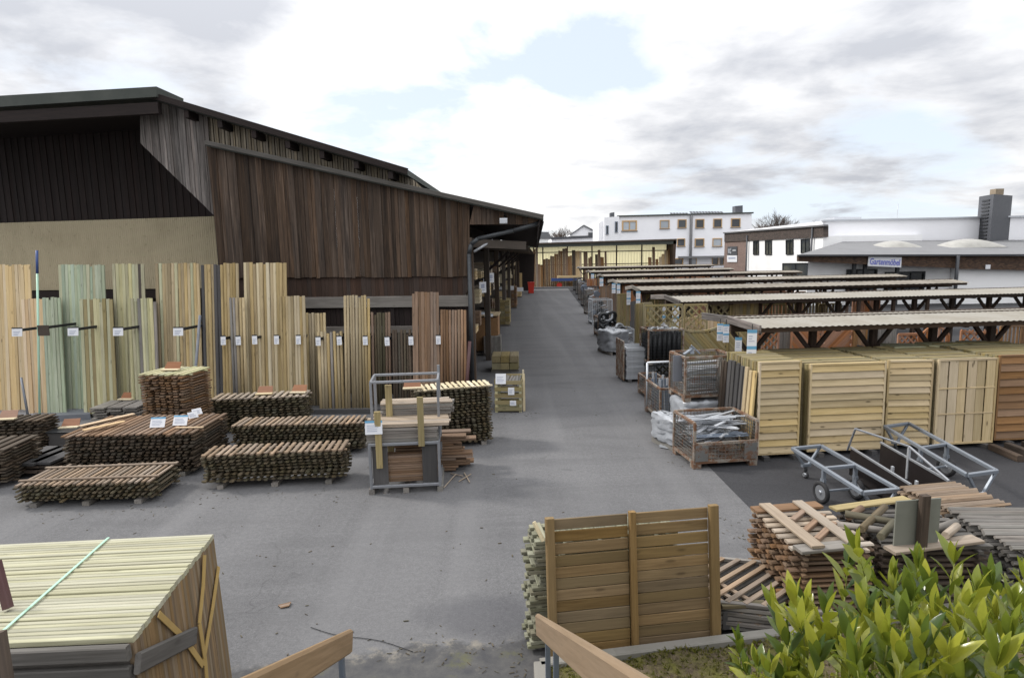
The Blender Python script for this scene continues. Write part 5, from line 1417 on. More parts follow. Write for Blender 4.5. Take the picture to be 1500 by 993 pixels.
def wrapped(pl, pr, D, h, label, z0=0.0, mat='plastic', name='film_wrapped_pallet', wob=.04, cat='wrapped pallet'):
    a, b = G(*pl), G(*pr); an = math.atan2(b.y - a.y, b.x - a.x); W = (b - a).length
    t = thing(name, label, cat, (a.x, a.y, z0), an)
    mb = MB()
    def f(u, v):
        # wrapped body: v up and over, u round
        ang = u * 2 * PI; rx, ry = W / 2, D / 2
        cx, sx = math.cos(ang), math.sin(ang); k = 1 / max(abs(cx), abs(sx)) ** .85
        zz = .12 + min(1, v * 1.35) * (h - .12); sh = 1 if v < .74 else max(0.02, 1 - (v - .74) / .26)
        q = Vector((W / 2 + rx * cx * k * sh, D / 2 + ry * sx * k * sh, zz))
        return q + Vector((RN.uniform(-wob, wob), RN.uniform(-wob, wob), RN.uniform(-wob, wob) * .8)) * (0 if u in (0, 1) else 1)
    mb.grid(f, 26, 14); mb.build('film', M[mat], t)
    for x in (.1, W / 2, W - .1):
        mb = MB(); mb.beam((x, 0.02, .06), (x, D, .06), .1, .12); mb.build('bearer', M['grey'], t)
    return t
wrapped((988, 664), (1012, 660), .9, .70, 'white film wrapped pack squeezed beside the front wire cage')
mb = MB()
def ff(u, v): 
    p = G(966 + 22 * u, 656 - 12 * v + 4 * u, 0); return p + Z3 * (.02 + .1 * RN.random() * math.sin(u * PI) * math.sin(v * PI))
mb.grid(ff, 10, 6); o = mb.build('plastic_film', M['plastic'], None, loc=G(976, 650), world=True); tag(o, 'crumpled white plastic film lying on the lane by the wrapped pack', 'film')
# stacked cage with rusty posts, over wrapped slabs
a = G(1003, 643); b = G(1058, 640); an = math.atan2(b.y - a.y, b.x - a.x)
W2 = 1.24; zb = Y(1003, 588, a.y).z
wrapped((1003, 645), (1064, 641), 1.0, zb, 'film wrapped slabs carrying the upper rusty wire cage')
a2 = Y(1003, 588, a.y)
c2_ = cage(a2, W2 * .95, .9, 1.02, an, 'rusty wire cage standing on the film wrapped slabs, silver channels inside', z0=zb - .02, half=False, mesh=.055)
loose_bars(c2_, 34, (.2, .82), (.5, .68), (.08, .8), 'galv', 'bright zinc channel lying in the upper rusty cage', 'channels in the upper rusty cage', L=(.8, 1.05), spread=.12, w=.06)
f = FRAMES[c2_.name]
mb = MB(); q0 = f @ Vector((.05, -.03, .32)); 
mb.beam(f @ Vector((-.1, .2, .45)), f @ Vector((-.1, .2, 1.05)), .22, .03, RD); tag(mb.build('sheet_plate', M['steelplate'], None, loc=q0, world=True), 'grey steel plate tucked on the outside of the upper rusty cage', 'plate')
for k in range(3):
    p = f @ Vector((.25 + .2 * k, .7, .98)); mb = MB(); mb.beam(p, p + Vector((.2 - .2 * k, .05, .12 + .04 * k)), .10, .03)
    tag(mb.build('post_bracket', M['cartsteel'], None, loc=p, world=True), 'zinc post bracket sticking out over the upper rusty cage', 'bracket', 'brackets over the upper rusty cage')
# narrower cages up the lane
a = G(967, 620); b = G(988, 617)
c3_ = cage(a, .75, 1.25, Y(967, 570, a.y).z, math.radians(4), 'narrow pale wire cage holding upright grey channels', frame='rust', mesh=.08)
f = FRAMES[c3_.name]
for k in range(24):
    p = f @ Vector((.08 + .06 * (k % 10), .1 + .12 * (k // 3), .15)); mb = MB(); mb.beam(p, p + Vector((RN.uniform(-.03, .03), .08, .85 + RN.uniform(-.1, .1))), .05, .05, Vector((0, 1, 0)))
    tag(mb.build('steel_channel', M['galv' if k % 2 else 'bluesteel'], None, loc=p, world=True), 'upright grey steel channel in the narrow pale cage', 'channel', 'channels in the narrow pale cage')
mb = MB(); p = f @ Vector((.0, 1.15, .1)); top = Y(959, 531, p.y); 
t = thing('hoop_frame', 'pale bent tube hoop standing behind the narrow cage', 'hoop', p)
mb.tube([p, Vector((p.x, p.y, top.z)), Vector((p.x + .9, p.y, top.z + .02)), Vector((p.x + .9, p.y, .1))], .03, 8); mb.build('tube', M['galv'], t, world=True)
a = G(948, 585)
c4_ = cage(a, .5, .9, .6, math.radians(4), 'low yellowish wood and wire crate beside the narrow cage', frame='rust')
# dark roll stack on a cage
a = G(949, 563)
zc = Y(949, 545, a.y).z
c5a = cage(a, 1.15, .9, .62, math.radians(4), 'dark lower wire cage under the black mesh rolls', frame='darkmetal', wire='darkmetal', mesh=.1)
c5_ = cage(Vector((a.x, a.y, 0)), 1.15, .9, 1.15, math.radians(4), 'tall dark wire cage packed with black mesh rolls', frame='rust', wire='darkmetal', mesh=.1, z0=.62)
f = FRAMES[c5_.name]
for k in range(28):
    x, y = .08 + (k % 7) * .16, .1 + (k // 7) * .22
    p = f @ Vector((x, y, .16)); mb = MB(); mb.cyl(p, p + Z3 * (.92 + RN.uniform(-.14, .1)), .07, .07, 8)
    tag(mb.build('mesh_roll', M['darkmetal'], None, loc=p, world=True), 'black wire mesh roll standing in the tall dark cage', 'wire roll', 'black rolls in the tall dark cage')
for k in range(16):
    p = f @ Vector((RN.uniform(.1, 1.0), RN.uniform(.1, .8), 1.10 + RN.uniform(0, .1))); mb = MB(); q_ = Vector((RN.uniform(-.14, .14), RN.uniform(-.14, .14), RN.uniform(-.03, .06))); mb.beam(p - q_, p + q_, .06, .04)
    tag(mb.build('post_bracket', M['zinc' if k % 3 == 0 else 'galv'], None, loc=p, world=True), 'bright zinc fitting piled on top of the tall dark cage', 'bracket', 'zinc fittings on the tall dark cage')
# stack of galvanised mesh panels
pm = G(918, 560); hm = Y(918, 509, pm.y).z; N = 22
proto = None
for k in range(N):
    z = .12 + (hm - .12) * k / N
    if proto is None:
        mb = MB(); w, d = .95, 1.0
        mb.beam((0, 0, 0), (w, 0, 0), .04, .045); mb.beam((0, d, 0), (w, d, 0), .04, .045); mb.beam((0, 0, 0), (0, d, 0), .04, .045); mb.beam((w, 0, 0), (w, d, 0), .04, .045)
        for j in range(1, 9): mb.beam((w * j / 9, 0, 0), (w * j / 9, d, 0), .02, .02)
        for j in range(1, 9): mb.beam((0, d * j / 9, .01), (w, d * j / 9, .01), .02, .02)
        o = proto = mb.build('mesh_grating', M['galv'])
    else: o = dup(proto)
    o.location = (pm.x + RN.uniform(-.02, .02), pm.y + RN.uniform(-.02, .02), z); o.rotation_euler = (0, 0, .07 + RN.uniform(-.02, .02))
    tag(o, 'galvanised mesh grating in the silver stack at the lane edge' if k < N - 1 else 'topmost galvanised grating of the silver stack at the lane edge', 'grating', 'galvanised gratings in the silver stack')
t = thing('skid', 'dark skid under the silver stack of gratings', 'skid', (pm.x, pm.y, 0), .07)
for x in (.1, .85):
    mb = MB(); mb.beam((x, -.05, .05), (x, 1.05, .05), .12, .095); mb.build('bearer', M['charcoal'], t)
q = G(912, 552); mb = MB(); mb.beam((0, 0, 0), (0, 0, 1.3), .05, 1.0, Vector((0, 1, 0))) if False else mb.box((0, .5, .7), .04, 1.0, 1.3)
tag(mb.build('steel_plate', M['rust'], None, loc=(pm.x - .1, pm.y, 0.02), rz=.07), 'rusty upright plate on the lane side of the silver stack', 'plate')
# further up the lane
wrapped((893, 521), (924, 519), 1.4, 1.0, 'silver film wrapped pallet up the lane behind the grating stack', wob=.06)
WH = [(899, 507, .95, 1.1, 'wire cage with a high back behind the silver wrapped pallet', 'galv', .75), (876, 493, 1.3, 1.0, 'dark cage with zinc tins under the black coils', 'rust', 1.0), (868, 476, 1.2, 1.3, 'pale wire cage filled with silver mesh, before the third canopy', 'galv', 1.5),
      (860, 461, 1.2, 1.2, 'grey cage with pale sacks before the fourth canopy', 'wiregrey', 1.7), (855, 449, 1.2, 1.2, 'dark cage between the fourth and fifth canopy posts', 'darkmetal', 1.6), (850, 440, 1.2, 1.2, 'grey cage below the fifth canopy post', 'wiregrey', 1.6), (846, 432, 1.2, 1.2, 'dark cage below the sixth canopy post', 'darkmetal', 1.5), (842, 426, 1.2, 1.2, 'last dark cage in the lane row by the timber hall', 'darkmetal', 1.5)]
for i, (x, y, W, D, lb, fm, h) in enumerate(WH):
    p = G(x, y)
    t = cage(p, W, D, h, .06, lb, frame=fm, wire='wiregrey' if fm != 'galv' else 'galv', mesh=.12)
    f = FRAMES[t.name]
    for k in range(14 if i < 5 else 10):
        q = f @ Vector((RN.uniform(.12, W - .3), RN.uniform(.1, D - .25), h * RN.uniform(.3, .95)))
        mb = MB(); s = RN.uniform(.2, .5)
        if k % 3: mb.beam(q, q + Vector((RN.uniform(.2, .6), RN.uniform(0, .3), RN.uniform(-.1, .12))), s * .5, .05, Z3, .01)
        else: mb.cyl(q, q + Vector((0, RN.uniform(.3, .5), 0)), s * .6, s * .6, 12)
        tag(mb.build('steel_bar' if k % 3 else 'wire_coil', M[('galv', 'darkmetal', 'darkmetal', 'wiregrey', 'bluesteel')[k % 5]], None, loc=q, world=True), 'steel goods inside the ' + lb.split(',')[0][:60], 'steel goods', 'goods in the ' + lb.split(',')[0][:50])
# chrome coils on the second of these
p = G(889, 495, 0)
for k in range(14):
    q = Y(881 + RN.uniform(0, 30), 462 + RN.uniform(0, 24), p.y + RN.uniform(-.2, .5)); mb = MB()
    mb.torus((0, 0, 0), (RN.uniform(-1, 1), RN.uniform(-1, 1), RN.uniform(-.3, .9)), .22, .07, 16, 7)
    tag(mb.build('wire_coil', M['galv' if k % 3 == 1 else 'darkmetal'], None, loc=q), 'shiny coil of wire heaped on the dark cage by the third canopy', 'wire coil', 'shiny coils on the dark cage')
# blue flat cart with boards before the hall
a, b = G(808, 423), G(850, 423); yy = a.y + 2; a, b = Y(808, 410, yy), Y(851, 410, yy)
t = thing('flatbed_trolley', 'long blue flatbed trolley with a red wheel in front of the timber hall', 'trolley', (a.x, a.y, 0))
W = b.x - a.x
mb = MB(); mb.box((W / 2, .5, a.z), W, 1.0, .35); mb.build('bed', M['blue'], t)
for x, m in ((W * .27, 'red'), (W * .85, 'rubber')):
    mb = MB(); mb.cyl((x, .3, .35), (x, .5, .35), .35, .35, 14); mb.build('wheel', M[m], t)
    mb = MB(); mb.box((x, .4, (a.z + .5) / 2), .1, .1, max(.1, a.z - .5)); mb.build('axle_stay', M['darkmetal'], t)
a2 = Y(817, 402, yy)
for k in range(3):
    mb = MB(); mb.beam((a2.x, yy + .2 + k * .3, a.z + .35), (a2.x + W * .75, yy + .25 + k * .3, a.z + .35), .26, .3, Z3, .02)
    tag(mb.build('plank', M['new'], None, loc=(0, 0, 0)), 'pale yellow thick board carried on the blue flatbed trolley', 'plank', 'boards on the blue trolley')

# ================================================================== TROLLEYS
def beam_w(name, t, p, q, w=.05, mat='cartsteel'):
    mb = MB(); mb.beam(p, q, w, w, Z3, .006); return mb.build(name, M[mat], t, world=True)
def wheel(t, c, ax, r=.19, wd=.075, par=None):
    mb = MB(); mb.torus(c, ax, r - wd * .5, wd * .5, 24, 10); w = mb.build('wheel', M['rubber'], t, world=True)
    ax = Vector(ax).normalized(); mb = MB(); mb.cyl(c - ax * .022, c + ax * .022, r - wd * .75, r - wd * .75, 20, 0, False)
    mb.cyl(c - ax * .045, c + ax * .045, .035, .035, 12); mb.build('rim', M['zinc'], w, world=True)
    return w
def trolley(bl, br, fr, fl, zf, label, vends, wheels, castor):
    P = [G(*x, zf) for x in (bl, br, fr, fl)]
    c = sum(P, Vector()) / 4
    t = thing('long_goods_trolley', label, 'trolley', (c.x, c.y, 0), 0, 'long grey goods trolleys')
    for i in range(4): beam_w('frame_bar', t, P[i], P[(i + 1) % 4], .06)
    m0, m1 = P[0].lerp(P[3], .5), P[1].lerp(P[2], .5)
    beam_w('cross_bar', t, m0, m1, .055)
    ax = (m1 - m0).normalized()
    for m in (m0, m1):
        hub = Vector((m.x, m.y, .19)) + ax * (-.03 if m is m0 else .03)
        beam_w('fork', t, m, Vector((m.x, m.y, .38)), .06)
        mb = MB(); mb.beam(Vector((m.x, m.y, .42)), hub + Z3 * .02, .09, .05, ax); mb.build('fork_plate', M['cartsteel'], t, world=True)
        wheel(t, hub, ax)
    beam_w('axle', t, Vector((m0.x, m0.y, .2)), Vector((m1.x, m1.y, .2)), .035)
    for e, (i, j) in (('b', (0, 1)), ('f', (3, 2))):
        mid = P[i].lerp(P[j], .5); ap = Vector((mid.x, mid.y, .26))
        sp = .16
        beam_w('stay', t, P[i].lerp(P[j], .04) - Z3 * .02, ap + (P[i] - P[j]).normalized() * .05, .045); beam_w('stay', t, P[j].lerp(P[i], .04) - Z3 * .02, ap - (P[i] - P[j]).normalized() * .05, .045)
        beam_w('castor_plate', t, ap + (P[i] - P[j]).normalized() * .09, ap - (P[i] - P[j]).normalized() * .09, .06)
        mb = MB(); mb.cyl(Vector((ap.x, ap.y, .24)), Vector((ap.x, ap.y, .08)), .03, .03, 8); k_ = mb.build('castor_fork', M['darkmetal'], t, world=True)
        wheel(t, Vector((ap.x, ap.y, .075)), Vector((1, .3, 0)), .075, .04)
    for i, j in ((0, 1), (3, 2)):
        pass
    return t
trolley((1161, 657), (1203, 653), (1316, 717), (1264, 722), .60, 'long grey steel trolley with big spoked wheels in front of the broad panels', 0, 0, 0)
trolley((1296, 625), (1331, 620), (1460, 690), (1417, 696), .62, 'long grey steel trolley standing before the upright boarded panel', 0, 0, 0)
# cart with black side boards between them
a, b, c, d = G(1246, 656, .62), G(1334, 711, .62), G(1253, 628, 1.05), G(1392, 707, .62)
t = thing('board_trolley', 'black sided board trolley with thin steel rails between the two grey trolleys', 'trolley', ((a + b) / 2).to_tuple()[:2] + (0,))
c0, c1 = G(1290, 649, .66), G(1390, 706, .62)
for nm, p, q, h in (('side_board', a, b, .5), ('side_board', c0, c1, .5)):
    mb = MB(); mb.prism([p, q, q - Z3 * h, p - Z3 * h], Vector((.015, .02, 0))); mb.build(nm, M['blackply'], t, world=True)
    mb = MB(); mb.beam(p + Z3 * .015, q + Z3 * .015, .035, .03); mb.build('edge_rail', M['steelgrey'], t, world=True)
beam_w('hand_rail', t, c, c0.lerp(c1, .45) + Z3 * .22, .032, 'steelgrey'); beam_w('hand_rail', t, c0.lerp(c1, .45) + Z3 * .22, c1 + Z3 * .02, .032, 'steelgrey')
beam_w('upright', t, c, Vector((a.x, a.y + .1, .55)), .032, 'steelgrey'); m = c0.lerp(c1, .45); beam_w('upright', t, m + Z3 * .22, m - Z3 * .35, .045, 'galv')
mb = MB(); mb.prism([a - Z3 * .48, b - Z3 * .48, c1 - Z3 * .48, c0 - Z3 * .48], Z3 * -.02); mb.build('deck', M['blackply'], t, world=True)
for p in (a.lerp(b, .1), a.lerp(b, .9), c0.lerp(c1, .1), c0.lerp(c1, .9)): wheel(t, Vector((p.x, p.y, .07)), Vector((1, .3, 0)), .07, .04)
for p in (a.lerp(b, .62), a.lerp(b, .98)): 
    mb = MB(); mb.beam(Vector((p.x + .25, p.y + .2, .1)), Vector((p.x + .25, p.y + .2, .6)), .05, .03); mb.build('clamp', M['galv'], t, world=True)

# ================================================================== NEAR RIGHT PILES
def quad_pile(A, B, Dp, h, n, mat, label, toplabel, group, pt=.04, railt=.03, pw=None, round_=False, z0=.05, topmat=None, depth=None, jit=.008, rails=(.12, .88), name='slat_fence_panel'):
    """A->Dp: front row (picket ends face outwards there), B: top far corner from A; all pixels at height h"""
    a, d, b = G(*A, h), G(*Dp, h), G(*B, h)
    W = (d - a).length; ang = math.atan2(d.y - a.y, d.x - a.x); n_ = Vector((-math.sin(ang), math.cos(ang), 0))
    D = depth or (b - a).dot(n_)
    c = (a + d) / 2 + n_ * D / 2; c.z = 0
    zt = pile(c, ang, W, D, h, n, pw or W / n * .62, pt, railt, M[mat], M[mat], label, toplabel, group, z0=z0, round_=round_, jit=jit, topmat=M[topmat] if topmat else None, rails=rails, name=name)
    print('quad', toplabel[:30], round(W, 2), round(D, 2), round(ang, 2), round(c.x, 2), round(c.y, 2))
    return c, ang, W, D, zt
Q1 = quad_pile((1099, 742), (1196, 736), (1166, 803), .98, 8, 'rustpick', 'rusty brown picket panel in the tall near pile with crossed slats on top', 'topmost panel of the tall near pile, weathered lattice slats', 'panels in the tall near pile', pt=.034, railt=.03, topmat='bleach', round_=True)
def on_top(Q, pts, mat, label, group=None, w=.12, t=.03, z=None, cat='board', name='board', round_=False):
    z = z if z is not None else Q[4] + .02
    p, q = G(*pts[0], z), G(*pts[1], z + .005); mb = MB()
    if round_: mb.cyl(p, q, w / 2, w / 2, 10)
    else: mb.beam(p, q, w, t, Z3, .005)
    return tag(mb.build(name, M[mat], None, loc=p, world=True), label, cat, group)
on_top(Q1, ((1120, 738), (1199, 801)), 'bleach', 'longer pale board lying slantwise over the tall near pile, outer one', 'boards across the tall near pile', .15, .03, Q1[4] + .06)
on_top(Q1, ((1168, 734), (1250, 795)), 'bleach', 'pale board lying slantwise over the middle of the tall near pile', 'boards across the tall near pile', .13, .03, Q1[4] + .06)
on_top(Q1, ((1104, 747), (1200, 739)), 'brown', 'cross board at the far end of the tall near pile', 'cross boards on the tall near pile', .17, .035)
on_top(Q1, ((1168, 805), (1256, 796)), 'grey', 'cross board at the near end of the tall near pile', 'cross boards on the tall near pile', .17, .035)
for i, (p, q) in enumerate((((1160, 762), (1183, 744)), ((1178, 778), (1206, 754)), ((1196, 790), (1222, 766)))):
    on_top(Q1, (p, q), 'brown', ('far', 'middle', 'near')[i] + ' short slanting slat between the two pale boards of the tall near pile', 'short slats on the tall near pile', .07, .04, Q1[4] + .035, 'slat', 'slanting_board')
Q2 = quad_pile((1228, 748), (1330, 732), (1300, 806), .88, 8, 'dark', 'dark weathered panel in the near pile behind the sign back', 'topmost weathered panel of the near pile behind the sign back', 'panels in the near pile behind the sign', pt=.035, railt=.035, topmat='dgrey', depth=1.15)
on_top(Q2, ((1220, 745), (1329, 730)), 'olive', 'yellowish board along the far edge of the pile behind the sign', 'boards on the pile behind the sign', .14, .03, Q2[4] + .05)
on_top(Q2, ((1303, 806), (1432, 789)), 'bleach', 'pale pinkish board along the near edge of the pile behind the sign', 'boards on the pile behind the sign', .17, .035, Q2[4] + .05)
for i, (p, q, m) in enumerate((((1243, 757), (1262, 744), 'brown'), ((1262, 775), (1296, 742), 'picket'), ((1290, 786), (1310, 764), 'picket'), ((1225, 768), (1300, 778), 'grey'), ((1238, 752), (1340, 770), 'picket'), ((1385, 784), (1402, 770), 'bleach'), ((1340, 786), (1400, 764), 'grey'))):
    on_top(Q2, (p, q), m, ('short round pole at the far corner', 'long slanting round pole', 'slanting round pole next to the sign', 'grey pole lying flat under the slanting ones', 'dark pole crossing below the board', 'stubby pale pole end right of the sign', 'grey pole behind the sign post')[i] + ' on the pile behind the sign', 'round poles on the pile behind the sign', .085, .04, Q2[4] + .06 + .03 * (i % 3), 'pole', 'round_pole', True)
for k in range(5):
    z = .25 + .13 * k; p = G(1300 + 3 * k, 850 - k * 9, z); q = G(1431, 838 - k * 10, z); mb = MB(); mb.cyl(p, q, .05, .05, 10)
    tag(mb.build('round_pole', M['grey'], None, loc=p, world=True), 'grey round pole end showing on the near side of the pile behind the sign', 'pole', 'pole ends under the pale pinkish board')
# brown half round panels and grey half round panels beside them
Q3 = quad_pile((1316, 712), (1388, 705), (1392, 748), .72, 12, 'pickettop', 'brown half round picket panel in the low pile below the black sided trolley', 'topmost brown half round panel below the black sided trolley', 'brown half round panels', pt=.045, railt=.03, round_=True, depth=.95)
Q4 = quad_pile((1386, 744), (1450, 727), (1484, 806), .80, 13, 'dgrey', 'grey half round picket panel in the large near pile with dark round ends', 'topmost silver grey half round panel of the large near pile', 'grey half round panels', pt=.055, railt=.03, round_=True, depth=1.25, topmat='grey')
# sign seen from behind
p = G(1347, 905, .5); ys = 6.25
t = thing('notice_board', 'back of a grey notice board on a dark post among the near piles', 'notice board', (Y(1347, 760, ys).x, ys, 0), .12)
tp, bt = Y(1347, 729, ys), Y(1347, 795, ys)
mb = MB(); mb.beam((0, -.05, .05), (0, -.05, tp.z + .05), .10, .07, Vector((0, 1, 0)), .008); mb.build('post', M['dark'], t)
w = Y(1379, 760, ys).x - Y(1308, 760, ys).x
mb = MB(); mb.box((-.02, .01, (tp.z + bt.z) / 2 - .02), w, .018, tp.z - bt.z, ch=.004); mb.build('board', plain('grey sign back', (.17, .175, .15), .75, 0, .05, 2.5, .45, (.07, .075, .06)), t)

# ================================================================== PANEL, KERB, BED
bl, br = G(803, 962, .12), G(1053, 934, .12)
ang = math.atan2(br.y - bl.y, br.x - bl.x); W = (br - bl).length
# height along the lean: find the lean so that a 1.8 m panel meets the top edge in the photograph
lean = .22; Hh = None
best = None
for i in range(60):
    ln = .02 + i * .01
    s = 1.2 + i * .012; ln = .10
    q = (bl + br) / 2 + Vector((-math.sin(ang), math.cos(ang), 0)) * s * math.sin(ln) + Z3 * s * math.cos(ln)
    d = ray(926, 748); t_ = q.y / d.y; e = abs(H + d.z * t_ - q.z)
    if best is None or e < best[0]: best = (e, s)
lean = .10; Hh = best[1]; print('front panel', W, lean, bl, br)
t = thing('fence_panel', 'olive brown fence panel of level boards leaning on the kerb near the stairs', 'fence panel', ((bl + br) / 2), ang)
t.rotation_euler = (-lean, 0, ang)
npost = (('post', -W / 2 + .05, .09), ('middle_batten', -.01, .07), ('post', W / 2 - .05, .10))
for nm, x, w in npost:
    mb = MB(); mb.beam((x, -.03, -.1), (x, -.03, Hh), w, .07, Vector((0, 1, 0)), .01); mb.build(nm, M['oak'], t)
mb = MB(); z = Hh - .03; k = 0
while z > -.05:
    h = .112
    for x0, x1 in ((-W / 2 + .1, -.05), (.03, W / 2 - .1)):
        mb.beam((x0, .012 + RN.uniform(-.003, .003), z - h / 2), (x1, .012 + RN.uniform(-.003, .003), z - h / 2), .022, h, Z3, .005)
    z -= h + (.016 if k < 3 else .006); k += 1
mb.build('board_slats', M['oak'], t)
# stack of panels behind it, ends showing at the left
zt = 0; a = G(778, 976); 
dirx = Vector((math.cos(ang), math.sin(ang), 0)); diry = Vector((-math.sin(ang), math.cos(ang), 0))
th_ = Y(778, 790, a.y + .2).z
N = 26; pr = None
c0_ = a + diry * .42
for k in range(N):
    z = .05 + (th_ - .08) * k / N
    if pr is None: pr = o = picket_mesh(1.5, .42, 12, .07, .026, M['mossy'], M['mossy'], (.1, .5, .9), railw=.085, railt=.036)
    else: o = dup(pr)
    c = c0_ + dirx * (.84 + RN.uniform(-.06, .06) + (.05 if k % 9 > 5 else 0)) - diry * .0
    o.location = (c.x, c.y, z); o.rotation_euler = (0, 0, ang + RN.uniform(-.02, .02))
    tag(o, 'green grey trellis panel in the ragged pile behind the leaning fence panel' if k < N - 1 else 'topmost trellis panel of the ragged pile behind the leaning fence panel', 'fence panel', 'panels piled behind the leaning one')
p, q = Y(782, 764, a.y + .1), Y(796, 792, a.y + .05); mb = MB(); mb.beam(p, q, .035, .025)
tag(mb.build('lath', M['cream'], None, loc=p, world=True), 'thin cream lath sticking up beside the leaning fence panel', 'lath')
# trellis panels lying between the panel and the tall near pile
pc = G(1085, 905, .3)
for k in range(6):
    t2 = bpy.data.objects.new('trellis_panel', None); C.objects.link(t2); FRAMES[t2.name] = Matrix()
    mb = MB()
    for s in (1, -1):
        for j in range(-1, 6):
            mb.beam((-.6 + j * .19 * 1.0 - s * .0, -.5 * 1, .012 * s), (-.6 + j * .19 + s * .9, .5, .012 * s), .055, .022) if abs(j) < 6 else None
    mb.build('lattice', M['pickettop' if k % 2 else 'dgrey'], t2)
    for y in (-.5, .5):
        mb = MB(); mb.beam((-.6, y, 0), (1.1, y, 0), .05, .035); mb.build('rail', M['grey'], t2)
    t2.location = (pc.x + .02 + RN.uniform(-.05, .05), pc.y + .62, .12 + k * .055); t2.rotation_euler = (0, .02 * k * .3, ang - .35 + RN.uniform(-.05, .05))
    tag(t2, 'weathered lattice panel lying in the low pile between leaning panel and tall near pile' if k < 5 else 'topmost weathered lattice panel lying by the leaning fence panel', 'trellis panel', 'trellis panels lying by the kerb')
p, q = G(1056, 886, .38), G(1121, 884, .38); mb = MB(); mb.beam(p, q, .1, .04, Z3, .005)
tag(mb.build('board', M['picket'], None, loc=p, world=True), 'weathered board on the kerb side of the low lattice pile', 'board')
mb = MB(); p, q = G(1056, 905, .2), G(1124, 902, .2); mb.beam(p, q, .12, .22, Z3, .01)
tag(mb.build('timber_beam', M['charcoal'], None, loc=p, world=True), 'dark squared sleeper beneath the low lattice pile', 'beam')
mb = MB(); p, q = G(1100, 862, .02), G(1150, 915, .02); mb.beam(p, q, .06, .5 * .2)
tag(mb.build('timber_beam', M['grey'], None, loc=p, world=True), 'thin grey bearer along the foot of the tall near pile', 'beam')
# concrete kerb wall round the bed
kz = .24
K = [G(792, 968, kz), G(900, 953, kz), G(1150, 922, kz), G(1520, 868, kz)]
t = thing('kerb_wall', 'low concrete kerb wall round the planted bed', 'kerb', (K[0].x, K[0].y, 0))
FR = FRAMES[t.name]
for i in range(3):
    mb = MB(); mb.beam(K[i] - Z3 * kz / 2 - Vector((0, .0, 0)), K[i + 1] - Z3 * kz / 2, .12, kz, Z3, .012); mb.build('kerb_stone', M['concrete'], t, world=True)
mb = MB(); e = Vector((K[0].x + .05, 1.5, kz)); mb.beam(K[0] - Z3 * kz / 2, e - Z3 * (kz / 2), .14, kz, Z3, .012); mb.build('kerb_stone', M['concrete'], t, world=True)
# planted bank rising to the camera
def bank(u, v):
    x = K[0].x + .1 + u * 7.0
    yk = K[0].y + (x - K[0].x) * (K[2].y - K[0].y) / (K[2].x - K[0].x) - .05
    y = yk - v * (yk - 1.2)
    z = .19 + max(0, v - .12) * 2.25 + .03 * math.sin(x * 5) * math.sin(y * 7) + RN.uniform(-.012, .012)
    return Vector((x, y, z))
mb = MB(); mb.grid(bank, 60, 40); tag(mb.build('soil', M['soil']), kind='structure')
mb = MB()
for k in range(5200):
    u, v = RN.random() * .6, RN.random() ** 1.6 * .5; p = bank(u, v)
    h = RN.uniform(.015, .05); an = RN.random() * 6.28; w = RN.uniform(.006, .02)
    d = Vector((math.cos(an), math.sin(an), 0)); l = Vector((RN.uniform(-.04, .04), RN.uniform(-.04, .04), h))
    mb.add([p - d * w, p + d * w, p + l], [[0, 1, 2]])
tag(mb.build('moss', M['mossleaf']), kind='stuff')

# ================================================================== STAIRS AND HANDRAILS
SDIR = Vector((.08, -1, .557))
for i, (E, lb, posts) in enumerate(((Y(511, 924, 4.78), 'left wooden handrail on a steel post descending to the asphalt', (.12, 1.3)), (Y(789, 901, 5.0), 'wooden handrail beside the leaning fence panel, on blue grey posts', (.14, .62, 1.9)))):
    t = thing('handrail', lb.replace('left wooden handrail', 'shorter looking wooden handrail across the stair foot'), 'handrail', (E.x, E.y, 0))
    mb = MB(); hgt = .19
    mb.beam(E - Z3 * hgt / 2, E - Z3 * hgt / 2 + SDIR * 3.2, .055, hgt, Z3, .018); mb.build('rail_board', M['rail'], t, world=True)
    for s in posts:
        p = E + SDIR * s; off = Vector((-.05 if i == 0 else .06, 0, 0)); 
        mb = MB(); mb.beam(Vector((p.x, p.y, max(0, (5.3 - p.y) * .5 - .1))) + off, Vector((p.x, p.y, p.z - .12)) + off, .045, .045, Vector((0, 1, 0)), .005); mb.build('post', M['bluesteel'], t, world=True)
mb = MB()
for k in range(9):
    y1 = 4.95 - k * .29; z = .165 * k
    mb.prism([Vector((-1.3, y1, -.02)), Vector((.2, y1, -.02)), Vector((.2, y1, z + .12)), Vector((-1.3, y1, z + .12))], Vector((0, -.285, 0)))
tag(mb.build('concrete_stairs', M['concrete']), 'plain concrete stairs between the two handrails', 'stairs')

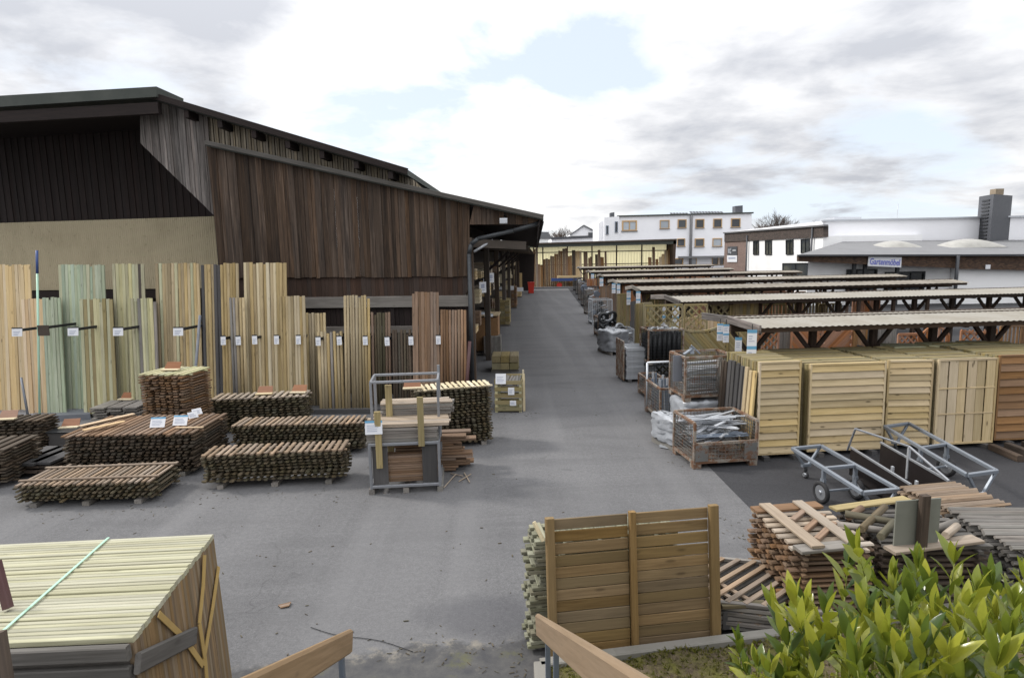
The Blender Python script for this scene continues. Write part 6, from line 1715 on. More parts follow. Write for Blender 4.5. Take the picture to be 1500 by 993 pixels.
# ================================================================== NEAR LEFT PANEL BLOCK
tl, trp, fc = G(-60, 795, 1.8), G(312, 780, 1.8), G(193, 934, 1.8)
aB = math.atan2((trp - fc).y, (trp - fc).x) - PI / 2
Lw = 2.4; dep = (trp - fc).length; print('block', trp, fc, dep, aB)
N = 36
M['blockend'] = wood('brown panel ends', (.16, .105, .055), (.27, .185, .10), (.23, .18, .105), .25, .5, knots=.2, stain=.3, stainc=(.06, .045, .03))
roll = math.radians(-2.2)
rot_m = Matrix.Rotation(math.radians(-.8), 4, 'Z') @ Matrix.Rotation(roll, 4, 'Y')
shift = (rot_m.to_3x3().inverted() @ (trp - fc)); dep = shift.y
root_m = Matrix.Translation(Vector((fc.x, fc.y, 1.8))) @ rot_m
SHR = shift.x / shift.y
def blk_panel(front):
    mb = MB(); w = dep / N
    for j in range(9): mb.beam((-Lw + .05, w * .5, -1.78 + .2 * j), (-.05, w * .5, -1.78 + .2 * j), w * .4, .17, Z3, .003) if False else None
    mb.beam((-Lw, w / 2, -.02), (0, w / 2, -.02), w * .86, .04, Z3, .004)
    o = mb.build('slat_fence_panel', M['edge'])
    for x in (-.02, -Lw + .02):
        mb = MB(); mb.beam((x, w / 2, -.041), (x, w / 2, -1.8), w * .9, .05 if x < -1 else .04, Vector((1, 0, 0)), .004); mb.build('stile', M['blockend'], o)
    mb = MB()
    for j in range(10): mb.beam((-Lw + .05, w * .5, -.13 - .172 * j), (-.045, w * .5, -.13 - .172 * j), w * .35, .165, Z3, .003)
    mb.build('board_slats', M['grey'], o)
    return o
bp = blk_panel(0)
for k in range(N):
    o = bp if k == 0 else dup(bp)
    o.matrix_world = root_m @ Matrix.Translation((RN.uniform(-.003, .003) + SHR * dep * k / N, dep * k / N, RN.uniform(-.007, .007)))
    tag(o, 'fence panel in the big near block strapped with green band, edges up' if k else 'front panel of the big near block, grey boards', 'fence panel', 'panels in the strapped near block')
# front face: a grey frame with rails
def R_(x, y, z): return root_m @ Vector((x + SHR * max(0, y), y, z))
t = thing('front_frame', 'grey weathered frame screen standing against the front of the strapped near block', 'frame screen', R_(-1, -.05, -1.8))
for z, h in ((-.07, .1), (-.24, .15), (-.7, .14)):
    mb = MB(); mb.beam(R_(-Lw, -.045, z), R_(-.0, -.045, z), .05, h, Z3, .008); mb.build('rail', M['dgrey'], t, world=True)
mb = MB()
for j in range(7): mb.beam(R_(-Lw, -.02, -.42 - j * .17), R_(-.15, -.02, -.42 - j * .17), .02, .16, Z3, .004)
mb.build('board_slats', M['dgrey'], t, world=True)
mb = MB(); mb.beam(R_(-.07, -.05, -.32), R_(-.07, -.05, -1.8), .10, .06, RD, .01); mb.build('stile', M['brown'], t, world=True)
mb = MB(); mb.beam(R_(.035, -.03, -.16), R_(.035, .80, -.52), .04, .13, Vector((1, 0, 0)).cross(Vector((0, 1, 0))), .01)
tag(mb.build('brace_board', M['dgrey'], None, loc=R_(.03, 0, -.2), world=True), 'short grey board nailed slantwise over the end of the strapped near block', 'board')
# bands
rm = root_m.inverted()
def on_block(px, py):
    d = rm.to_3x3() @ ray(px, py); o = rm @ Vector((0, 0, H)); t = (.012 - o.z) / d.z; return root_m @ (o + d * t)
mb = MB(); a_, b_ = on_block(159, 787), on_block(5, 923)
mb.beam(a_, b_, .020, .006); mb.beam(b_ - Vector((0, .01, 0)), b_ - Z3 * .9 - Vector((0, .01, 0)), .020, .006, RD)
tag(mb.build('strap', M['strapgreen'], None, loc=a_, world=True), 'pale green plastic band drawn across the top of the strapped near block', 'strap')
ys = [(((.024, dep * .22, -.04), (.024, dep * .60, -.85)), ((.024, dep * .60, -.85), (.024, dep * .98, -.30))), (((.028, dep * .80, -.05), (.028, dep * .62, -.5)), ((.028, dep * .62, -.5), (.028, dep * .60, -1.2)))]
for i, (s1, s2) in enumerate(ys):
    mb = MB()
    for a, b in (s1, s2):
        mid = [a, tuple((a[j] + b[j]) / 2 + (.0, .03, .01)[j] for j in range(3)), b]
        for p, q in zip(mid[:-1], mid[1:]): mb.beam(R_(*p), R_(*q), .045, .006, R_(1, 0, 0) - R_(0, 0, 0))
    tag(mb.build('strap', M['strapyellow'], None, loc=R_(0, 0, -.5), world=True), ('ochre band running in a V over the end of the strapped near block' if i == 0 else 'ochre band hanging steeply over the end of the strapped near block'), 'strap')
# stake ends at the frame edge
p, q = Y(12, 1000, 3.1), Y(-2, 925, 3.3); mb = MB(); mb.beam(p - Z3 * 1.0, q, .07, .05, RD, .008)
tag(mb.build('stake', M['dark'], None, loc=p, world=True), 'brown wooden stake standing in front of the strapped near block', 'stake')
p, q = Y(8, 862, 4.0), Y(-6, 822, 4.1); mb = MB(); mb.beam(p - Z3 * .15, q, .06, .05, RD, .008)
tag(mb.build('stake', M['mulberry'], None, loc=p, world=True), 'dark red stub standing on top of the strapped near block', 'stake')

# ================================================================== LAUREL
def leaf(mb, p, d, up, L, w, rnd, curl=.2):
    d = d.normalized(); s = d.cross(up)
    if s.length < 1e-3: return
    s.normalize(); n = s.cross(d).normalized()
    prof = [(0, .05), (.12, .42), (.32, .9), (.55, 1.0), (.78, .66), (.92, .28), (1, .02)]
    vs = []; co = []; fs = []
    for (f, ww) in prof:
        c = p + d * (L * f) - n * (curl * L * f * f) * .6
        h = ww * w / 2
        wob = .02 * w * math.sin(f * 17)
        for sx, lift in ((-1, .28), (0, 0.0), (1, .28)):
            vs.append(c + s * (sx * h) + n * (abs(sx) * h * lift + wob * abs(sx))); co.append((f * L, sx * h, 0))
    for i in range(len(prof) - 1):
        a = i * 3; fs += [[a, a + 1, a + 4, a + 3], [a + 1, a + 2, a + 5, a + 4]]
    mb.add(vs, fs, co, 0, True, rnd)
def laurel(name, label, stems, mat, L0, cat='shrub', w=.34, seed=5):
    R = random.Random(seed)
    base = stems[0][0]
    t = thing(name, label, cat, (base.x, base.y, base.z))
    lf = MB()
    for (b, tip, r, dens) in stems:
        axis = tip - b; L = axis.length
        bend = Vector((R.uniform(-.08, .08), R.uniform(-.06, .06), 0)) * L
        pts = [b + axis * f + bend * math.sin(f * PI) for f in (0, .25, .5, .75, 1)]
        sm = MB(); sm.tube(pts, [r, r * .85, r * .7, r * .55, r * .35], 6); sm.build('stem', M['stem'], t, world=True)
        n = int(L / dens); phi = R.random() * 6.28
        young = R.random()
        for k in range(n):
            f = .15 + .85 * (k + .5) / n
            i = min(3, int(f * 4)); p = pts[i].lerp(pts[i + 1], f * 4 - i); ax = (pts[i + 1] - pts[i]).normalized()
            phi += 2.4 + R.uniform(-.4, .4)
            u = ax.cross(Vector((0, 1, .2))).normalized(); v = ax.cross(u)
            out = u * math.cos(phi) + v * math.sin(phi)
            open_ = .84 - .46 * f + R.uniform(-.15, .15)
            d = ax * (1 - open_ * .55) + out * open_ + Z3 * .1
            rn = max(0, min(1, .02 + (.8 * f ** 1.8 * young) + R.uniform(-.1, .4)))
            leaf(lf, p, d, ax + Z3 * .3, L0 * R.uniform(.5, 1.15), L0 * w * R.uniform(.75, 1.25), rn, R.uniform(.0, .5))
        for k in range(3):
            phi += 2.1; u = axis.cross(Vector((0, 1, .2))).normalized(); v = axis.normalized().cross(u)
            d = axis.normalized() + (u * math.cos(phi) + v * math.sin(phi)) * R.uniform(.1, .38)
            leaf(lf, pts[-1], d, axis.normalized() + u * .2, L0 * R.uniform(.6, .95), L0 * w * .8, max(0, min(1, .2 + .75 * young + R.uniform(-.2, .15))), R.uniform(-.1, .3))
    lf.build('foliage', M[mat], t, world=True)
    return t
TIPS = [(1242, 828, 3.3), (1258, 812, 3.1), (1165, 885, 2.8), (1310, 850, 3.3), (1345, 832, 3.4), (1398, 825, 3.4), (1270, 905, 2.7), (1335, 880, 2.8), (1370, 905, 2.6), (1430, 870, 3.0), (1455, 858, 3.2), (1485, 890, 2.9), (1505, 860, 3.1),
        (1210, 905, 2.6), (1175, 925, 2.6), (1245, 940, 2.45), (1300, 940, 2.4), (1350, 950, 2.35), (1405, 925, 2.5), (1440, 930, 2.4), (1480, 940, 2.35), (1155, 945, 2.6), (1200, 965, 2.4), (1325, 915, 2.6), (1415, 895, 2.8), (1520, 915, 2.6), (1180, 895, 2.9), (1360, 860, 3.1), (1540, 880, 3.0), (1320, 965, 2.3), (1390, 970, 2.3), (1460, 975, 2.25), (1255, 975, 2.3)]
stems = []
for (x, y, d) in TIPS:
    tip = Y(x, y, d); b = Vector((tip.x + RN.uniform(-.15, .15) + .02, tip.y - RN.uniform(-.05, .15), tip.z - RN.uniform(.62, .85)))
    stems.append((b, tip, .008, .050))
    for k in range(1):
        tp2 = tip + Vector((RN.uniform(-.22, .22), RN.uniform(-.2, .25), -RN.uniform(.08, .32))); stems.append((b.lerp(tip, .25), tp2, .006, .05))
laurel('evergreen_shrub', 'large glossy laurel shrub with yellow green shoots at the near corner of the bed', stems, 'laurel', .20, w=.29)
stems = [(Y(x + 6, 1010, d), Y(x, y, d), .006, .024) for x, y, d in ((1082, 945, 3.0), (1110, 975, 2.7), (1128, 985, 2.5), (1095, 985, 2.8))]
laurel('evergreen_shrub', 'small separate laurel sprig growing out of the mossy bed', stems, 'laurel', .15, w=.3, seed=9)
stems = [(Y(1520, 900, 3.5), Y(1492, 842, 3.5), .005, .05), (Y(1520, 890, 3.5), Y(1478, 850, 3.55), .004, .05), (Y(1525, 870, 3.4), Y(1500, 825, 3.4), .004, .05), (Y(1510, 905, 3.4), Y(1462, 836, 3.5), .004, .06)]
laurel('pale_shrub', 'sparse shrub with small pale rounded leaves beside the laurel', stems, 'paleleaf', .055, w=.6, seed=3)
# ================================================================== FAR TIMBER HALL
HY = 80.0
def hx(px, py, y=HY): return Y(px, py, y)
p0 = hx(770, 421); hall = thing('timber_hall', 'open fronted timber hall with pale yellow back wall across the end of the lane', 'hall', (p0.x, HY, 0))
A, B = hx(770, 357), hx(991, 350.5)
A2, B2 = hx(770, 363), hx(991, 357.5)
mb = MB(); mb.prism([A, B, B2, A2], Vector((0, .25, 0))); mb.build('fascia', M['felt'], hall, world=True)
mb = MB(); mb.prism([A + Z3 * .05 - Vector((0, .15, 0)), B + Z3 * .05 - Vector((0, .15, 0)), B + Z3 * -.15 - Vector((0, .15, 0)), A - Z3 * .15 - Vector((0, .15, 0))], Vector((0, 3.6, -.15))); mb.build('roof', M['dark'], hall, world=True)
w0, w1 = Vector((A.x, HY + 3, .1)), Vector((B.x - .8, HY + 3, .1))
corr_wall('back_sheet', Vector((A.x, HY + 3.0, 5.6)), .02, Vector((B.x - .5, HY + 3.0, 5.6)), M['paleyellow'], hall, pitch=.4, amp=.03)
for px in (783, 797, 834, 871, 908, 946, 984):
    q = hx(px, 400); mb = MB(); mb.beam((q.x, HY + 2.6, 0), (q.x, HY + 2.6, 5.5), .16, .16, Vector((0, 1, 0))); mb.build('post', M['dark'], hall, world=True)
for zpx, zz in ((369, 0), (388, 0)):
    q = hx(850, zpx); mb = MB(); mb.beam((A.x, HY + 2.5, q.z), (B.x, HY + 2.5, q.z), .08, .12); mb.build('rack_bar', M['dark'], hall, world=True)
q0, q1 = hx(981, 352), hx(992, 352)
mb = MB(); mb.prism([Vector((q1.x - .5, HY, 0)), Vector((q1.x - .35, HY, 0)), Vector((q1.x - .1, HY, q0.z)), Vector((q1.x - .5, HY, q0.z))], Vector((0, 3.4, 0))); mb.build('end_wall', M['beam'], hall, world=True)
mb = MB(); mb.beam((A.x, HY - 2.2, .12), (hx(850, 420).x, HY - 2.2, .12), .5, .24); mb.build('kerb_stone', M['roofgrey'], hall, world=True)
FB = [(781, 788, 364, 'brown'), (788, 795, 388, 'larch'), (796, 806, 379, 'rustpick'), (806, 812, 375, 'brown'), (812, 818, 371, 'larch'), (818, 824, 368, 'rustpick'), (824, 832, 363.5, 'brown'), (832, 838, 375, 'larch'), (838, 843, 367, 'dark'), (843, 852, 367, 'peach'),
      (855, 861, 370, 'brown'), (862, 867, 377, 'larch'), (872, 876, 372, 'dark'), (876, 880, 366, 'brown'), (880, 885, 377, 'larch'), (886, 889, 369, 'brown'), (950, 955, 376, 'larch'), (956, 960, 361, 'brown'), (961, 965, 379, 'larch'), (966, 970, 377, 'peach'), (970, 974, 372, 'peach'), (974, 979, 368, 'peach'), (979, 983, 365, 'larch')]
for i, (x0, x1, yt, m) in enumerate(FB):
    a, b = Y(x0, yt, HY + 1.6), Y(x1, yt, HY + 1.6); n = max(1, round((b.x - a.x) / .3))
    for k in range(n):
        x = a.x + (b.x - a.x) * (k + .5) / n; z = a.z + RN.uniform(-.12, .08)
        mb = MB(); mb.beam((x, HY + 1.2, 0), (x, HY + 1.9, z), (b.x - a.x) / n * .95, .12, Vector((0, 1, 0)), .01)
        tag(mb.build('plank', M[m], None, loc=(0, 0, 0)), 'upright brown plank leaning in the far timber hall', 'plank', 'planks in the far timber hall')

# ================================================================== BUILDINGS BEHIND
def facade_box(name, label, px, y, depth, mat, cat='building', a=0.0, z0=0.0):
    """outline of the front given in pixels on the plane y (polygon); extruded backwards"""
    pts = [Y(x, yy, y) for x, yy in px]
    t = thing(name, label, cat, (pts[0].x, y, z0))
    mb = MB(); mb.prism(pts, Vector((0, depth, 0))); mb.build('wall', M[mat], t, world=True)
    return t
def win(t, x0, x1, y0, y1, y, glass='glass', fw=None, fmat='frame', mull=0, inset=.12):
    a, b = Y(x0, y1, y), Y(x1, y0, y); w, h = b.x - a.x, b.z - a.z
    fw = fw or w * .1
    mb = MB()
    for p, q in (((a.x, a.z), (b.x, a.z)), ((b.x, a.z), (b.x, b.z)), ((b.x, b.z), (a.x, b.z)), ((a.x, b.z), (a.x, a.z))):
        P, Q = Vector((p[0], y - .06, p[1])), Vector((q[0], y - .06, q[1])); d = (Q - P).normalized() * fw * .5
        mb.beam(P - d * .98, Q + d * .98 if False else Q - d * 1.02, .16, fw, Vector((0, 0, 1)) if abs(d.z) < 1e-6 else Vector((1, 0, 0)))
    for k in range(mull):
        x = a.x + w * (k + 1) / (mull + 1); mb.beam(Vector((x, y - .04, a.z + fw * .5)), Vector((x, y - .04, b.z - fw * .5)), fw * .8, .1, Vector((0, 1, 0)))
    f = mb.build('window', M[fmat], t, world=True)
    mb = MB(); mb.prism([Vector((a.x, y - .015, a.z)), Vector((b.x, y - .015, a.z)), Vector((b.x, y - .015, b.z)), Vector((a.x, y - .015, b.z))], Vector((0, .01, 0))); mb.build('pane', M[glass], f, world=True)
    mb = MB(); mb.beam(Vector((a.x - fw, y - .14, a.z - fw * .6)), Vector((b.x + fw, y - .14, a.z - fw * .6)), .2, fw * .6); mb.build('sill', M['roofgrey'], f, world=True)
    return f
WY = 112.0
wb = facade_box('office_building', 'white three storey office block with ochre framed windows and a dark chimney', [(906, 424), (906, 318), (1101, 313), (1101, 424)], WY, 14, 'white2')
mb = MB(); a, b = Y(904, 317, WY), Y(1103, 312, WY); mb.beam(a - Vector((0, .1, 0)), b - Vector((0, .1, 0)), .5, .25); mb.build('parapet', M['felt'], wb, world=True)
mb = MB(); mb.prism([Y(x, y, WY - .5) for x, y in ((885, 424), (885, 319), (907, 317), (907, 424))], Vector((0, 8, 0))); mb.build('stair_tower', M['white2'], wb, world=True)
mb = MB(); mb.prism([Y(x, y, WY + .5) for x, y in ((877, 424), (877, 327), (886, 321), (886, 424))], Vector((0, 8, 0))); mb.build('side_wing', M['white2'], wb, world=True)
mb = MB(); mb.prism([Y(x, y, WY + 2) for x, y in ((894, 321), (894, 312), (900, 311), (900, 321))], Vector((0, 1, 0))); mb.build('chimney', M['slate'], wb, world=True)
mb = MB(); mb.prism([Y(x, y, WY + 3) for x, y in ((1077, 315), (1077, 302), (1088, 301), (1088, 315))], Vector((0, 1.5, 0))); mb.build('chimney', M['slate'], wb, world=True)
for x0, x1, y0 in ((984, 1011, 311), (1013, 1064, 309)):
    for j in range(int((x1 - x0) / 4.5)):
        x = x0 + j * 4.5; a, b = Y(x, y0 + 5, WY + 2), Y(x + 3.6, y0, WY + 2)
        mb = MB(); mb.prism([a, Vector((b.x, a.y, a.z)), Vector((b.x, a.y + 1.4, b.z)), Vector((a.x, a.y + 1.4, b.z))], Vector((0, 0, -.08))); mb.build('roof_panel', M['slate'], wb, world=True)
    a, b = Y(x0 - 1, y0 + 6, WY + 2), Y(x1 + 1, y0 + 5, WY + 2)
    mb = MB(); mb.beam(a, b, .1, .2); mb.build('panel_rail', M['darkmetal'], wb, world=True)
for x0, x1, y0, y1, g, m in ((912, 932, 324, 338, 'glasslit', 1), (967, 980, 323, 335, 'glasslit', 0), (993, 1005, 322, 334, 'glass', 0), (1019, 1031, 321.5, 334, 'glass', 0), (1045, 1057, 321, 333.5, 'glass', 0), (1071, 1084, 320.5, 333, 'glass', 0),
                             (992, 1003, 350, 361, 'glass', 0), (1018, 1031, 350, 361.5, 'glass', 0), (1044, 1057, 349.5, 361, 'glasslit', 0), (985, 1000, 379, 388, 'glass', 0), (1010, 1020, 378.5, 388, 'glasslit', 0), (1043, 1052, 377, 388, 'glass', 0), (1054, 1060, 377, 388, 'glass', 0)):
    win(wb, x0, x1, y0, y1, WY, g, None, 'frame', m)
win(wb, 888, 891, 331, 343, WY - .5, 'glass', .1, 'bluesteel'); win(wb, 901, 904.5, 325, 340, WY - .5, 'glass', .1, 'bluesteel')
mb = MB(); a, b = Y(1013, 316, WY - .3), Y(1011, 400, WY - .3); mb.tube([a, b], .25, 8); mb.build('downpipe', M['roofgrey'], wb, world=True)
mb = MB(); a, b = Y(995, 377, WY - .8), Y(1101, 375.5, WY - .8); mb.beam(a, b, 1.6, .35); mb.build('canopy_slab', M['roofgrey'], wb, world=True)
# brick and white annex: its long wall faces the lane
P1, P2 = Y(1060, 400, 76), Y(1206, 400, 56); AE = (P2 - P1); AE.z = 0
AP = Plane(P1, math.degrees(math.atan2(AE.y, AE.x))); AP.n = Vector((AE.y, -AE.x, 0)).normalized() * -1
AP.n = Vector((-AE.y, AE.x, 0)).normalized()
if AP.n.x < 0: AP.n = -AP.n
print('annex', P1, P2, AP.n)
def AH(px, py, off=0.0):
    d = ray(px, py); p0 = P1 + AP.n * off - Vector((0, 0, H)); t = p0.dot(AP.n) / d.dot(AP.n); return Vector((0, 0, H)) + d * t
an = thing('annex_building', 'two storey annex, brick end and white wall with narrow windows under a slate band', 'building', (P1.x, P1.y, 0))
def wallpoly(name, px, off, th, mat):
    mb = MB(); q = [AH(x, y, off) for x, y in px]
    vs = q + [p + AP.n * th for p in q]; n = len(q)
    e = AE.normalized()
    co = [((p - P1).dot(e), p.z, 0) for p in vs]
    fs = [list(range(n)), list(range(2 * n - 1, n - 1, -1))] + [[i, (i + 1) % n, n + (i + 1) % n, n + i] for i in range(n)]
    mb.add(vs, fs, co); return mb.build(name, M[mat], an, world=True)
def foot(px, off=0):   # ground point of the wall under a pixel column
    a = AH(px, 380, off); return a
def wall_down(name, x0, x1, yt0, yt1, off, th, mat, z0=0.0):
    a, b = AH(x0, yt0, off), AH(x1, yt1, off); q = [Vector((a.x, a.y, z0)), Vector((b.x, b.y, z0)), b, a]
    mb = MB(); vs = q + [p + AP.n * th for p in q]; e = AE.normalized(); co = [((p - P1).dot(e), p.z, 0) for p in vs]
    mb.add(vs, [[0, 1, 2, 3], [7, 6, 5, 4], [0, 4, 5, 1], [1, 5, 6, 2], [2, 6, 7, 3], [3, 7, 4, 0]], co); return mb.build(name, M[mat], an, world=True)
wall_down('brick_wall', 1061.5, 1095, 352, 350.5, 0, 10, 'brick')
wall_down('white_wall', 1095.2, 1206, 350.5, 346, 0.01, 10, 'white')
wallpoly('slate_tile', [(1061, 354.5), (1061, 341), (1206, 330), (1206, 347.5)], -.12, .5, 'slatetile')
a, b = AH(1059, 340.5, -.3), AH(1207, 329, -.3); mb = MB(); q_ = [a, b, b + AP.n * .4, a + AP.n * 12]; mb.prism(q_, Z3 * -.15); mb.build('flat_roof', M['roofgrey'], an, world=True)
def awin(x0, x1, y0a, y0b, y1a, y1b, mat='glass'):
    a, b, c, d = AH(x0, y1a, -.02), AH(x1, y1b, -.02), AH(x1, y0b, -.02), AH(x0, y0a, -.02)
    mb = MB(); mb.prism([a, b, c, d], AP.n * .01)
    mbf = MB()
    for p, q in ((a, b), (b, c), (c, d), (d, a)): mbf.beam(p - AP.n * .03, q - AP.n * .03, .06, .09, AP.n)
    m0, m1 = a.lerp(b, .5), d.lerp(c, .5); mbf.beam(m0 - AP.n * .02, m1 - AP.n * .02, .05, .08, AP.n)
    f = mbf.build('window', M['darkmetal'], an, world=True); mb.build('pane', M[mat], f, world=True)
awin(1104, 1111.5, 353, 352.5, 373, 373); awin(1121.5, 1130.5, 352.5, 352, 373, 373); awin(1152, 1162, 352, 351, 373, 372.5); awin(1174, 1186, 351, 350, 371, 370.5)
awin(1147, 1186, 386, 385.5, 412, 412)
for x in (1094.5, 1190):
    a, b = AH(x, 345 if x < 1100 else 334, -.2), AH(x, 380, -.2); mb = MB(); mb.tube([a, Vector((a.x, a.y, 0))], .09, 8); mb.build('downpipe', M['slate'], an, world=True)
# sign on the brick: dark upper field with a pale mark, white lower field
q = [AH(x, y, -.08) for x, y in ((1065.5, 374), (1079.5, 374), (1079.5, 361), (1065.5, 361.5))]
t = thing('wall_sign', 'wall sign with dark upper field, pale emblem and white lower field on the brick', 'sign', q[0])
mb = MB(); mb.prism(q, AP.n * .03); mb.build('upper_field', M['slate'], t, world=True)
q2 = [AH(x, y, -.08) for x, y in ((1065, 384), (1079.5, 384), (1079.5, 374.3), (1065, 374.3))]; mb = MB(); mb.prism(q2, AP.n * .03); mb.build('lower_field', M['paper'], t, world=True)
def mark(p, qq, w, mat):
    mb = MB(); mb.beam(AH(*p, -.1), AH(*qq, -.1), w, .02, AP.n); return mb.build('emblem', M[mat], t, world=True)
mark((1067.5, 364.5), (1067.5, 371), .35, 'plastic'); mark((1067.8, 368), (1071, 364.5), .25, 'plastic'); mark((1067.8, 368), (1071, 371), .25, 'plastic'); mark((1073, 367), (1078, 366.8), .2, 'galv'); mark((1067, 378), (1077, 377.8), .2, 'ink')
# long white hall behind, lower shop in front with slate fascia and sign
LY = 58.0
lh = facade_box('white_hall', 'long plain white flat roofed hall behind the garden furniture shop', [(1205, 424), (1205, 324), (1640, 314.5), (1640, 424)], LY, 25, 'white2')
mb = MB(); a, b = Y(1204, 323.5, LY), Y(1640, 314, LY); mb.beam(a - Vector((0, .05, 0)), b - Vector((0, .05, 0)), .4, .14); mb.build('coping', M['galv'], lh, world=True)
for x0, x1, y0 in ((1222, 1262, 318),): 
    a, b = Y(x0, y0 + 4, LY + 6), Y(x1, y0, LY + 6); mb = MB(); mb.prism([a, Vector((b.x, a.y, a.z)), Vector((b.x, a.y, b.z)), Vector((a.x, a.y, b.z))], Vector((0, 3, 0))); mb.build('roof_light', M['galv'], lh, world=True)
mb = MB(); a = Y(1314, 322, LY + 3); mb.tube([a, a + Z3 * 1.6], .03, 5); mb.build('aerial', M['galv'], lh, world=True)
SY = 46.0
sh = thing('garden_shop', 'low white shop with a grey pitched roof, dark shingle fascia and skylight domes', 'shop', (Y(1180, 400, SY).x, SY, 0))
e0, e1 = Y(1169, 373.5, SY - .9), Y(1600, 372, SY - .9); r0, r1 = Y(1240, 352.5, LY - .3), Y(1640, 351, LY - .3)
mb = MB(); mb.prism([e0, e1, r1, r0], Vector((0, 0, -.12))); mb.build('roof', M['roofgrey'], sh, world=True)
f0, f1 = Y(1170, 375.5, SY - .7), Y(1401, 374.5, SY - .7); g0, g1 = Y(1170, 383, SY - .7), Y(1401, 393, SY - .7)
def brk(name, q, ext, mat, par):
    mb = MB(); e = (q[1] - q[0]).normalized(); vs = q + [p + ext for p in q]
    co = [((p - q[0]).dot(e), p.z, 0) for p in vs]
    mb.add(vs, [[0, 1, 2, 3], [7, 6, 5, 4], [0, 4, 5, 1], [1, 5, 6, 2], [2, 6, 7, 3], [3, 7, 4, 0]], co); return mb.build(name, M[mat], par, world=True)
M['domegrey'] = plain('weathered acrylic dome', (.36, .35, .32), .4, 0, .05, 2, .5, (.2, .19, .17))
M['shingle'] = mat_brick('wood shingles', (.055, .035, .026), (.14, .085, .055), (.02, .015, .012), 3.0)
brk('shingle_fascia', [g0, g1, f1, f0], Vector((0, .3, 0)), 'shingle', sh)
f2, f3 = Y(1405, 375.5, SY - .7), Y(1600, 375, SY - .7); g2, g3 = Y(1405, 394, SY - .7), Y(1600, 398, SY - .7)
brk('shingle_fascia', [g2, g3, f3, f2], Vector((0, .3, 0)), 'shingle', sh)
a, b = Y(1190, 378, SY), Y(1402, 378, SY)
mb = MB(); mb.prism([Vector((a.x, SY + .6, 0)), Vector((b.x, SY + .6, 0)), Vector((b.x, SY + .6, a.z)), Vector((a.x, SY + .6, a.z))], Vector((4.8, 8, 0))); mb.build('wall', M['white'], sh, world=True)
a2, b2 = Y(1405, 380, SY), Y(1600, 380, SY)
mb = MB(); mb.prism([Vector((b.x + .05, SY - .2, 0)), Vector((b2.x, SY - .2, 0)), Vector((b2.x, SY - .2, a2.z)), Vector((b.x + .05, SY - .2, a2.z))], Vector((0, 8, 0))); mb.build('wall', M['white'], sh, world=True)
for x0, x1, y0, y1, m in ((1239, 1283, 395, 430, 2), (1295, 1353, 398.5, 430, 2)): win(sh, x0, x1, y0, y1, SY + .6, 'glass', .12, 'darkmetal', m)
for x in (1251.5, 1267.5, 1315):
    a = Y(x, 385, SY - .3); mb = MB(); mb.beam((a.x, SY - .3, 0), (a.x, SY - .3, a.z + .1), .22, .22, Vector((0, 1, 0))); mb.build('column', M['darkmetal'], sh, world=True)
a = Y(1403.5, 374, SY - 1.1); mb = MB(); mb.tube([a, Vector((a.x, a.y, 0))], .12, 8); mb.build('downpipe', M['slate'], sh, world=True)
a, b = Y(1168, 374.3, SY - 1.0), Y(1600, 373.5, SY - 1.0); mb = MB(); mb.beam(a, b, .14, .12); mb.build('gutter', M['slate'], sh, world=True)
for x0, x1, yb, yt, yy in ((1291, 1362, 365, 354, 50.5), (1388, 1490, 365, 351.5, 50)):
    a, b = Y(x0, yb, yy), Y(x1, yb, yy); w = b.x - a.x; hd = Y(x0, yt, yy).z - a.z
    mb = MB(); mb.prism([a - Z3 * .6, b - Z3 * .6, b + Vector((-.15, 0, .1)), a + Vector((.15, 0, .1))], Vector((0, 3.4, 0))); dm = mb.build('skylight_curb', M['galv'], sh, world=True)
    def dome(u, v, a=a, w=w, hd=hd): return Vector((a.x + w * (.08 + .84 * u), a.y + .2 + 3.0 * v, a.z + .08 + hd * math.sin(u * PI) ** .6 * math.sin(v * PI) ** .5))
    mb = MB(); mb.grid(dome, 20, 10); mb.build('dome', M['domegrey'], dm, world=True)
mb = MB(); a = Y(1447, 391, SY - .8); mb.box(a, .35, .06, .32); mb.build('lamp_box', M['paper'], sh, world=True)
# sign
s0, s1, s2, s3 = Y(1271.5, 389.8, SY - .85), Y(1320, 391.8, SY - .85), Y(1321, 376.8, SY - .85), Y(1272.5, 376, SY - .85)
t = thing('shop_sign', 'white fascia sign reading Gartenmöbel in blue letters', 'sign', s0)
mb = MB(); mb.prism([s0, s1, s2, s3], Vector((0, .08, 0))); mb.build('board', M['paper'], t, world=True)
cu = bpy.data.curves.new('lettering', 'FONT'); cu.body = 'Gartenmöbel'; cu.size = 1.0; cu.align_x = 'CENTER'; cu.align_y = 'CENTER'; cu.extrude = .01; cu.offset = .012
tmp = bpy.data.objects.new('lettering', cu); C.objects.link(tmp)
bpy.context.view_layer.update()
dg = bpy.context.evaluated_depsgraph_get(); me = bpy.data.meshes.new_from_object(tmp.evaluated_get(dg))
bpy.data.objects.remove(tmp)
lo = bpy.data.objects.new('lettering', me); C.objects.link(lo); me.materials.clear(); me.materials.append(M['signblue'])
xs = [v.co.x for v in me.vertices]; ysz = [v.co.y for v in me.vertices]
tw = (s1 - s0).length * .9; thh = (s3 - s0).length * .66; sx, sy = tw / (max(xs) - min(xs)), thh / (max(ysz) - min(ysz))
cxm, cym = (max(xs) + min(xs)) / 2, (max(ysz) + min(ysz)) / 2
for v in me.vertices: v.co = ((v.co.x - cxm) * sx, (v.co.y - cym) * sy, v.co.z)
lo.parent = t; cc = (s0 + s1 + s2 + s3) / 4; lo.location = cc - s0 + Vector((0, -.02, 0))
lo.rotation_euler = (PI / 2, -math.atan2((s1 - s0).z, (s1 - s0).x), 0)
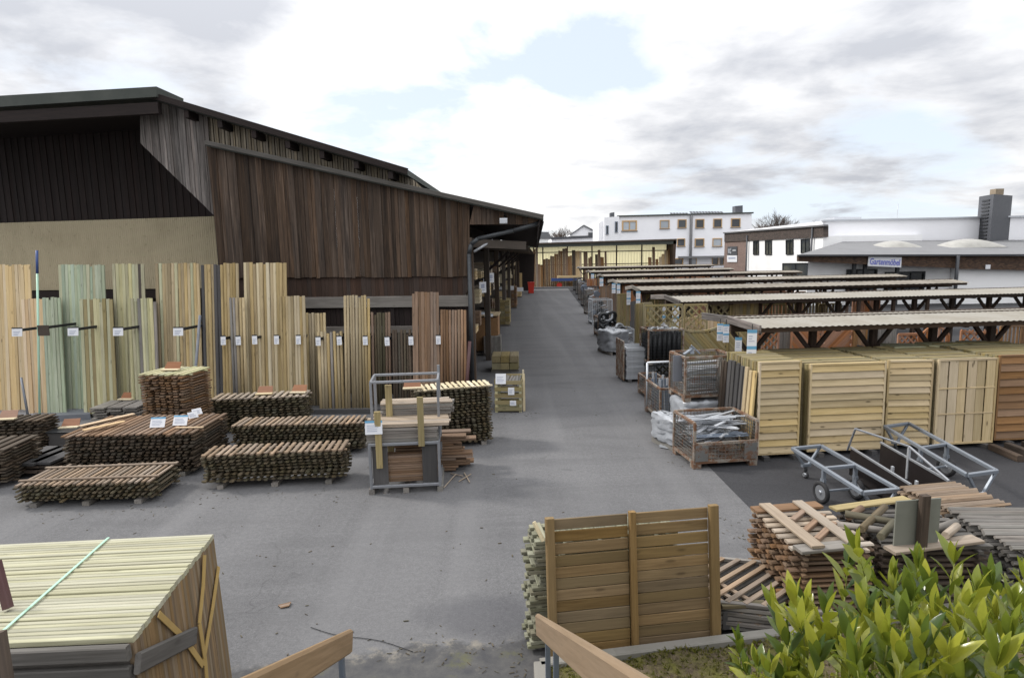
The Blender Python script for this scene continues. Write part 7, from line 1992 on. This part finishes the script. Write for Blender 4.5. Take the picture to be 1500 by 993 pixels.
# slate tower
M['captan'] = plain('tan cap', (.30, .24, .17), .8)
TY = 56.0
t = thing('slate_tower', 'dark slate clad tower block with a tan cap rising over the white hall', 'tower', (Y(1456, 400, TY).x, TY, 0))
c0, c1, c2 = Y(1434.5, 287, TY + 2.5), Y(1456, 284.5, TY), Y(1483.5, 284.5, TY + 2.0)
zt = c1.z
pts = [Vector((c0.x, c0.y, 0)), Vector((c1.x, c1.y, 0)), Vector((c2.x, c2.y, 0)), Vector((c0.x + c2.x - c1.x, c0.y + c2.y - c1.y, 0))]
mb = MB(); mb.prism(pts, Z3 * zt); mb.build('shaft', M['slate'], t, world=True)
for k in range(16):
    z = zt * (.42 + .035 * k); mb = MB(); o_ = Vector((-.05, -.05, 0)); mb.beam(pts[0].lerp(pts[1], .25) + Z3 * z + o_, pts[0].lerp(pts[1], .75) + Z3 * z + o_, .08, .12); mb.build('louvre', M['darkmetal'], t, world=True)
a = Y(1460, 284, TY + 1.2); mb = MB(); mb.box(a + Z3 * .15, .75, .7, .55); mb.build('cap', M['captan'], t, world=True)
# small houses and a shed roof at the far left
t = facade_box('house', 'small house with grey gabled roof far beyond the barn end', [(786, 360), (786, 349), (808, 349), (808, 360)], 170, 9, 'white'); 
for o in [t]:
    pts = [Y(x, y, 170 - .3) for x, y in ((785, 350), (789, 339.5), (803, 340), (809, 350))]; mb = MB(); mb.prism(pts, Vector((0, 10, 0))); mb.build('roof', M['tileg'], t, world=True)
t = facade_box('house', 'white gabled house far behind the timber hall', [(838, 360), (838, 345), (879, 345), (879, 360)], 165, 10, 'white')
pts = [Y(x, y, 164.7) for x, y in ((835, 345.5), (855, 331.5), (881, 345))]; mb = MB(); mb.prism(pts, Vector((0, 11, 0))); mb.build('gable', M['white2'], t, world=True)
mb = MB(); mb.beam(pts[0] + Z3 * .2, pts[1] + Z3 * .2, 1.0, .3); mb.beam(pts[1] + Z3 * .2, pts[2] + Z3 * .2, 1.0, .3); mb.build('roof_edge', M['tileg'], t, world=True)
win(t, 862, 870, 341, 346, 164.5, 'glass', .15, 'roofgrey')
t = facade_box('low_building', 'low white flat roofed building behind the timber hall roof', [(808, 360), (808, 350), (884, 347), (884, 360)], 140, 12, 'white2')
mb = MB(); a, b = Y(807, 349.5, 139.8), Y(885, 346, 139.8); mb.beam(a, b, .4, .5); mb.build('roof_edge', M['slate'], t, world=True)

# ================================================================== BARE TREES
def bare_tree(px, py_top, y, spread, label, seed, levels=5, base_z=0):
    R = random.Random(seed)
    top = Y(px, py_top, y); h = top.z
    t = thing('bare_tree', label, 'tree', (top.x, y, 0))
    tr = MB(); cr = MB()
    def grow(p, d, L, r, lev, mb):
        q = p + d * L
        mb.cyl(p, q, r, r * .7, 5 if lev < 3 else 3)
        if lev >= levels: return
        for k in range(R.choice((3, 3, 4))):
            nd = (d + Vector((R.uniform(-1, 1), R.uniform(-1, 1), R.uniform(-.25, .7))) * spread).normalized()
            grow(p.lerp(q, R.uniform(.55, 1)), nd, L * R.uniform(.62, .82), r * .6, lev + 1, cr)
    h0 = h * .3
    tr.cyl((0, 0, 0), (0, 0, h0), h * .022, h * .017, 8); tr.build('trunk', M['bark'], t)
    for k in range(5):
        d = Vector((R.uniform(-.6, .6), R.uniform(-.6, .6), 1)).normalized(); grow(Vector((0, 0, h0 * R.uniform(.8, 1))), d, h * .27, h * .012, 1, cr)
    zmax = max(v.z for v in cr.v); s = (h) / zmax
    cr.v = [Vector((v.x, v.y, h0 + (v.z - h0) * ((h - h0) / (zmax - h0)) if v.z > h0 else v.z)) for v in cr.v]
    cr.build('crown', M['bark'], t); return t
bare_tree(1150, 304, 118, .62, 'bare brown tree with a rounded crown beside the white office block', 4, 6)
for i, (x, y, d) in enumerate(((822, 330, 210), (832, 335, 220), (1108, 322, 170), (1195, 320, 150), (800, 336, 230))):
    bare_tree(x, y, d, .6, ('thin bare tree over the low white building', 'second thin bare tree over the low white building', 'faint bare tree close beside the office block edge', 'bare tree top over the annex roof', 'low bare tree behind the small grey roofed house')[i], 20 + i, 5)

# ================================================================== LITTER ON THE ASPHALT
mb = MB(); RL = random.Random(77)
spots = [((30, 755), (240, 745)), ((290, 730), (520, 722)), ((540, 730), (700, 700)), ((725, 612), (775, 606)), ((960, 640), (1020, 690)), ((760, 985), (800, 940)), ((520, 965), (760, 940)), ((1060, 760), (1110, 850)), ((690, 560), (700, 640))]
for (a, b) in spots:
    p, q = G(*a), G(*b)
    for k in range(34):
        c = p.lerp(q, RL.random()) + Vector((RL.gauss(0, .22), RL.gauss(0, .18), .009)); an = RL.random() * 6.28; l = RL.uniform(.006, .032); w = RL.uniform(.003, .009)
        d = Vector((math.cos(an), math.sin(an), RL.uniform(-.1, .1)))
        mb.beam(c - d * l, c + d * l, w, w * .6)
for k in range(120):
    c = G(RL.uniform(60, 1000), RL.uniform(560, 960)); c.z = .008; an = RL.random() * 6.28; l = RL.uniform(.006, .03); d = Vector((math.cos(an), math.sin(an), 0))
    mb.beam(c - d * l, c + d * l, RL.uniform(.004, .014), .006)
tag(mb.build('debris', M['picket']), kind='stuff')
